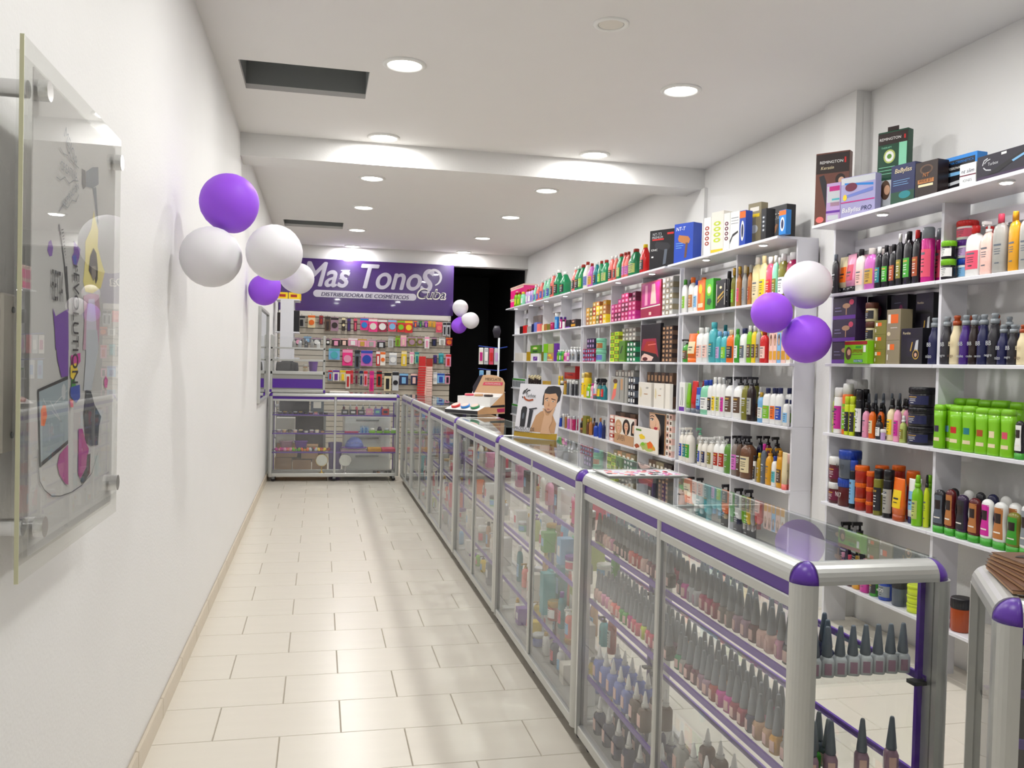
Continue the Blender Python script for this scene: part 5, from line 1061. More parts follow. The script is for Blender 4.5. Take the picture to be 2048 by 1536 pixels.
        if lab: out.append(('product_label', MB().patch([(z*h, a*interp(pr, z)*1.01, b*min(1, interp(pr, z)+.1)*1.015+.0005) for z in (.22, .3, .4, .5, .6, .7, .8, .88)], mat(lab, .4), RAD(-140), RAD(-40), 8, 2.3).patch([(z*h, a*interp(pr, z)*1.02, b*min(1, interp(pr, z)+.1)*1.03+.0008) for z in (.55, .66, .76)], mat('espresso', .4), RAD(-122), RAD(-58), 6, 2.3).patch([(z*h, a*interp(pr, z)*1.02, b*min(1, interp(pr, z)+.1)*1.03+.0008) for z in (.34, .37)], mat('ivory', .4), RAD(-118), RAD(-62), 6, 2.3).mesh('label')))
    PM[key] = out; return out
SEQ = []
def product(unit, rw, kind, x, y, z, w, d, h, body, cap, lab, ex):
    rz = -math.pi/2
    if kind == 'box': return carton(unit, rw, x, y, z, w, d, h, body, ex)
    parts = prod_meshes(kind, w, d, h, body, cap, lab)
    o = link(bpy.data.objects.new(NM[kind], parts[0][1]), None, (x, y, z), rz+RAD(R.uniform(-8, 8)))
    for nm, me in parts[1:]: link(bpy.data.objects.new(nm, me), o)
    if ex.get('s'):
        s = ex['s']; b = d/2
        if kind == 'bb':
            text(s, o, 'silver' if body != 'cream' else 'brown', (0, -b*1.03-.0015, h*.17), w*.72); text('BB', o, 'silver' if body != 'cream' else 'cream', (0, -b*1.03-.0015, h*.42), w*.5)
        else: text(s, o, 'white' if body in ('black', 'maroon', 'olive', 'royal') and kind != 'can' else ('charcoal' if kind != 'can' or s in ('SUPER\nJET',) else ('white' if body == 'black' else 'charcoal')), (0, -b*1.03-.002, h*(.4 if kind == 'jar' else .5)), w*.62)
    lb = '%s %s with %s %s, %s of the %s' % (cw(body), KW[kind], cw(cap), 'lid' if kind == 'jar' else 'cap', ROWW[rw], UN[unit])
    if cap == body: lb = 'all-%s %s, %s of the %s' % (cw(body), KW[kind], ROWW[rw], UN[unit])
    if ex.get('b'): lb = 'rear '+lb
    tag(o, lb, KW[kind].split()[-1], 'products on the %s of the %s' % (ROWW[rw], UN[unit])); return o

def dots(col): return [('e', .5, v, .3, .055, col) for v in (.3, .44, .58, .72)]+[('e', .5, v, .14, .025, 'white') for v in (.3, .44, .58, .72)]
def dryer(c, c2, s=1.0): return [('p', [(.2, .62), (.26, .72), (.75, .66), (.86, .58), (.8, .48), (.6, .47), (.25, .55)], c), ('p', [(.62, .5), (.74, .5), (.68, .12), (.56, .1)], c2)]
ART = {
 'rem1': [('r', 0, .72, 1, 1, 'espresso'), ('t', 'REMINGTON', .47, .88, .7, 'white'), ('r', .86, .85, .91, .93, 'red'), ('t', 'Keratin', .35, .8, .4, 'cream', .2), ('p', [(.1, .68), (.25, .7), (.33, .6), (.45, .15), (.38, .13)], 'charcoal'), ('p', [(.4, .68), (.5, .7), (.62, .62), (.62, .45), (.5, .42), (.4, .5)], 'cocoa'), ('e', .75, .62, .15, .08, 'espresso'), ('e', .78, .6, .09, .05, 'skin'), ('e', .16, .06, .12, .045, 'salmon')],
 'clearbox': [('r', .05, .5, .95, .93, 'silver'), ('r', .2, .8, .95, .93, 'magenta'), ('r', .3, .4, .95, .5, 'mauve'), ('r', .4, .55, .95, .6, 'aqua'), ('r', 0, .22, 1, .28, 'violet'), ('r', .1, .03, .9, .16, 'silver')],
 'babpro': [('r', 0, .84, 1, 1, 'silver'), ('p', [(.1, .88), (.95, .78), (.95, .72), (.1, .83)], 'blue'), ('e', .3, .75, .18, .11, 'wine'), ('p', [(.1, .55), (.95, .68), (.95, .58), (.1, .48)], 'periwinkle'), ('e', .12, .5, .06, .08, 'yellow'), ('r', .0, .36, 1, .39, 'magenta'), ('t', 'BaByliss', .32, .15, .55, 'white', .2), ('t', 'PRO', .77, .17, .3, 'navy', .15)],
 'rem2': [('r', 0, .86, 1, 1, 'espresso'), ('t', 'REMINGTON', .42, .925, .72, 'white'), ('r', .88, .9, .93, .95, 'red'), ('t', 'THERAPY', .3, .82, .36, 'mint'), ('e', .4, .71, .2, .085, 'sage'), ('e', .4, .71, .15, .065, 'white'), ('e', .4, .71, .08, .03, 'leaf'), ('r', .72, .5, .98, .86, 'mint'), ('r', .05, .1, .5, .42, 'silver'), ('e', .3, .3, .17, .12, 'brown'), ('e', .36, .3, .1, .06, 'skin'), ('e', .3, .07, .16, .05, 'silver'), ('e', .3, .07, .13, .038, 'forest'), ('l', [(.05, .58), (.6, .58)], .003, 'mint'), ('l', [(.05, .54), (.6, .54)], .003, 'mint'), ('l', [(.05, .5), (.5, .5)], .003, 'mint')],
 'bab': [('r', 0, 0, 1, .3, 'forest'), ('t', 'BaByliss', .52, .84, .72, 'cream', .2), ('l', [(.1, .6), (.8, .6)], .002, 'sky'), ('l', [(.1, .54), (.7, .54)], .002, 'sky'), ('l', [(.1, .48), (.75, .48)], .002, 'sky'), ('e', .6, .2, .25, .1, 'teal')],
 'wide': [('e', .5, .78, .3, .14, 'brown'), ('e', .5, .78, .22, .1, 'espresso'), ('t', 'NT', .5, .62, .3, 'copper', .2), ('r', .12, .38, .85, .5, 'copper'), ('t', 'WIDE JET', .48, .44, .62, 'espresso'), ('r', .15, .28, .82, .35, 'cream')],
 'plancha': [('r', .06, .08, .96, .92, 'black'), ('t', 'PLANCHA CIBERNETICA', .5, .84, .86, 'blue'), ('t', 'PROFESSIONAL', .36, .7, .5, 'white', .15), ('p', [(.2, .6), (.9, .58), (.9, .5), (.2, .5)], 'sky'), ('p', [(.2, .32), (.9, .4), (.9, .3), (.2, .24)], 'silver')],
 'ntslim': [('t', 'nt slim', .5, .66, .8, 'navy', .25), ('r', 0, .42, 1, .48, 'wine'), ('t', 'IONES', .5, .2, .55, 'slate')],
 'turbox': [('r', 0, .0, 1, .12, 'plum'), ('l', [(.1, .6), (.13, .8), (.2, .86)], .005, 'silver'), ('l', [(.12, .5), (.17, .38), (.27, .33)], .005, 'silver'), ('l', [(.14, .66), (.18, .76), (.25, .8)], .004, 'silver'), ('t', 'Turbox', .31, .6, .2, 'silver', .1), ('r', .46, .86, .56, .96, 'white'), ('p', [(.2, .14), (.3, .3), (.98, .92), (.99, .8), (.4, .16)], 'black'), ('p', [(.66, .52), (.9, .72), (.93, .64), (.69, .44)], 'sky')],
 'mush': [('r', 0, 0, 1, .18, 'violet'), ('e', .6, .62, .17, .12, 'tan'), ('r', .58, .2, .62, .6, 'tan'), ('e', .82, .78, .1, .13, 'rose'), ('l', [(.1, .4), (.4, .4)], .003, 'lavender'), ('l', [(.1, .55), (.35, .55)], .003, 'lavender')],
 'supreme': [('r', 0, .84, 1, 1, 'brick'), ('e', .18, .45, .14, .3, 'brown'), ('e', .2, .5, .08, .14, 'skin'), ('r', .5, .68, .75, .78, 'green'), ('t', 'SUPREME', .55, .55, .55, 'rust'), ('l', [(.35, .4), (.8, .4)], .003, 'olive'), ('r', .42, .04, .82, .17, 'teal'), ('t', 'DUO PACK', .62, .105, .36, 'white'), ('r', .84, .5, .95, .8, 'white')],
 'stripbox': [('r', 0, .8, 1, 1, 'lavender'), ('p', [(0, 0), (1, 0), (1, .12), (.4, .35), (0, .2)], 'sky'), ('e', .4, .62, .2, .06, 'white')],
 'olive': [('r', .3, .6, .62, .85, 'orange'), ('r', .12, .6, .28, .85, 'ivory'), ('r', .1, .15, .16, .4, 'ivory')],
 'olive2': [('r', .15, .55, .85, .85, 'orange'), ('r', .1, .55, .3, .85, 'ivory'), ('e', .18, .2, .13, .07, 'cream'), ('l', [(.3, .4), (.8, .4)], .003, 'ivory')],
 'liss': [('t', 'Pureliss', .28, .88, .36, 'cream'), ('r', .3, .2, .85, .72, 'ink'), ('p', [(.62, .3), (.72, .66), (.84, .68), (.8, .3)], 'silver'), ('e', .72, .26, .15, .14, 'gold'), ('e', .72, .26, .12, .11, 'black'), ('e', .72, .25, .06, .06, 'skin'), ('p', [(.45, .36), (.5, .36), (.58, .62), (.53, .62)], 'gold')],
 'liss0': [('e', .62, .78, .12, .09, 'wine'), ('l', [(.2, .9), (.6, .9)], .003, 'slate')],
 'ntt3': [('t', 'NT-T3', .30, .91, .36, 'silver'), ('t', 'PREMIUM', .32, .825, .44, 'silver'), ('r', .1, .75, .58, .79, 'red'), ('r', .72, .88, .98, .93, 'red'), ('t', 'IONIC', .2, .5, .26, 'white'), ('r', .08, .3, .16, .34, 'white')]+dryer('charcoal', 'slate'),
 'ntt': [('t', 'NT-T', .35, .88, .5, 'white', .15), ('l', [(.1, .5), (.5, .5)], .004, 'sky'), ('l', [(.1, .44), (.5, .44)], .004, 'sky'), ('l', [(.1, .38), (.4, .38)], .004, 'sky')]+dryer('copper', 'copperbrown'),
 'nt70': [('t', 'NT-70', .48, .72, .66, 'white', .1), ('l', [(.1, .64), (.9, .64)], .003, 'silver'), ('p', [(.2, .1), (.5, .5), (.62, .46), (.34, .08)], 'copper')],
 'dotsr': dots('brick'), 'dotsy': dots('acid')+[('r', 0, 0, 1, .07, 'yellow')], 'dotsp': dots('wine'), 'dotsk': dots('slate'),
 'hairbox': [('l', [(.1, .84), (.9, .84)], .004, 'slate'), ('l', [(.1, .76), (.9, .76)], .003, 'slate'), ('l', [(.1, .68), (.9, .68)], .003, 'slate'), ('p', [(0, .1), (.3, .3), (.9, .4), (.9, .46), (.3, .38), (0, .2)], 'charcoal')],
 'clip': [('r', 0, .8, 1, 1, 'orange'), ('e', .5, .42, .3, .3, 'white'), ('e', .5, .42, .18, .2, 'navy')],
 'clip2': [('r', .15, .82, .85, .92, 'ivory'), ('r', .1, .68, .9, .76, 'yellow'), ('e', .5, .4, .3, .1, 'silver'), ('r', 0, 0, 1, .1, 'rust')],
 'fruit': [('e', .4, .72, .26, .16, 'yellow'), ('e', .65, .4, .24, .2, 'amber'), ('r', .1, .1, .8, .24, 'cream')],
 'leafbox': [('e', .5, .65, .34, .2, 'lime'), ('e', .5, .65, .22, .12, 'cream'), ('p', splat(.5, .25, .4, .15, 12, 3), 'forest')],
 'goldbox': [('r', .08, .1, .12, .88, 'ivory'), ('r', .88, .1, .92, .88, 'ivory'), ('p', [(.2, .3), (.8, .55), (.8, .62), (.2, .4)], 'gold'), ('p', [(.2, .18), (.8, .42), (.8, .46), (.2, .24)], 'gold'), ('e', .5, .75, .12, .05, 'cream')],
 'lady': [('e', .5, .78, .3, .2, 'cocoa'), ('e', .5, .72, .18, .12, 'skin'), ('r', .1, .1, .9, .4, 'amber')],
 'hairs': [('l', [(.3, .2), (.4, .5), (.3, .85)], .008, 'charcoal'), ('l', [(.65, .2), (.7, .5), (.6, .85)], .008, 'charcoal'), ('r', 0, 0, 1, .15, 'violet')],
 'calendar': [('p', [(.05, .3), (.95, .34), (.95, .97), (.05, .97)], 'magenta'), ('p', [(.2, .34), (.35, .35), (.34, .92), (.22, .92)], 'pink'), ('p', [(.5, .36), (.8, .36), (.72, .93), (.56, .93)], 'blush'), ('l', [(.0, .27), (1, .31)], .01, 'ivory'), ('r', .44, .05, .56, .14, 'blush')],
 'redhair': [('p', [(.02, .3), (.1, .62), (.8, .62), (.95, .1), (.7, .3)], 'crimson'), ('p', [(.1, .3), (.3, .55), (.75, .55), (.85, .2)], 'brick'), ('p', [(.02, .02), (.6, .02), (.7, .12), (.35, .2), (.2, .22), (.06, .14)], 'blush'), ('e', .25, .07, .14, .05, 'maroon'), ('l', [(.4, .45), (.8, .47)], .008, 'salmon')],
 'leafdisp': [('p', [(.2, .4), (.5, .75), (.7, .8), (.4, .4)], 'charcoal'), ('l', [(.1, .05), (.9, .05)], .006, 'lime')],
 'parrot': [('p', [(.05, .06), (.2, .5), (.45, .6), (.4, .25), (.2, .06)], 'salmon'), ('p', [(.2, .5), (.3, .8), (.5, .75), (.45, .55)], 'yellow'), ('e', .35, .84, .18, .1, 'brown'), ('l', [(.7, .1), (.72, .5), (.7, .9)], .012, 'slate'), ('r', .78, .5, .95, .95, 'tan')],
 'catalog': [('p', splat(.18, .6, .14, .3, 10, 5), 'cream'), ('t', 'color', .7, .8, .2, 'slate'), ('r', .45, .5, .75, .53, 'copper')],
 'ladies': [('r', 0, .36, 1, 1, 'ivory'), ('e', .2, .62, .19, .28, 'tan'), ('e', .21, .64, .10, .16, 'skin'), ('r', .16, .38, .26, .52, 'skin'), ('e', .21, .565, .035, .014, 'rose'), ('e', .17, .67, .025, .012, 'brown'), ('e', .25, .67, .025, .012, 'brown'), ('e', .61, .66, .19, .3, 'espresso'), ('e', .61, .68, .10, .16, 'skin'), ('r', .56, .38, .66, .54, 'skin'), ('e', .61, .605, .035, .014, 'red'), ('e', .57, .71, .025, .012, 'espresso'), ('e', .65, .71, .025, .012, 'espresso'), ('p', [(.85, .4), (.86, .8), (.95, .94), (1, .92), (1, .4)], 'espresso'), ('p', [(.92, .5), (.93, .76), (1, .8), (1, .48)], 'skin'), ('r', 0, 0, 1, .36, 'tan'), ('t', 'LAVEN', .35, .22, .4, 'brown')],
 'flowers': [('p', splat(.6, .2, .35, .25, 16, 8), 'sage'), ('p', splat(.7, .3, .16, .2, 12, 9), 'orange'), ('p', splat(.35, .6, .18, .14, 12, 10), 'yellow'), ('p', splat(.15, .15, .14, .13, 10, 11), 'rust'), ('p', splat(.85, .2, .1, .12, 10, 12), 'amber'), ('p', splat(.4, .3, .1, .1, 10, 14), 'lime'), ('r', .08, .84, .32, .92, 'leaf')],
 'lips': [('r', 0, 0, 1, 1, 'taupe'), ('p', [(.1, .5), (.5, .46), (.56, .22), (.66, 0), (0, 0), (.0, .16), (.08, .3)], 'skin'), ('p', [(.05, .99), (.48, .99), (.64, .85), (.70, .65), (.62, .52), (.47, .44), (.25, .5), (.06, .66)], 'e8bc9c'), ('p', [(.34, 1), (1, 1), (1, 0), (.62, 0), (.72, .14), (.60, .26), (.80, .50), (.74, .74), (.60, .86)], '17151b'), ('p', [(.32, .63), (.42, .67), (.48, .655), (.58, .665), (.5, .575), (.4, .57)], 'c8283c'), ('l', [(.33, .625), (.57, .63)], .004, 'wine'), ('e', .2, .835, .10, .025, 'ivory'), ('e', .21, .835, .035, .025, 'espresso'), ('l', [(.08, .855), (.2, .875), (.31, .85)], .008, 'black'), ('l', [(.07, .91), (.2, .94), (.33, .92)], .008, 'espresso'), ('l', [(.43, .82), (.46, .72), (.40, .705)], .005, 'c08c68')],
 'pinkbox': [('r', 0, .72, 1, 1, 'blush'), ('r', .42, .4, .58, .55, 'blush')],
 'violetbox': [('r', .3, .05, .8, .6, 'violet'), ('l', [(.4, .2), (.7, .5)], .012, 'lilac')],
 'redwhite': [('r', 0, .5, 1, 1, 'ash'), ('l', [(.3, .3), (.8, .3)], .01, 'wine')],
 'basket': [('r', 0, .84, 1, 1, 'green')]+[('r', .06+.12*i, .1, .12+.12*i, .74, 'slate') for i in range(8)],
}
CD = dict(rem1='brown carton of a hair straightener', clearbox='small clear and purple carton', babpro='lavender and blue carton of a hair straightener', rem2='tall green carton of a hair straightener', bab='dark blue carton with cream lettering', wide='dark brown carton with copper band', plancha='blue and black carton of a hair iron', ntslim='small white carton with navy script', turbox='long black carton with white swirl logo',
 mush='dark plum carton printed with a mushroom', supreme='lime green kit carton with red top', stripbox='narrow violet and blue carton', olive='small olive carton with orange square', olive2='tall khaki carton with orange square', liss='black kit carton with a gold medallion', liss0='plain black kit carton', ntt3='black hair-dryer carton with white lettering', ntt='royal blue hair-dryer carton', nt70='black carton with white lettering', dotsr='white carton with red dots', dotsy='ivory carton with yellow dots', dotsp='white carton with wine dots', dotsk='slim black carton with grey dots', hairbox='white carton with a dark hair lock', clip='blue and orange clipper carton', clip2='beige and yellow clipper carton',
 fruit='carton printed with yellow fruit', leafbox='green carton printed with leaves', goldbox='black carton with gold bars', lady='slim carton printed with a portrait', hairs='carton printed with hair strands', calendar='crimson and pink swatch calendar', redhair='tall panel showing a red hair fringe', leafdisp='olive display carton with dark leaf', parrot='grey catalogue with a parrot', catalog='white catalogue leaning on boxes', ladies='panel showing three women', flowers='white card printed with flowers', lips='tall panel showing red lips and black hair', pinkbox='hot pink plastic storage box', violetbox='white carton with violet square', redwhite='red and grey carton', basket='white slotted basket with green lid')
CM = {}
def carton(unit, rw, x, y, z, w, d, h, body, ex):
    t = ex.get('t', ''); rz = -math.pi/2
    if 'rz' in ex: rz = RAD(ex['rz'])
    key = (w, d, h, body)
    if key not in CM: CM[key] = MB().bbox(-w/2, w/2, -d/2, d/2, 0, h, mat(body, .34), .0015).mesh('carton')
    nm = {'calendar': 'swatch_calendar', 'redhair': 'fringe_poster', 'ladies': 'portrait_panel', 'lips': 'portrait_panel', 'flowers': 'flower_card', 'parrot': 'catalogue', 'catalog': 'catalogue', 'pinkbox': 'storage_box', 'basket': 'plastic_basket'}.get(t, 'carton')
    o = link(bpy.data.objects.new(nm, CM[key]), None, (x, y, z), rz)
    if t in ART: art(o, ART[t], w*.98, h*.97, -d/2, z0=h*.012)
    if t == 'rem2': ob('hang_tab', MB().box(-.03, .03, -d/2, -d/2+.003, h, h+.022, mat('espresso')), o)
    if t == 'pinkbox':
        ob('lid', MB().bbox(-w/2-.006, w/2+.006, -d/2-.006, d/2+.006, h-.02, h, mat('blush', .3), .004), o)
    ds = CD.get(t) or '%s carton' % cw(body)
    if t in ('fruit', 'leafbox', 'lady', 'hairs', 'clip'): ds = '%s %s' % (cw(body), ds)
    tag(o, '%s, %s of the %s' % (ds, ROWW[rw], UN[unit]), 'carton' if nm in ('carton',) else nm.split('_')[-1], 'products on the %s of the %s' % (ROWW[rw], UN[unit])); return o
for row_ in PRODUCTS: product(*row_)
# stacks of small hair-dye cartons: every carton on its own
SM = {}
for unit, rw, ya, yb, z, h, nc, nr, xf, cols, edge, steps, desc in STACKS:
    pw = abs(ya-yb)/nc; ph = h/nr; d = .06 if xf < 2.85 else .07
    for c in range(nc):
        for k in range(steps[c]):
            cl = cols[(c*3+k//2+c//2) % len(cols)] if len(cols) > 2 else cols[(c+k) % len(cols)]
            key = (round(pw, 3), round(ph, 3), cl, edge, d)
            if key not in SM:
                w_, h_ = pw-.003, ph-.0008
                mb = MB().box(-w_/2, w_/2, -d/2, d/2, 0, h_, mat(cl, .4)); mb.box(-w_*.26, w_*.26, -d/2-.0006, -d/2, h_*.25, h_*.75, mat(edge, .4)); SM[key] = mb.mesh('dye_carton')
            o = link(bpy.data.objects.new('dye_carton', SM[key]), None, (xf+d/2, max(ya, yb)-pw*(c+.5), z+.001+ph*k), -math.pi/2)
            tag(o, '%s, %s column from back, %s layer up' % (desc.replace('hair-dye', 'dye'), ordn(c), ordn(k)), 'carton', desc.replace('carton', 'cartons'))
# ---------------------------------------------------------------- balloons
def balloon(c, r, col, knot, label):
    m = mat({'white': 'eceaee', 'purple': 'a45cf0'}[col], .5, 0, 0, .25)
    b = m.node_tree.nodes['Principled BSDF']; b.inputs['Subsurface Weight'].default_value = .35; b.inputs['Subsurface Radius'].default_value = (.08, .06, .08); b.inputs['Subsurface Scale'].default_value = .4
    pr = []
    for i in range(17):
        t = math.pi*i/16; z = math.cos(t); rad = math.sin(t)*(1+.0*z)
        if z < 0: rad *= 1-.22*(-z)**1.6; z *= 1.16
        pr.append((-z*r if False else z*r, rad*r, rad*r))
    pr.reverse()
    o = ob('balloon', MB().loft([pr], m, 28), None, c)
    k = Vector(knot).normalized(); o.rotation_mode = 'QUATERNION'; o.rotation_quaternion = Vector((0, 0, -1)).rotation_difference(k)
    ob('knot', MB().loft([[(-1.13*r, .008, .008), (-1.17*r, .005, .005), (-1.2*r, .013, .013)]], m, 12), o)
    tag(o, label, 'balloon', 'party balloons')
balloon((-.377, 3.743, 2.058), .12, 'purple', (.25, .9, -.8), 'purple balloon above two white ones on the aisle wall')
balloon((-.435, 3.657, 1.822), .122, 'white', (.5, 1, .2), 'white balloon under the purple one, touching the aisle wall')
balloon((-.19, 3.638, 1.85), .114, 'white', (-.5, 1, .2), 'white balloon standing out over the aisle beside two others')
balloon((-.188, 7.443, 2.094), .13, 'white', (-1, 0, -.2), 'smaller-looking white balloon farther down the aisle wall')
balloon((-.448, 7.213, 1.969), .125, 'purple', (1, 0, .8), 'purple balloon hanging under a white one farther down the wall')
balloon((2.625, 4.30, 1.899), .134, 'white', (.2, 1, -.3), 'white balloon at the top of the trio on the shelves')
balloon((2.415, 4.30, 1.738), .112, 'purple', (.5, 1, 0), 'purple balloon on the aisle side of the shelf trio')
balloon((2.625, 4.29, 1.600), .134, 'purple', (0, 1, .3), 'purple balloon at the bottom of the shelf trio')
balloon((1.965, 12.30, 2.216), .115, 'white', (0, 0, -1), 'white balloon at the corner of the purple banner')
balloon((2.075, 12.02, 2.024), .118, 'white', (-1, 0, .3), 'white balloon in the dark doorway beside a purple one')
balloon((1.945, 12.25, 1.955), .113, 'purple', (.3, 0, 1), 'purple balloon at the edge of the slatted wall')

# ---------------------------------------------------------------- acrylic wall sign
t = emp('acrylic_sign', (-.500, 1.62, 1.02), math.pi/2)   # local x -> world y, local -y -> world +x
w, h = .73, .94
ob('front_sheet', MB().box(0, w, 0, .006, 0, h, M_ACRYL), t); ob('sheet_edge', MB().box(-.0015, 0, -.0005, .0065, 0, h, mat('d9d8b4', .3)), t)
ob('rear_sheet', MB().box(.02, w, .014, .018, .02, h-.02, M_ACRYL), t)
po = ob('poster', MB().box(.08, .71, .0085, .0105, .03, .91, M_PAPER), t)
SIGN_ART = [('p', [(0.508, 0.873), (0.554, 0.875), (0.565, 0.837), (0.529, 0.825), (0.51, 0.835)], 'charcoal'), ('p', [(0.563, 0.874), (0.648, 0.898), (0.729, 0.911), (0.737, 0.867), (0.652, 0.845), (0.565, 0.837)], 'slate'), ('p', [(0.652, 0.845), (0.702, 0.855), (0.74, 0.769), (0.737, 0.761), (0.708, 0.784), (0.675, 0.822)], 'slate'), ('p', [(0.676, 0.792), (0.687, 0.778), (0.741, 0.747), (0.735, 0.701), (0.813, 0.658), (0.848, 0.645), (0.795, 0.599), (0.671, 0.577), (0.575, 0.576), (0.544, 0.599), (0.568, 0.658), (0.565, 0.7), (0.64, 0.74)], 'f0e08a'), ('p', [(0.14, 0.641), (0.152, 0.66), (0.175, 0.667), (0.197, 0.652), (0.187, 0.633), (0.162, 0.63)], 'violet'), ('p', [(0.422, 0.689), (0.467, 0.681), (0.503, 0.676), (0.487, 0.651), (0.452, 0.626), (0.417, 0.632), (0.4, 0.648), (0.425, 0.662)], 'violet'), ('p', [(0.408, 0.651), (0.451, 0.658), (0.46, 0.639), (0.435, 0.63)], 'royal'), ('l', [(0.252, 0.709), (0.278, 0.68), (0.319, 0.624), (0.356, 0.574), (0.367, 0.52)], 0.008, 'charcoal'), ('l', [(0.279, 0.699), (0.302, 0.703)], 0.002, 'charcoal'), ('l', [(0.284, 0.692), (0.306, 0.697)], 0.002, 'charcoal'), ('l', [(0.29, 0.685), (0.31, 0.69)], 0.002, 'charcoal'), ('l', [(0.295, 0.68), (0.313, 0.683)], 0.002, 'charcoal'), ('l', [(0.302, 0.673), (0.316, 0.676)], 0.002, 'charcoal'), ('l', [(0.306, 0.666), (0.319, 0.669)], 0.002, 'charcoal'), ('l', [(0.313, 0.659), (0.322, 0.662)], 0.002, 'charcoal'), ('l', [(0.317, 0.652), (0.325, 0.656)], 0.002, 'charcoal'), ('l', [(0.324, 0.645), (0.329, 0.649)], 0.002, 'charcoal'), ('l', [(0.329, 0.64), (0.332, 0.641)], 0.002, 'charcoal'), ('l', [(0.335, 0.633), (0.335, 0.634)], 0.002, 'charcoal'), ('l', [(0.341, 0.626), (0.338, 0.627)], 0.002, 'charcoal'), ('p', [(0.313, 0.617), (0.344, 0.623), (0.368, 0.551), (0.357, 0.527), (0.335, 0.573)], 'black'), ('p', [(0.673, 0.694), (0.714, 0.684), (0.738, 0.649), (0.737, 0.618), (0.711, 0.603), (0.689, 0.626), (0.649, 0.62), (0.613, 0.632), (0.629, 0.669)], 'espresso'), ('p', [(0.646, 0.645), (0.706, 0.65), (0.713, 0.625), (0.679, 0.609), (0.649, 0.62)], 'taupe'), ('p', [(0.548, 0.564), (0.632, 0.575), (0.754, 0.578), (0.778, 0.541), (0.765, 0.431), (0.548, 0.43), (0.562, 0.497)], 'c9a0b4'), ('p', [(0.614, 0.559), (0.694, 0.564), (0.717, 0.519), (0.744, 0.431), (0.584, 0.43), (0.589, 0.515)], 'd9d4e4'), ('p', [(0.59, 0.481), (0.74, 0.484), (0.765, 0.439), (0.67, 0.326), (0.563, 0.328), (0.586, 0.408)], 'c9cdd6'), ('p', [(0.197, 0.52), (0.227, 0.502), (0.303, 0.515), (0.363, 0.524), (0.373, 0.428), (0.232, 0.427), (0.222, 0.464)], 'violet'), ('p', [(0.229, 0.472), (0.367, 0.475), (0.373, 0.367), (0.297, 0.365), (0.248, 0.408)], 'violet'), ('p', [(0.059, 0.343), (0.368, 0.367), (0.37, 0.359), (0.071, 0.337)], 'black'), ('p', [(0.059, 0.337), (0.368, 0.359), (0.379, 0.215), (0.092, 0.184)], '9aa8b0'), ('p', [(0.059, 0.343), (0.071, 0.34), (0.098, 0.178), (0.087, 0.177)], 'black'), ('p', [(0.087, 0.185), (0.379, 0.216), (0.379, 0.207), (0.092, 0.176)], 'black'), ('p', [(0.09, 0.298), (0.11, 0.308), (0.138, 0.306), (0.151, 0.283), (0.127, 0.262), (0.092, 0.265)], 'orange'), ('p', [(0.3, 0.342), (0.321, 0.351), (0.343, 0.341), (0.34, 0.315), (0.316, 0.311), (0.298, 0.326)], 'silver'), ('l', [(0.179, 0.314), (0.303, 0.262), (0.195, 0.293)], 0.0025, 'silver'), ('l', [(0.224, 0.306), (0.362, 0.334)], 0.0025, 'silver'), ('l', [(0.168, 0.269), (0.178, 0.225)], 0.0025, 'silver'), ('l', [(0.11, 0.322), (0.138, 0.308)], 0.0025, 'silver'), ('p', [(0.284, 0.189), (0.378, 0.205), (0.386, 0.109), (0.351, 0.115), (0.286, 0.142), (0.262, 0.167)], 'b0308a'), ('p', [(0.502, 0.235), (0.551, 0.233), (0.602, 0.193), (0.641, 0.176), (0.606, 0.131), (0.532, 0.109), (0.505, 0.122)], 'b0308a'), ('p', [(0.592, 0.328), (0.66, 0.323), (0.713, 0.287), (0.811, 0.251), (0.781, 0.224), (0.771, 0.177), (0.681, 0.181), (0.602, 0.193), (0.568, 0.264)], '2c323c'), ('p', [(0.619, 0.162), (0.662, 0.162), (0.656, 0.111), (0.57, 0.092), (0.532, 0.105), (0.606, 0.131)], 'charcoal'), ('l', [(0.065, 0.217), (0.067, 0.182), (0.086, 0.147), (0.133, 0.123), (0.206, 0.102), (0.297, 0.092), (0.427, 0.087), (0.552, 0.091), (0.686, 0.109), (0.765, 0.155)], 0.002, 'charcoal'), ('p', [(0.398, 0.415), (0.441, 0.418), (0.511, 0.422), (0.513, 0.401), (0.46, 0.387), (0.408, 0.391)], 'fuchsia'), ('p', [(0.392, 0.391), (0.459, 0.398), (0.487, 0.373), (0.427, 0.357), (0.394, 0.364)], 'yellow'), ('p', [(0.406, 0.357), (0.444, 0.359), (0.463, 0.339), (0.411, 0.334)], 'green'), ('p', [(0.395, 0.34), (0.508, 0.344), (0.514, 0.312), (0.465, 0.3), (0.395, 0.319)], 'royal'), ('p', [(0.389, 0.312), (0.43, 0.308), (0.432, 0.291), (0.398, 0.292)], 'salmon'), ('p', [(0.848, 0.349), (0.876, 0.36), (0.91, 0.348), (0.895, 0.326), (0.856, 0.33)], 'fuchsia'), ('l', [(0.243, 0.88), (0.281, 0.872), (0.329, 0.875), (0.36, 0.87), (0.411, 0.868), (0.463, 0.867)], 0.002, 'slate'), ('l', [(0.21, 0.809), (0.254, 0.808), (0.3, 0.822), (0.348, 0.814), (0.397, 0.828), (0.457, 0.835)], 0.002, 'slate'), ('l', [(0.243, 0.736), (0.287, 0.758), (0.335, 0.756), (0.383, 0.78), (0.433, 0.783), (0.467, 0.805)], 0.002, 'slate')]
art(po, SIGN_ART, .63, .88, .0085, x0=.08, z0=.03, step=.00004, name='printed_picture')
for s, u, v, wd, rt in (('MEJOR', .36, .893, .16, -.5), ('CREATIVA', .345, .842, .19, 0), ('INSPIRACION', .367, .79, .2, .5)):
    text(s, po, 'slate', (.08+u*.63, .0056, .03+v*.88), wd*.63, rot=(math.pi/2, -rt, 0))
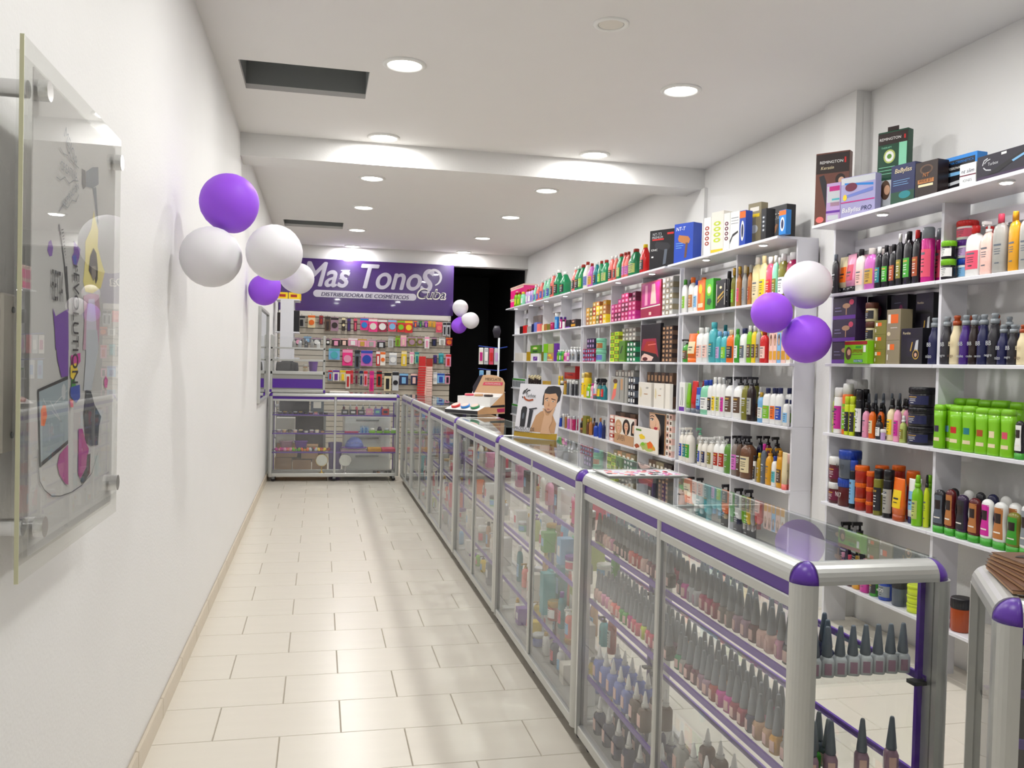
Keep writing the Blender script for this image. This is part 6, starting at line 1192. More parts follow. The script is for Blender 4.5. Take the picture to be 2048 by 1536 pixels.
text('rEVOLUTION', po, 'black', (.08+.445*.63, .0056, .03+.49*.88), .25, .045, rot=(math.pi/2, math.pi/2, 0))
text('FIESTA', po, 'black', (.08+.235*.63, .0056, .03+.57*.88), .075, .06)
for z in (.082, .872):
    for x in (.09, .67):
        s = ob('standoff', MB().prism([(.016*math.cos(RAD(q)), .016*math.sin(RAD(q))) for q in range(0, 360, 20)], 'y', .02, .086, M_CHROME, True), t, (x, 0, z))
        ob('standoff_cap', MB().prism([(.019*math.cos(RAD(q)), .019*math.sin(RAD(q))) for q in range(0, 360, 20)], 'y', -.016, 0, M_CHROME, True), s)
tag(t, 'clear acrylic sign on steel standoffs with a colourful fashion poster', 'wall sign')
t = emp('wall_plate', (XL, 1.765, 1.23), math.pi/2)
ob('plate', MB().bbox(0, .075, -.012, 0, 0, .30, mat('ivory', .5), .004), t)
for z in (.03, .27): ob('screw', MB().prism([(.006*math.cos(RAD(q)), .006*math.sin(RAD(q))) for q in range(0, 360, 40)], 'y', -.015, -.012, M_ALUD, True), t, (.05, 0, z))
tag(t, 'narrow white plate screwed to the wall behind the acrylic sign', 'plate')
# long mirror far down the aisle wall
t = emp('wall_mirror', (XL, 8.62, .98), math.pi/2)
ob('frame', MB().box(0, 1.35, -.03, 0, 0, .025, M_ALU).box(0, 1.35, -.03, 0, .915, .94, M_ALU).box(0, .03, -.03, 0, .025, .915, M_ALU).box(1.32, 1.35, -.03, 0, .025, .915, M_ALU), t)
ob('mirror_glass', MB().box(.03, 1.32, -.014, -.002, .025, .915, mat('d8dcd8', .03, 1.0)), t)
tag(t, 'framed mirror on the aisle wall before the end cabinet', 'mirror')

# ---------------------------------------------------------------- banner and slatted wall
bn = emp('shop_banner', (0, 12.50, 2.105))
ob('panel', MB().bbox(XL+.01, 1.89, 0, .018, 0, .74, mat('4a2878', .2, 0, 0, .5, .6), .002), bn)
for k_, (dx, dz) in enumerate(((-.009, 0), (.009, 0), (0, .007), (0, -.007))):
    text('Mas Tono', bn, 'c9c4d6', (.575+dx, -.0024-.0006*k_, .52+dz), 1.68, .34, shear=.28); text('s', bn, 'c9c4d6', (1.50+dx, -.0052-.0006*k_, .49+dz), .19, .34, shear=.25)
def curve(cx, cz, r, a0, a1, k, n=40, gx=1.0): return [(cx+gx*r*(1+(k-1)*i/n)*math.cos(RAD(a0+(a1-a0)*i/n)), cz+r*(1+(k-1)*i/n)*math.sin(RAD(a0+(a1-a0)*i/n))) for i in range(n+1)]
def ribbon(name, pts, wd, col, parent, y):
    mb = MB(); n = len(pts)
    for i in range(n-1):
        (ax, az), (bx, bz) = pts[i], pts[i+1]; L = math.hypot(bx-ax, bz-az) or 1; nx, nz = -(bz-az)/L, (bx-ax)/L
        wa = wd*(.35+.65*math.sin(math.pi*(i+.3)/n)); wb = wd*(.35+.65*math.sin(math.pi*(i+1.3)/n)); b = len(mb.v)
        mb.v += [(ax+nx*wa, y, az+nz*wa), (bx+nx*wb, y, bz+nz*wb), (bx-nx*wb, y, bz-nz*wb), (ax-nx*wa, y, az-nz*wa)]; mb.face((b+3, b+2, b+1, b), mat(col, .3))
    link(bpy.data.objects.new(name, mb.mesh(name)), parent)
ribbon('emblem', curve(1.585, .56, .085, 150, -75, 1.5), .02, 'd9d6e0', bn, -.0079)
pill = [(-.10, .20)]+[(1.30+.05*math.cos(RAD(q)), .25+.05*math.sin(RAD(q))) for q in range(-90, 91, 15)]+[(-.06+.05*math.cos(RAD(q)), .25+.05*math.sin(RAD(q))) for q in range(90, 271, 15)]
ob('white_pill', MB().prism(pill, 'y', -.004, 0, mat('d8d4e2', .35)), bn)
text('DISTRIBUIDORA DE COSMÉTICOS', bn, '2a1c50', (.62, -.006, .25), 1.24, .068, shear=.2); text('DISTRIBUIDORA DE COSMÉTICOS', bn, '2a1c50', (.623, -.0066, .25), 1.24, .068, shear=.2)
text('Cuba', bn, 'ivory', (1.57, -.0084, .305), .43, .16, shear=.25, bold=.03); text('Cuba', bn, '2a1c50', (1.57, -.0094, .305), .39, .125, shear=.25, bold=.0)
tag(bn, 'purple shop banner with silver lettering over the slatted wall', 'banner')
sw = emp('slatwall', (0, 12.50, 0)); ob('backing', MB().box(XL+.01, 1.86, .022, .05, 0, 2.10, mat('4a463e', .7)), sw)
PS = .0775; msl = fixn(MB().prism([(.0, .004), (.004, .0), (.022, .0), (.022, PS-.007), (.004, PS-.007), (0, PS-.011)], 'x', XL+.01, 1.86, M_SLAT).mesh('slat'))
for i in range(27): link(bpy.data.objects.new('slat', msl), sw, (0, 0, .004+i*PS))
ob('top_trim', MB().box(XL+.01, 1.86, -.006, -.001, 2.035, 2.10, mat('ivory', .4)), sw)
mhk = fixn(MB().tube([(0, .006, 0), (0, -.005, .004), (0, -.09, .002), (0, -.10, .014)], .0035, M_CHROME, 6).mesh('hook'))
tag(sw, 'beige slatted display wall hung with accessories', 'display wall')
PKN = {}
def pack(x, ztop, w, h, card, cont, shp, y=12.418):
    th = .012; o = ob('blister_pack', MB().bbox(-w/2, w/2, -.003, .003, -h, 0, mat(card, .4), .004), None, (x, y, ztop))
    mc = mat(cont, .3); cb = MB()
    if shp == 'c':
        r = min(w*.38, h*.32); P = [(r*math.cos(RAD(q)), -h*.58+r*math.sin(RAD(q))) for q in range(0, 360, 20)]; cb.prism(P, 'y', -.018, -.003, mc, True)
    else: cb.bbox(-w*.24, w*.24, -.016, -.003, -h*.9, -h*.34, mc, .004)
    ob('contents', cb, o); ob('header', MB().box(-w*.5, w*.5, -.0042, -.003, -h*.2, -h*.03, mat(PAL.get(cont, 'white') if card != 'black' else 'mauve', .4)), o)
    zi = round((ztop+.012-.004)/PS)*PS+.004-.006
    link(bpy.data.objects.new('hook', mhk), sw, (x, 0, ztop+.004)); 
    rowz = 'top' if ztop > 1.93 else 'second' if ztop > 1.68 else 'third' if ztop > 1.42 else 'bottom'
    tag(o, '%s blister pack with %s %s, %s row of the slatted wall' % (cw(card), cw(cont), 'round insert' if shp == 'c' else 'insert', rowz), 'accessory pack', 'packs hanging on the slatted wall')
for a in PACKS: pack(*a)
# long ladder of small red cards
t = emp('card_ladder', (1.49, 12.36, 1.36)); link(bpy.data.objects.new('hook', mhk), sw, (1.45, -.03, 1.50)); link(bpy.data.objects.new('hook', mhk), sw, (1.55, -.03, 1.50))
ob('header_card', MB().bbox(-.10, .0, -.006, 0, 0, .14, mat('red', .4), .003), t); ob('header_card', MB().bbox(.005, .10, -.006, 0, 0, .11, mat('brick', .4), .003), t)
mr1 = MB().bbox(-.055, .055, -.012, 0, 0, .026, mat('red', .4), .002).mesh('card'); mr2 = MB().bbox(-.04, .04, -.012, 0, 0, .026, mat('blush', .4), .002).mesh('card')
for i in range(15):
    q = i/14; link(bpy.data.objects.new('card', mr1), t, (-.05-.02*q, 0, -.036*(i+1))); link(bpy.data.objects.new('card', mr2), t, (.058-.0*q, 0, -.036*(i+1)))
ob('strip', MB().box(-.1, .1, .0, .002, -.56, 0, mat('blush', .5)), t)
tag(t, 'long hanging ladder of small red and white cards', 'card strip')

# ---------------------------------------------------------------- things inside the cabinets
def put(kind, x, y, z, w, h, body, cap, lab, label, rz=-math.pi/2, d=None, cat=None, group=None, share=False):
    k = dict(sh=.6, inv=.55, lime=.62, hg=.55, pump=.75, jug=.75, trig=.8).get(kind, 1.0); d = d or round(w*k, 3)
    if kind == 'box':
        key = (w, d, h, body, lab)
        if key not in CM:
            mb = MB().bbox(-w/2, w/2, -d/2, d/2, 0, h, mat(body, .4), .0015)
            if lab: mb.box(-w*.3, w*.3, -d/2-.0005, -d/2, h*.3, h*.7, mat(lab, .4))
            CM[key] = mb.mesh('carton')
        o = link(bpy.data.objects.new('carton', CM[key]), None, (x, y, z), rz)
    else:
        pp = prod_meshes(kind, w, d, h, body, cap, lab); o = link(bpy.data.objects.new(NM[kind], pp[0][1]), None, (x, y, z), rz)
        for nm, me in pp[1:]: link(bpy.data.objects.new(nm, me), o)
    return tag(o, label, cat or KW[kind].split()[-1], group, share)
# nail polish
PB = {}
def polish(x, y, z, col, label, rz, cap='838a91', hh=.105, group='nail polish bottles'):
    if (col, cap, hh) not in PB:
        a = .0145; k = hh/.105
        b = MB().loft([[(0, a*.9, a*.9), (.002, a, a), (.034*k, a, a), (.040*k, a*.8, a*.8), (.043*k, a*.5, a*.5)]], mat(col, .15), 12, 3.6).mesh('bottle')
        c = MB().loft([[(.042*k, .0105, .0105), (.046*k, .0116, .0116), (.075*k, .0082, .0082), (.102*k, .005, .005), (.105*k, .0036, .0036)]], mat(cap, .4), 12).mesh('cap')
        l = MB().box(-a*.5, a*.5, -a-.0006, -a+.001, .006*k, .030*k, mat('mauve' if col in ('white', 'ivory', 'silver') else 'blush', .4)).mesh('label')
        PB[(col, cap, hh)] = (fixn(b), fixn(c), fixn(l))
    b, c, l = PB[(col, cap, hh)]
    o = link(bpy.data.objects.new('nail_polish', b), None, (x, y, z), rz); link(bpy.data.objects.new('cap', c), o); link(bpy.data.objects.new('product_label', l), o)
    tag(o, label, 'nail polish', group)
PC1 = ['maroon', 'blush', 'pink', 'charcoal', 'charcoal', 'salmon', 'red', 'blush', 'wine', 'ash', 'espresso', 'plum', 'fuchsia', 'silver', 'raspberry', 'crimson', 'taupe', 'mauve']
PC2 = ['blush', 'pink', 'blush', 'salmon', 'green', 'magenta', 'rose', 'acid', 'rose', 'slate', 'espresso', 'emerald', 'ash', 'wine', 'mauve', 'brick', 'fuchsia', 'crimson', 'indigo', 'tan', 'amber', 'taupe']
for sh_, (z, rows_, pal, nm) in enumerate(((.7765, (1.019, 1.058), PC1, 'upper'), (.5615, (1.019, 1.058, 1.097), PC2, 'middle'))):
    for ri, xr in enumerate(rows_):
        n = 36
        for i in range(n):
            y = 3.0-i*.0385-(.008 if ri % 2 else 0)
            if y < 1.64 or abs(y-2.295) < .015: continue
            if sh_ == 0 and ri == 1 and R.random() < .25: continue
            col = pal[(int(i*.62)+ri*5) % len(pal)]
            polish(xr+R.uniform(-.003, .003), y, z, col, '%s nail polish, %s from the far end, %s row, %s shelf' % (cw(col), ordn(i), ('front', 'middle', 'back')[ri], nm), -math.pi/2+RAD(R.uniform(-15, 15)))
for i in range(8):
    polish(1.03+i*.0305, 1.614, .7765, 'silver', 'clear pearl nail polish by the end glass, %s from the aisle' % ordn(i), RAD(-20), '6c7480')
for i in range(7): polish(1.03+.03*i if i < 3 else 1.03+.028*(i-3), 1.66+(.05 if i >= 3 else 0), .776, 'navy', 'dark blue nail polish behind the pearl ones, %s counted from the aisle' % ordn(i), 0, '5c6878') if i != 1 else None
for i, xx in enumerate((1.03, 1.075, 1.15, 1.235)): polish(min(xx, 1.222), 1.612, .5615, 'mauve', 'mauve nail polish by the end glass, %s from the aisle, middle shelf' % ordn(i), RAD(-20), '6c7480', .118)
# dropper bottles
def dropper(x, y, z, col, nozz, hh, label, lab=None):
    key = ('drop', col, nozz, hh, lab)
    if key not in PB:
        a = .021; b = MB().loft([[(0, a*.95, a*.95), (.003, a, a), (hh*.5, a, a), (hh*.56, a*.8, a*.8), (hh*.6, a*.45, a*.45)]], mat(col, .25), 14, 3.0).mesh('bottle')
        c = MB().loft([[(hh*.59, a*.55, a*.55), (hh*.68, a*.55, a*.55)], [(hh*.68, a*.42, a*.42), (hh*.85, a*.3, a*.3), (hh, a*.12, a*.12)]], mat(nozz, .35), 12).mesh('nozzle')
        l = MB().box(-a*.55, a*.55, -a-.0007, -a+.001, hh*.12, hh*.42, mat(lab or 'blush', .4)).mesh('label'); PB[key] = (fixn(b), fixn(c), fixn(l))
    b, c, l = PB[key]; o = link(bpy.data.objects.new('dropper_bottle', b), None, (x, y, z), -math.pi/2); link(bpy.data.objects.new('nozzle', c), o); link(bpy.data.objects.new('product_label', l), o)
    tag(o, label, 'bottle', 'dropper bottles in the nail-polish cabinet')
for i in range(7):
    for j in range(2): dropper(1.02+.07*j, 2.97-.075*i, .276, 'periwinkle' if i < 5 else 'brown', 'white', .125, '%s dropper bottle, %s pair from the far end, lower shelf %s row' % ('blue' if i < 5 else 'brown', ordn(i), ('front', 'back')[j]))
for i in range(6):
    for j in range(2): dropper(1.02+.08*j, 2.24-.08*i, .276, ('brown', 'ash')[i > 1 or j == 0], 'white', .12, '%s dropper bottle near the entrance end, %s pair, lower shelf %s row' % (('brown', 'clear')[i > 1 or j == 0], ordn(i), ('front', 'back')[j]))
for i in range(6):
    for j in range(3): dropper(1.02+.075*j, 2.95-.1*i, .083, 'indigo', 'white', .135, 'dark blue dropper bottle on the cabinet floor, %s from the far end, %s row' % (ordn(i), ('front', 'middle', 'back')[j]), 'blush')
for i in range(7):
    for j in range(2): polish(1.02+.06*j, 2.2-.085*i+.02*j, .083, ('ivory', 'ash')[i % 2], 'white nail-art bottle with black cap, %s from the middle post, floor %s row' % (ordn(i), ('front', 'back')[j]), -math.pi/2, 'black', .135, 'nail-art bottles on the cabinet floor')
# fillers in the other aisle cabinets
FILL = {1: [['pink', 'hotpink', 'charcoal', 'rose', 'ivory', 'pink', 'wine', 'white'], ['white', 'mint', 'ash', 'sage', 'white', 'green', 'khaki', 'sky'], ['teal', 'salmon', 'sage', 'ivory', 'tan', 'aqua', 'brick'], ['ivory', 'violet', 'white', 'yellow', 'periwinkle', 'white', 'navy', 'silver']],
 2: [['rose', 'crimson', 'ivory', 'ash', 'pink', 'mauve'], ['ash', 'silver', 'orange', 'rust', 'white', 'mint'], ['ivory', 'silver', 'white', 'ash', 'tan'], ['white', 'ivory', 'lime', 'yellow', 'white', 'slate']],
 3: [['salmon', 'mauve', 'ash', 'rose', 'sky'], ['aqua', 'ash', 'silver', 'tan', 'rose'], ['rose', 'white', 'salmon', 'ivory'], ['silver', 'white', 'ash', 'sky']],
 4: [['sky', 'mauve', 'rose', 'ash'], ['ash', 'pink', 'silver', 'tan'], ['ivory', 'aqua', 'rose', 'white'], ['white', 'silver', 'sage', 'ash']]}
SHN = ['upper shelf', 'middle shelf', 'lower shelf', 'floor']
SZ = [.7765, .5615, .2765, .0835]
for ci, shl in FILL.items():
    for si, pal in enumerate(shl):
        ya, yb = CY[ci+1]-.11, CY[ci]+.11; n = 11 if ci == 1 else 8; mh = (.15, .15, .21, .14)[si]
        for i in range(n):
            for j in range(2 if ci == 1 else 1):
                y = ya+(yb-ya)*(i+.5)/n+R.uniform(-.01, .01); col = pal[(i+j*3) % len(pal)]; kind = ['sh', 'box', 'jar', 'spray', 'box', 'pump', 'inv'][(i*5+si*3+ci+j*2) % 7]
                hh = round(mh*R.choice((.6, .75, .9)), 3); ww = round({'box': .06, 'jar': .06, 'spray': .036, 'sh': .05, 'pump': .05, 'inv': .045}[kind], 3)
                if kind == 'jar': hh = round(hh*.55, 3)
                capc = ['white', 'black', 'silver', 'gold', 'violet'][(i+si) % 5]
                lb = '%s %s%s, %s of the %s, %s from the far end' % (cw(col), KW[kind], '' if kind == 'box' else ' with %s %s' % (cw(capc), 'lid' if kind == 'jar' else 'cap'), SHN[si], CN[ci], ordn(i))
                if j: lb = lb+' behind'
                put(kind, 1.048+.11*j+R.uniform(-.006, .006), y, SZ[si], ww, hh, col, capc, ['white', 'rose', 'sky', ''][(i+si) % 4], lb, group='stock in the %s' % CN[ci])
# ---------------------------------------------------------------- end cabinet: accessories on its shelves
def mirror_stand(x, y, z, col, label):
    m = M_CHROME if col == 'silver' else mat('d8b040', .2, 1.0); t = emp('table_mirror', (x, y, z)); t.scale = (.82, .82, .82)
    ob('foot', MB().loft([[(0, .045, .045), (.008, .045, .045), (.018, .02, .02), (.03, .008, .008), (.075, .007, .007), (.09, .012, .012), (.10, .008, .008)]], m, 18), t)
    ring = MB().tube([(.085*math.cos(RAD(q)), 0, .185+.085*math.sin(RAD(q))) for q in range(-90, 271, 18)], .006, m, 8); ob('rim', ring, t)
    ob('mirror_glass', MB().prism([(.08*math.cos(RAD(q)), .185+.08*math.sin(RAD(q))) for q in range(0, 360, 15)], 'y', -.003, .003, mat('c8ccc8', .04, 1.0)), t)
    tag(t, label, 'mirror')
mirror_stand(.045, 10.32, .083, 'gold', 'gold round table mirror on the floor of the end cabinet'); mirror_stand(.315, 10.32, .083, 'silver', 'silver round table mirror on the floor of the end cabinet')
def bow(x, y, z, c, c2, label):
    t = emp('hair_bow', (x, y, z)); a = mat(c, .5); b = mat(c2, .5)
    for s in (-1, 1): ob('loop', MB().loft([[(.0, .008, .012), (.012, .016, .014), (.03, .02, .012), (.042, .012, .008)]], a, 10), t, (s*.018, 0, .001)).rotation_euler = (0, s*.8, 0)
    ob('knot', MB().loft([[(.0, .01, .01), (.012, .013, .013), (.024, .009, .009)]], b, 10), t)
    tag(t, label, 'hair bow', 'hair bows in the end cabinet')
for i, (c, c2) in enumerate((('fuchsia', 'pink'), ('hotpink', 'fuchsia'), ('pink', 'salmon'), ('salmon', 'rose'), ('lime', 'green'), ('black', 'charcoal'), ('orange', 'amber'), ('black', 'white'), ('silver', 'black'), ('red', 'yellow'), ('yellow', 'orange'), ('brick', 'red'))):
    bow(-.44+.048*i, 10.30+.02*(i % 2), .3485, c, c2, '%s and %s hair bow, %s from the aisle wall, lower shelf' % (cw(c), cw(c2), ordn(i)))
for i, c in enumerate(('charcoal', 'plum', 'black', 'espresso', 'indigo', 'black', 'wine', 'pink', 'plum', 'charcoal')):
    put('jar', -.44+.058*i, 10.31, .7765, .042, .03, c, ('silver', 'gold', 'black')[i % 3], '', '%s compact with %s lid, upper shelf of the end cabinet, %s from the wall' % (cw(c), ('silver', 'gold', 'black')[i % 3], ordn(i)), 0, group='compacts in the end cabinet')
for i, c in enumerate(('mauve', 'tan', 'taupe', 'blush', 'black', 'ivory', 'mauve', 'ivory', 'tan')):
    put('jar', -.45+.062*i, 10.30, .5615, .045, .035, c, ('white', 'cream', 'black')[i % 3], '', '%s hair-clip tub with %s lid, middle shelf, %s from the wall' % (cw(c), ('white', 'cream', 'black')[i % 3], ordn(i)), 0, group='clip tubs in the end cabinet')
# compacts, clip boxes, brushes on the entrance half of the end cabinet
for i, (c, l) in enumerate((('black', 'silver'), ('black', 'white'), ('charcoal', 'silver'), ('pink', 'blush'), ('periwinkle', 'mint'), ('red', 'navy'))):
    put('box', .30+.095*i, 10.31, .7765, .08, .075 if i > 2 else .06, c, '', l, '%s palette box with %s window, upper shelf of the end cabinet' % (cw(c), cw(l)), 0, .03)
for i, c in enumerate(('wine', 'ash', 'rose', 'slate', 'ash', 'mauve', 'violet', 'ash')):
    put('spray', .29+.075*i, 10.42, .7765, .03, .12, c, 'silver', '', '%s perfume bottle behind the palettes, %s from the middle post' % (cw(c), ordn(i)), 0)
for i, c in enumerate(('sky', 'blue', 'sky', 'blue', 'sky')): put('spray', .49+.02*i, 10.30+.02*(i % 2), .5615, .017, .085, c, 'sky', '', 'blue lip-gloss tube in a black tray, %s in line' % ordn(i), 0)
ob_t = ob('cosmetic_tray', MB().bbox(.30, .46, 10.27, 10.33, .562, .582, mat('raspberry', .4), .003)); tag(ob_t, 'flat raspberry tray beside the blue gloss tubes', 'tray')
for i, c in enumerate(('ivory', 'plum', 'silver', 'white')):
    t = emp('clip_tub', (.625+.085*i, 10.31, .5615)); ob('tub', MB().bbox(-.036, .036, -.03, .03, 0, .028, mat('lime', .35), .004), t)
    ob('contents', MB().loft([[(.028, .03, .022), (.05, .026, .02), (.075 if i == 1 else .058, .016, .012)]], mat(c, .4), 14), t); tag(t, 'lime tub heaped with %s clips, middle shelf of the end cabinet' % cw(c), 'tub', 'lime tubs in the end cabinet')
cp = emp('polka_dot_cap', (.42, 10.36, .385)); ob('crown', MB().loft([[(0, .11, .09), (.03, .108, .088), (.08, .085, .07), (.115, .045, .04), (.125, .01, .01)]], mat('periwinkle', .5), 22), cp); ob('brim', MB().loft([[(-.004, .15, .12), (.004, .145, .115)]], mat('violet', .5), 22), cp)
for q in range(9): ob('polka_dot', MB().loft([[(0, .008, .008), (.002, .007, .007)]], mat('white', .5), 10), cp, (.095*math.cos(RAD(-160+q*17)), .078*math.sin(RAD(-160+q*17)), .03+.03*(q % 2)))
tag(cp, 'violet shower cap with white dots on the lower shelf', 'shower cap')
ob_t = ob('folded_mat', MB().bbox(.26, .56, 10.25, 10.50, .341, .362, mat('mauve', .6), .006).bbox(.27, .55, 10.255, 10.49, .362, .38, mat('taupe', .6), .006)); tag(ob_t, 'folded mauve mat under the polka-dot cap', 'mat')
for c, x0, nm in (('amber', .575, 'yellow'), ('rose', .74, 'pink')):
    t = emp('folded_towel', (x0, 10.26, .341))
    for k in range(3): ob('fold', MB().bbox(0, .16, 0, .2, .014*k, .014*k+.012, mat(c, .8), .005), t)
    tag(t, 'folded %s towel on the lower shelf of the end cabinet' % nm, 'towel')
for i, (x0, c) in enumerate(((-.37, 'mauve'), (-.20, 'violet'))):
    t = emp('plastic_basket', (x0, 10.47, .341)); ob('basket_body', MB().loft([[(0, .055, .04), (.10, .075, .05)], [(.10, .08, .054), (.108, .08, .054)]], mat(c, .4), 24, 3.5), t); tag(t, '%s plastic basket on the lower shelf of the end cabinet' % cw(c), 'basket')
for i in range(5): put('jar', .66+.045*i, 10.30, .083, .04, .03, ('charcoal', 'copper', 'silver', 'black', 'espresso')[i], 'black', '', '%s bangle box on the end-cabinet floor' % ('charcoal', 'copper', 'silver', 'black', 'espresso')[i], 0)
# on the end cabinet: showcase contents
t = emp('black_bag', (-.37, 10.37, 1.2695)); ob('bag_body', MB().loft([[(0, .125, .07), (.02, .13, .075), (.08, .125, .07), (.105, .12, .06), (.115, .07, .03)]], mat('charcoal', .6), 20, 4), t); ob('handle', MB().tube([(-.08, 0, .10), (-.06, 0, .118), (.06, 0, .118), (.08, 0, .10)], .006, M_BLK), t); tag(t, 'black vanity bag lying in the small showcase', 'bag')
cu_ = emp('purple_cup', (-.075, 10.36, 1.2695)); ob('cup', MB().loft([[(0, .04, .04), (.004, .042, .042), (.13, .055, .055)], [(.13, .052, .052), (.012, .039, .039)]], mat('violet', .4), 20, cap=False), cu_); ob('base', MB().loft([[(.001, .04, .04), (.006, .04, .04)]], mat('violet', .4), 20), cu_); tag(cu_, 'purple plastic cup in the small showcase', 'cup')
put('jar', -.165, 10.33, 1.2695, .05, .09, 'copper', 'ivory', 'cream', 'small amber jar beside the purple cup', 0)
for i, c in enumerate(('ash', 'silver', 'charcoal', 'ash', 'white')): put('sh', -.30+.07*i, 10.40, 1.548, .04, .1, c, 'silver', '', '%s bottle on the glass shelf of the showcase, %s in line' % (cw(c), ordn(i)), 0)
ob_t = ob('paper_stack', MB().bbox(.12, .34, 10.26, 10.42, 1.032, 1.05, mat('ivory', .6), .002)); tag(ob_t, 'low stack of white papers on the end cabinet', 'papers')
# white shelf column and stock behind the end cabinet
t = emp('tall_shelf', (-.5, 11.30, 0)); ob('front_panel', MB().box(0, .165, 0, .018, 0, 2.18, M_BOARD), t); ob('back_panel', MB().box(0, .165, .5, .518, 0, 2.18, M_BOARD), t)
for z in (.4, .8, 1.2, 1.42, 1.75, 2.165): ob('shelf_board', MB().bbox(-.06, .235, .018, .5, z, z+.016, M_BOARD, .002), t)
tag(t, 'narrow white shelf column behind the end cabinet', 'shelving')
for i, (x, y) in enumerate(((-.5, 11.42), (-.36, 11.42), (-.34, 11.62))): put('box', x+.02, y, 2.182, .13, .085, 'yellow', '', 'brick', 'yellow carton on top of the narrow white shelf, %s of three' % ordn(i), 0, .12)
put('box', -.21-.1, 11.40, 1.767, .09, .27, 'black', '', '', 'tall black carton on the narrow white shelf', 0, .1); put('box', -.5, 11.40, 1.767, .08, .24, 'espresso', '', '', 'dark brown carton on the narrow white shelf', 0, .1)
t = emp('white_dresser', (.30, 10.75, 0)); ob('body', MB().bbox(0, .58, 0, .4, .05, .74, mat('ivory', .4), .003), t)
for k in range(3):
    d_ = ob('drawer', MB().bbox(.015, .565, -.018, 0, .07+.222*k, .28+.222*k, mat('white', .4), .003), t); ob('drawer_pull', MB().bbox(.15, .43, -.03, -.018, .235+.222*k, .25+.222*k, M_ALUD, .003), d_)
ob('plinth', MB().box(.02, .56, .02, .38, 0, .05, mat('slate')), t); tag(t, 'white dresser with drawers behind the end cabinet', 'dresser')
t = emp('waste_bin', (.205, 10.80, 0)); ob('bin_body', MB().loft([[(0, .066, .066), (.005, .07, .07), (.40, .085, .085)], [(.40, .08, .08), (.02, .066, .066)]], mat('5a3f9e', .4), 24, 3, cap=False), t); ob('bin_base', MB().loft([[(.002, .066, .066), (.012, .067, .067)]], mat('5a3f9e', .4), 24, 3), t); tag(t, 'purple waste bin behind the end cabinet', 'bin')
for i, (x, z, w_, h_) in enumerate(((-.44, 0, .2, .22), (-.22, 0, .22, .19), (-.01, 0, .18, .2), (-.40, .225, .24, .17), (-.13, .205, .2, .16), (-.42, .40, .22, .3))): put('box', x+.03, 10.86, z, w_, h_, 'tan' if i < 5 else 'ivory', '', '', '%s shipping carton behind the end cabinet, %s of the pile' % ('tan' if i < 5 else 'white', ordn(i)), 0, .24)
t = emp('office_desk', (-.52, 11.05, 0)); ob('desk_top', MB().bbox(0, .62, 0, .22, .72, .745, mat('slate', .4), .003), t)
for xx in (.01, .58): ob('desk_leg', MB().box(xx, xx+.03, .02, .2, 0, .72, M_ALUD), t)
ob('modesty_panel', MB().box(.04, .58, .1, .12, .12, .70, mat('ink', .6)), t); tag(t, 'grey desk with dark front panel behind the end cabinet', 'desk')
put('box', -.30, 11.15, .7465, .36, .24, 'ink', '', '', 'black storage case on the desk behind the end cabinet', 0, .18); put('box', -.02, 11.15, .7465, .16, .2, 'slate', '', 'ivory', 'grey case with white label on the desk', 0, .16)
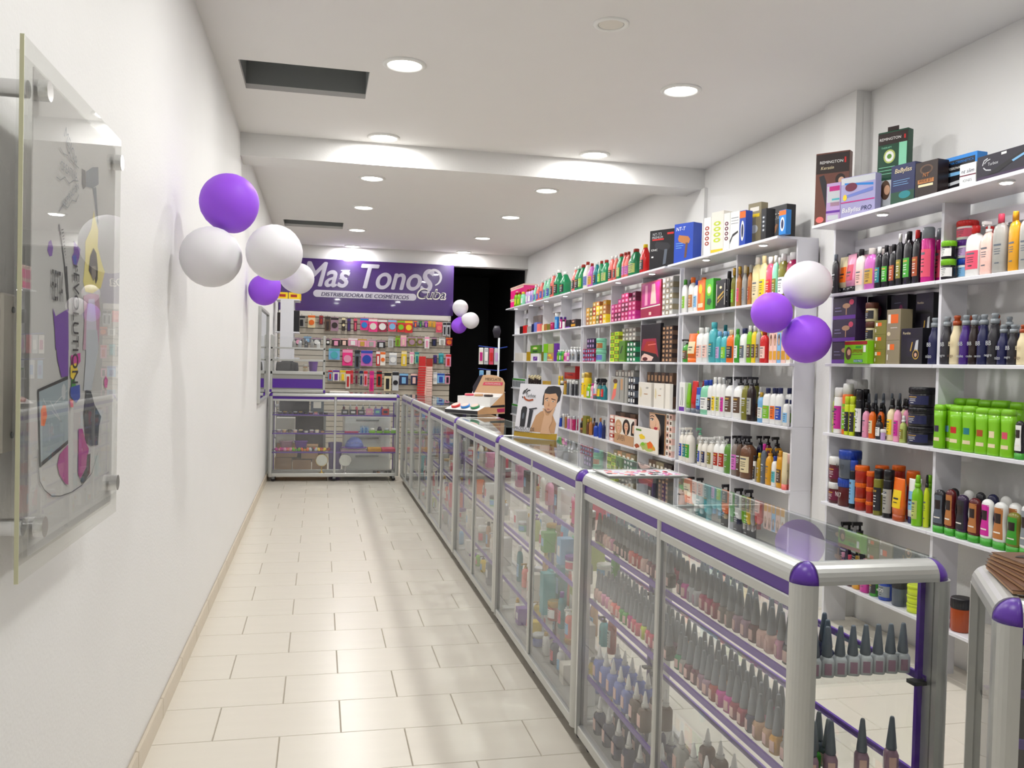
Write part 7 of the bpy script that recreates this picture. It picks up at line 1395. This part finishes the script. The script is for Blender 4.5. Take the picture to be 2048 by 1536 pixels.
# ---------------------------------------------------------------- on the aisle counters
ZTOP = 1.032
t = emp('counter_poster', (1.11, 4.375, ZTOP), RAD(-52)); TW, TH = .285, .285
pb = ob('board', MB().prism([(0, 0), (.005, 0), (.055, TH), (.05, TH)], 'x', -TW/2, TW/2, mat('e8e6ea', .35)), t)
ob('strut', MB().prism([(.05, TH*.8), (.053, TH*.8), (.12, 0), (.115, 0)], 'x', -.03, .03, mat('ash', .6)), t)
shp = [('r', 0, 0, 1, 1, 'e6e4ea'), ('p', [(.0, .02), (1, .0), (1, .12), (.55, .1), (0, .11)], 'mustard'),
 ('p', [(.36, .12), (.46, .42), (.56, .5), (.68, .54), (.84, .46), (.95, .3), (.94, .12)], 'c99a70'), ('p', [(.64, .4), (.64, .62), (.84, .62), (.84, .4)], 'c99a70'),
 ('p', [(.58, .62), (.575, .78), (.60, .9), (.66, .97), (.80, .985), (.93, .97), (.98, .88), (.965, .72), (.90, .66)], '2c2a30'),
 ('p', [(.60, .84), (.615, .62), (.66, .52), (.74, .475), (.83, .52), (.9, .62), (.915, .78), (.86, .85), (.72, .83)], 'd9a884'),
 ('p', [(.63, .745), (.70, .765), (.70, .75), (.63, .725)], 'espresso'), ('p', [(.77, .755), (.87, .735), (.87, .72), (.77, .74)], 'espresso'), ('e', .675, .71, .025, .013, 'ivory'), ('e', .815, .70, .027, .013, 'ivory'), ('e', .677, .71, .012, .012, 'espresso'), ('e', .817, .70, .012, .012, 'espresso'),
 ('p', [(.725, .70), (.71, .61), (.745, .60), (.75, .61)], 'c08c68'), ('p', [(.69, .555), (.73, .565), (.78, .55), (.73, .54)], 'b06a60'), ('p', [(.64, .57), (.66, .52), (.74, .475), (.83, .52), (.87, .6), (.80, .53), (.72, .51)], '8a6a58'),
 ('p', [(.62, .1), (.64, .34), (.66, .44), (.60, .56), (.63, .57), (.70, .44), (.76, .44), (.85, .58), (.885, .57), (.84, .42), (.86, .34), (.80, .22), (.86, .1)], 'dcb08c'),
 ('p', [(.12, .2), (.105, .5), (.13, .57), (.2, .58), (.24, .55), (.235, .2)], '24242a'), ('e', .17, .4, .025, .06, 'slate'), ('p', [(.29, .2), (.30, .52), (.39, .52), (.36, .2)], '2c2c34'), ('p', [(.28, .54), (.46, .57), (.48, .55), (.3, .51)], '3a3a42'),
 ('l', [(.10, .80), (.10, .84), (.13, .88)], .006, 'black'), ('l', [(.13, .82), (.15, .88), (.19, .91)], .006, 'black'), ('l', [(.17, .83), (.21, .88), (.26, .88)], .006, 'black'), ('l', [(.09, .76), (.11, .73)], .006, 'black'), ('l', [(.13, .76), (.17, .71), (.25, .69), (.36, .71)], .009, 'rust'),
 ('t', 'Turbox', .29, .785, .24, 'black', .1, .07), ('t', 'PRODUCTOS', .24, .165, .46, 'charcoal', 0, .06), ('t', 'PENSADOS PARA TI', .22, .11, .42, 'charcoal', 0, .035)]
pr_ = bpy.data.objects.new('print_holder', None); link(pr_, t); pr_.rotation_euler = (-math.atan2(.05, TH), 0, 0); pr_.name = 'poster_print'
art(pr_, shp, TW, TH*1.012, -.0006, step=.00012)
tag(t, 'counter poster of a shaver with a bare-shouldered man', 'poster')
# tiered powder display
t = emp('makeup_display', (1.22, 6.62, ZTOP), RAD(-52))
S1c = mat('d9a878', .4); Wc = mat('ece9e6', .4)
ob('base_tier', MB().prism([(-.20, 0), (-.20, .03), (-.12, .06), (-.06, .06), (-.06, .13), (.10, .13), (.12, .17), (.12, 0)], 'x', -.17, .17, Wc), t)
ob('side_print', MB().prism([(-.20, .001), (-.20, .028), (-.12, .055), (-.055, .055), (.11, .165), (.118, .165), (.118, .001)], 'x', .170, .1715, S1c), t)
ob('side_flash', MB().prism([(-.02, .10), (.11, .165), (.118, .06), (.118, .165), (.112, .168)], 'x', .1715, .1722, mat('ink', .4)), t); ob('side_flash', MB().prism([(-.06, .05), (-.05, .065), (.115, .07), (.115, .05)], 'x', .1715, .1722, mat('black', .4)), t); ob('side_flash', MB().prism([(.03, .012), (.02, .04), (.115, .044), (.115, .012)], 'x', .1715, .1722, mat('raspberry', .4)), t)
hb = [(-.16, .13), (.16, .13), (.165, .24), (.14, .275), (.08, .295), (0, .30), (-.06, .295)]
ob('header_board', MB().prism(hb, 'y', .112, .118, mat('dcb48c', .4)), t); ob('header_flash', MB().prism([(-.16, .13), (-.06, .295), (-.10, .29), (-.165, .2)], 'y', .110, .112, mat('ink', .4)), t); ob('header_band', MB().prism([(-.06, .215), (.145, .22), (.15, .245), (-.045, .24)], 'y', .1095, .112, mat('rose', .4)), t)
text('MESCLATE', t, 'brown', (.05, .1085, .265), .16, .022); text('AUTENTICAMENTE', t, 'ivory', (.05, .108, .23), .16, .012)
ob('front_print', MB().box(-.17, .17, -.2012, -.2, .002, .028, mat('charcoal', .4)), t)
tag(t, 'tiered cardboard makeup display with peach header on the counter', 'display stand')
for i, (c, lv) in enumerate((('red', 0), ('blue', 0), ('emerald', 0), ('rose', 1), ('tan', 1), ('espresso', 1))):
    lx = -.10+.10*(i % 3); ly, lz = (-.15, .052) if lv == 0 else (0, .132); q = RAD(-52)
    o = ob('powder_compact', MB().loft([[(0, .036, .036), (.012, .037, .037)], [(.012, .037, .037), (.016, .034, .034)]], mat(c, .35), 22), None, (1.22+lx*math.cos(q)-ly*math.sin(q), 6.62+lx*math.sin(q)+ly*math.cos(q), ZTOP+lz), q)
    o.rotation_euler = (RAD(22) if lv == 0 else 0, 0, q); ob('lid_disc', MB().loft([[(.0162, .031, .031), (.018, .029, .029)]], mat('blush' if lv == 0 else 'tan', .35), 22), o)
    tag(o, '%s round powder compact on the %s tier of the makeup display' % (cw(c), ('lower', 'upper')[lv]), 'compact', 'powder compacts')
# sticker sheet tray on the first counter
t = emp('sticker_tray', (1.15, 2.955, ZTOP)); ob('tray_frame', MB().box(-.15, .15, -.095, -.087, 0, .004, M_ALU).box(-.15, .15, .087, .095, 0, .004, M_ALU).box(-.15, -.142, -.087, .087, 0, .004, M_ALU).box(.142, .15, -.087, .087, 0, .004, M_ALU), t)
ob('sheet', MB().box(-.142, .142, -.087, .087, 0, .002, mat('silver', .4)), t)
for i in range(60):
    a = ob('sticker', MB().loft([[(.002, .009+.007*R.random(), .007+.006*R.random()), (.0035, .008, .006)]], mat(R.choice(['rose', 'pink', 'fuchsia', 'black', 'white', 'salmon', 'lilac']), .4), 9), t, (R.uniform(-.13, .13), R.uniform(-.075, .075), 0), R.uniform(0, 3))
tag(t, 'flat tray of pink and black nail stickers on the first counter', 'sticker tray')
# magazines on the angled cabinet
for i in range(5):
    t = emp('magazine', (1.37+.004*i, 1.36-.003*i, 1.0325+.0085*i), RAD(-30+i*5)); ob('pages', MB().box(-.10, .16, -.14, .07, 0, .006, mat('tan', .6)), t); ob('cover', MB().box(-.102, .16, -.141, .071, .006, .0075, mat('copperbrown', .35)), t)
    if i == 4:
        a = bpy.data.objects.new('cover_print', None); link(a, t, (0, 0, .0078)); a.rotation_euler = (-math.pi/2, 0, 0)
        art(a, [('p', [(.05, .05), (.9, .1), (.95, .9), (.3, .95), (.1, .6)], 'cream'), ('p', splat(.4, .5, .3, .3, 12, 21), 'skin'), ('p', splat(.7, .3, .2, .2, 12, 22), 'salmon'), ('p', splat(.25, .8, .2, .12, 12, 23), 'espresso'), ('p', splat(.6, .75, .2, .14, 12, 24), 'custard')], .25, .2, 0, x0=-.1, z0=-.138)
    tag(t, 'brown magazine, %s from the bottom of the pile on the angled cabinet' % ordn(i), 'magazine', 'magazines by the entrance')
polish(1.40, 1.34, .561, 'emerald', 'green nail polish with blue cap in the angled cabinet', RAD(-34), 'royal', .12)
# wire stand with hair-net packs behind the counters
t = emp('wire_display_stand', (2.02, 9.75, 0)); ob('pole', MB().tube([(0, 0, 0), (0, 0, 1.72)], .012, mat('silver', .4, .5)), t); ob('foot', MB().loft([[(0, .16, .16), (.012, .15, .15)]], M_ALUD, 24), t)
ob('sign_paddle', MB().loft([[(1.72, .03, .006), (1.80, .05, .006), (1.86, .03, .006)]], mat('ink', .4), 18), t, (-.03, 0, 0))
for z in (1.62, 1.36): ob('arm', MB().tube([(-.24, -.02, z), (-.12, 0, z-.01), (0, 0, z-.02), (.1, 0, z)], .006, mat('royal', .4), 6), t)
tag(t, 'wire accessory stand with a white pole by the dark doorway', 'stand')
for i, (x, z, c) in enumerate(((-.21, 1.60, 'ivory'), (-.15, 1.60, 'silver'), (-.09, 1.60, 'rose'), (-.03, 1.60, 'silver'), (-.20, 1.34, 'sky'), (-.12, 1.34, 'silver'))):
    o = ob('hair_net_pack', MB().bbox(-.026, .026, -.006, .006, -.19, 0, mat(c, .25), .006), None, (2.02+x, 9.735, z)); ob('insert', MB().bbox(-.016, .016, -.012, -.006, -.15, -.05, mat(('magenta', 'white', 'red', 'lilac', 'royal', 'blue')[i], .35), .004), o)
    tag(o, '%s hair-net pack on the wire stand, %s arm, %s in line' % (cw(c), 'upper' if z > 1.5 else 'lower', ordn(i)), 'accessory pack', 'packs on the wire stand')
flush_text()
# ---------------------------------------------------------------- labels: number look-alikes from the far end
def shorten(l):
    for a, b in ((' of the ', ', '), (' from far end', ' from back'), (' squeeze tube', ' tube'), (' with ', ', '), (' bottle,', ','), (' with', '')):
        if len(l.split()) <= 16: break
        l = l.replace(a, b)
    return l
by = {}
for o, share in THINGS:
    if not share: by.setdefault(o['label'], []).append(o)
for lb, L in by.items():
    if len(L) < 2: continue
    L.sort(key=lambda q: (-round(q.location.y, 2), q.location.x, q.location.z))
    sy = abs(L[0].location.y-L[-1].location.y)
    for i, o in enumerate(L): o['label'] = '%s, %s' % (lb, (ordn(i)+(' from far end' if sy > .03 else ' upwards')) if len(L) > 2 or sy > .03 else ('lower one', 'upper one')[i])
for o, share in THINGS: o['label'] = shorten(o['label'])
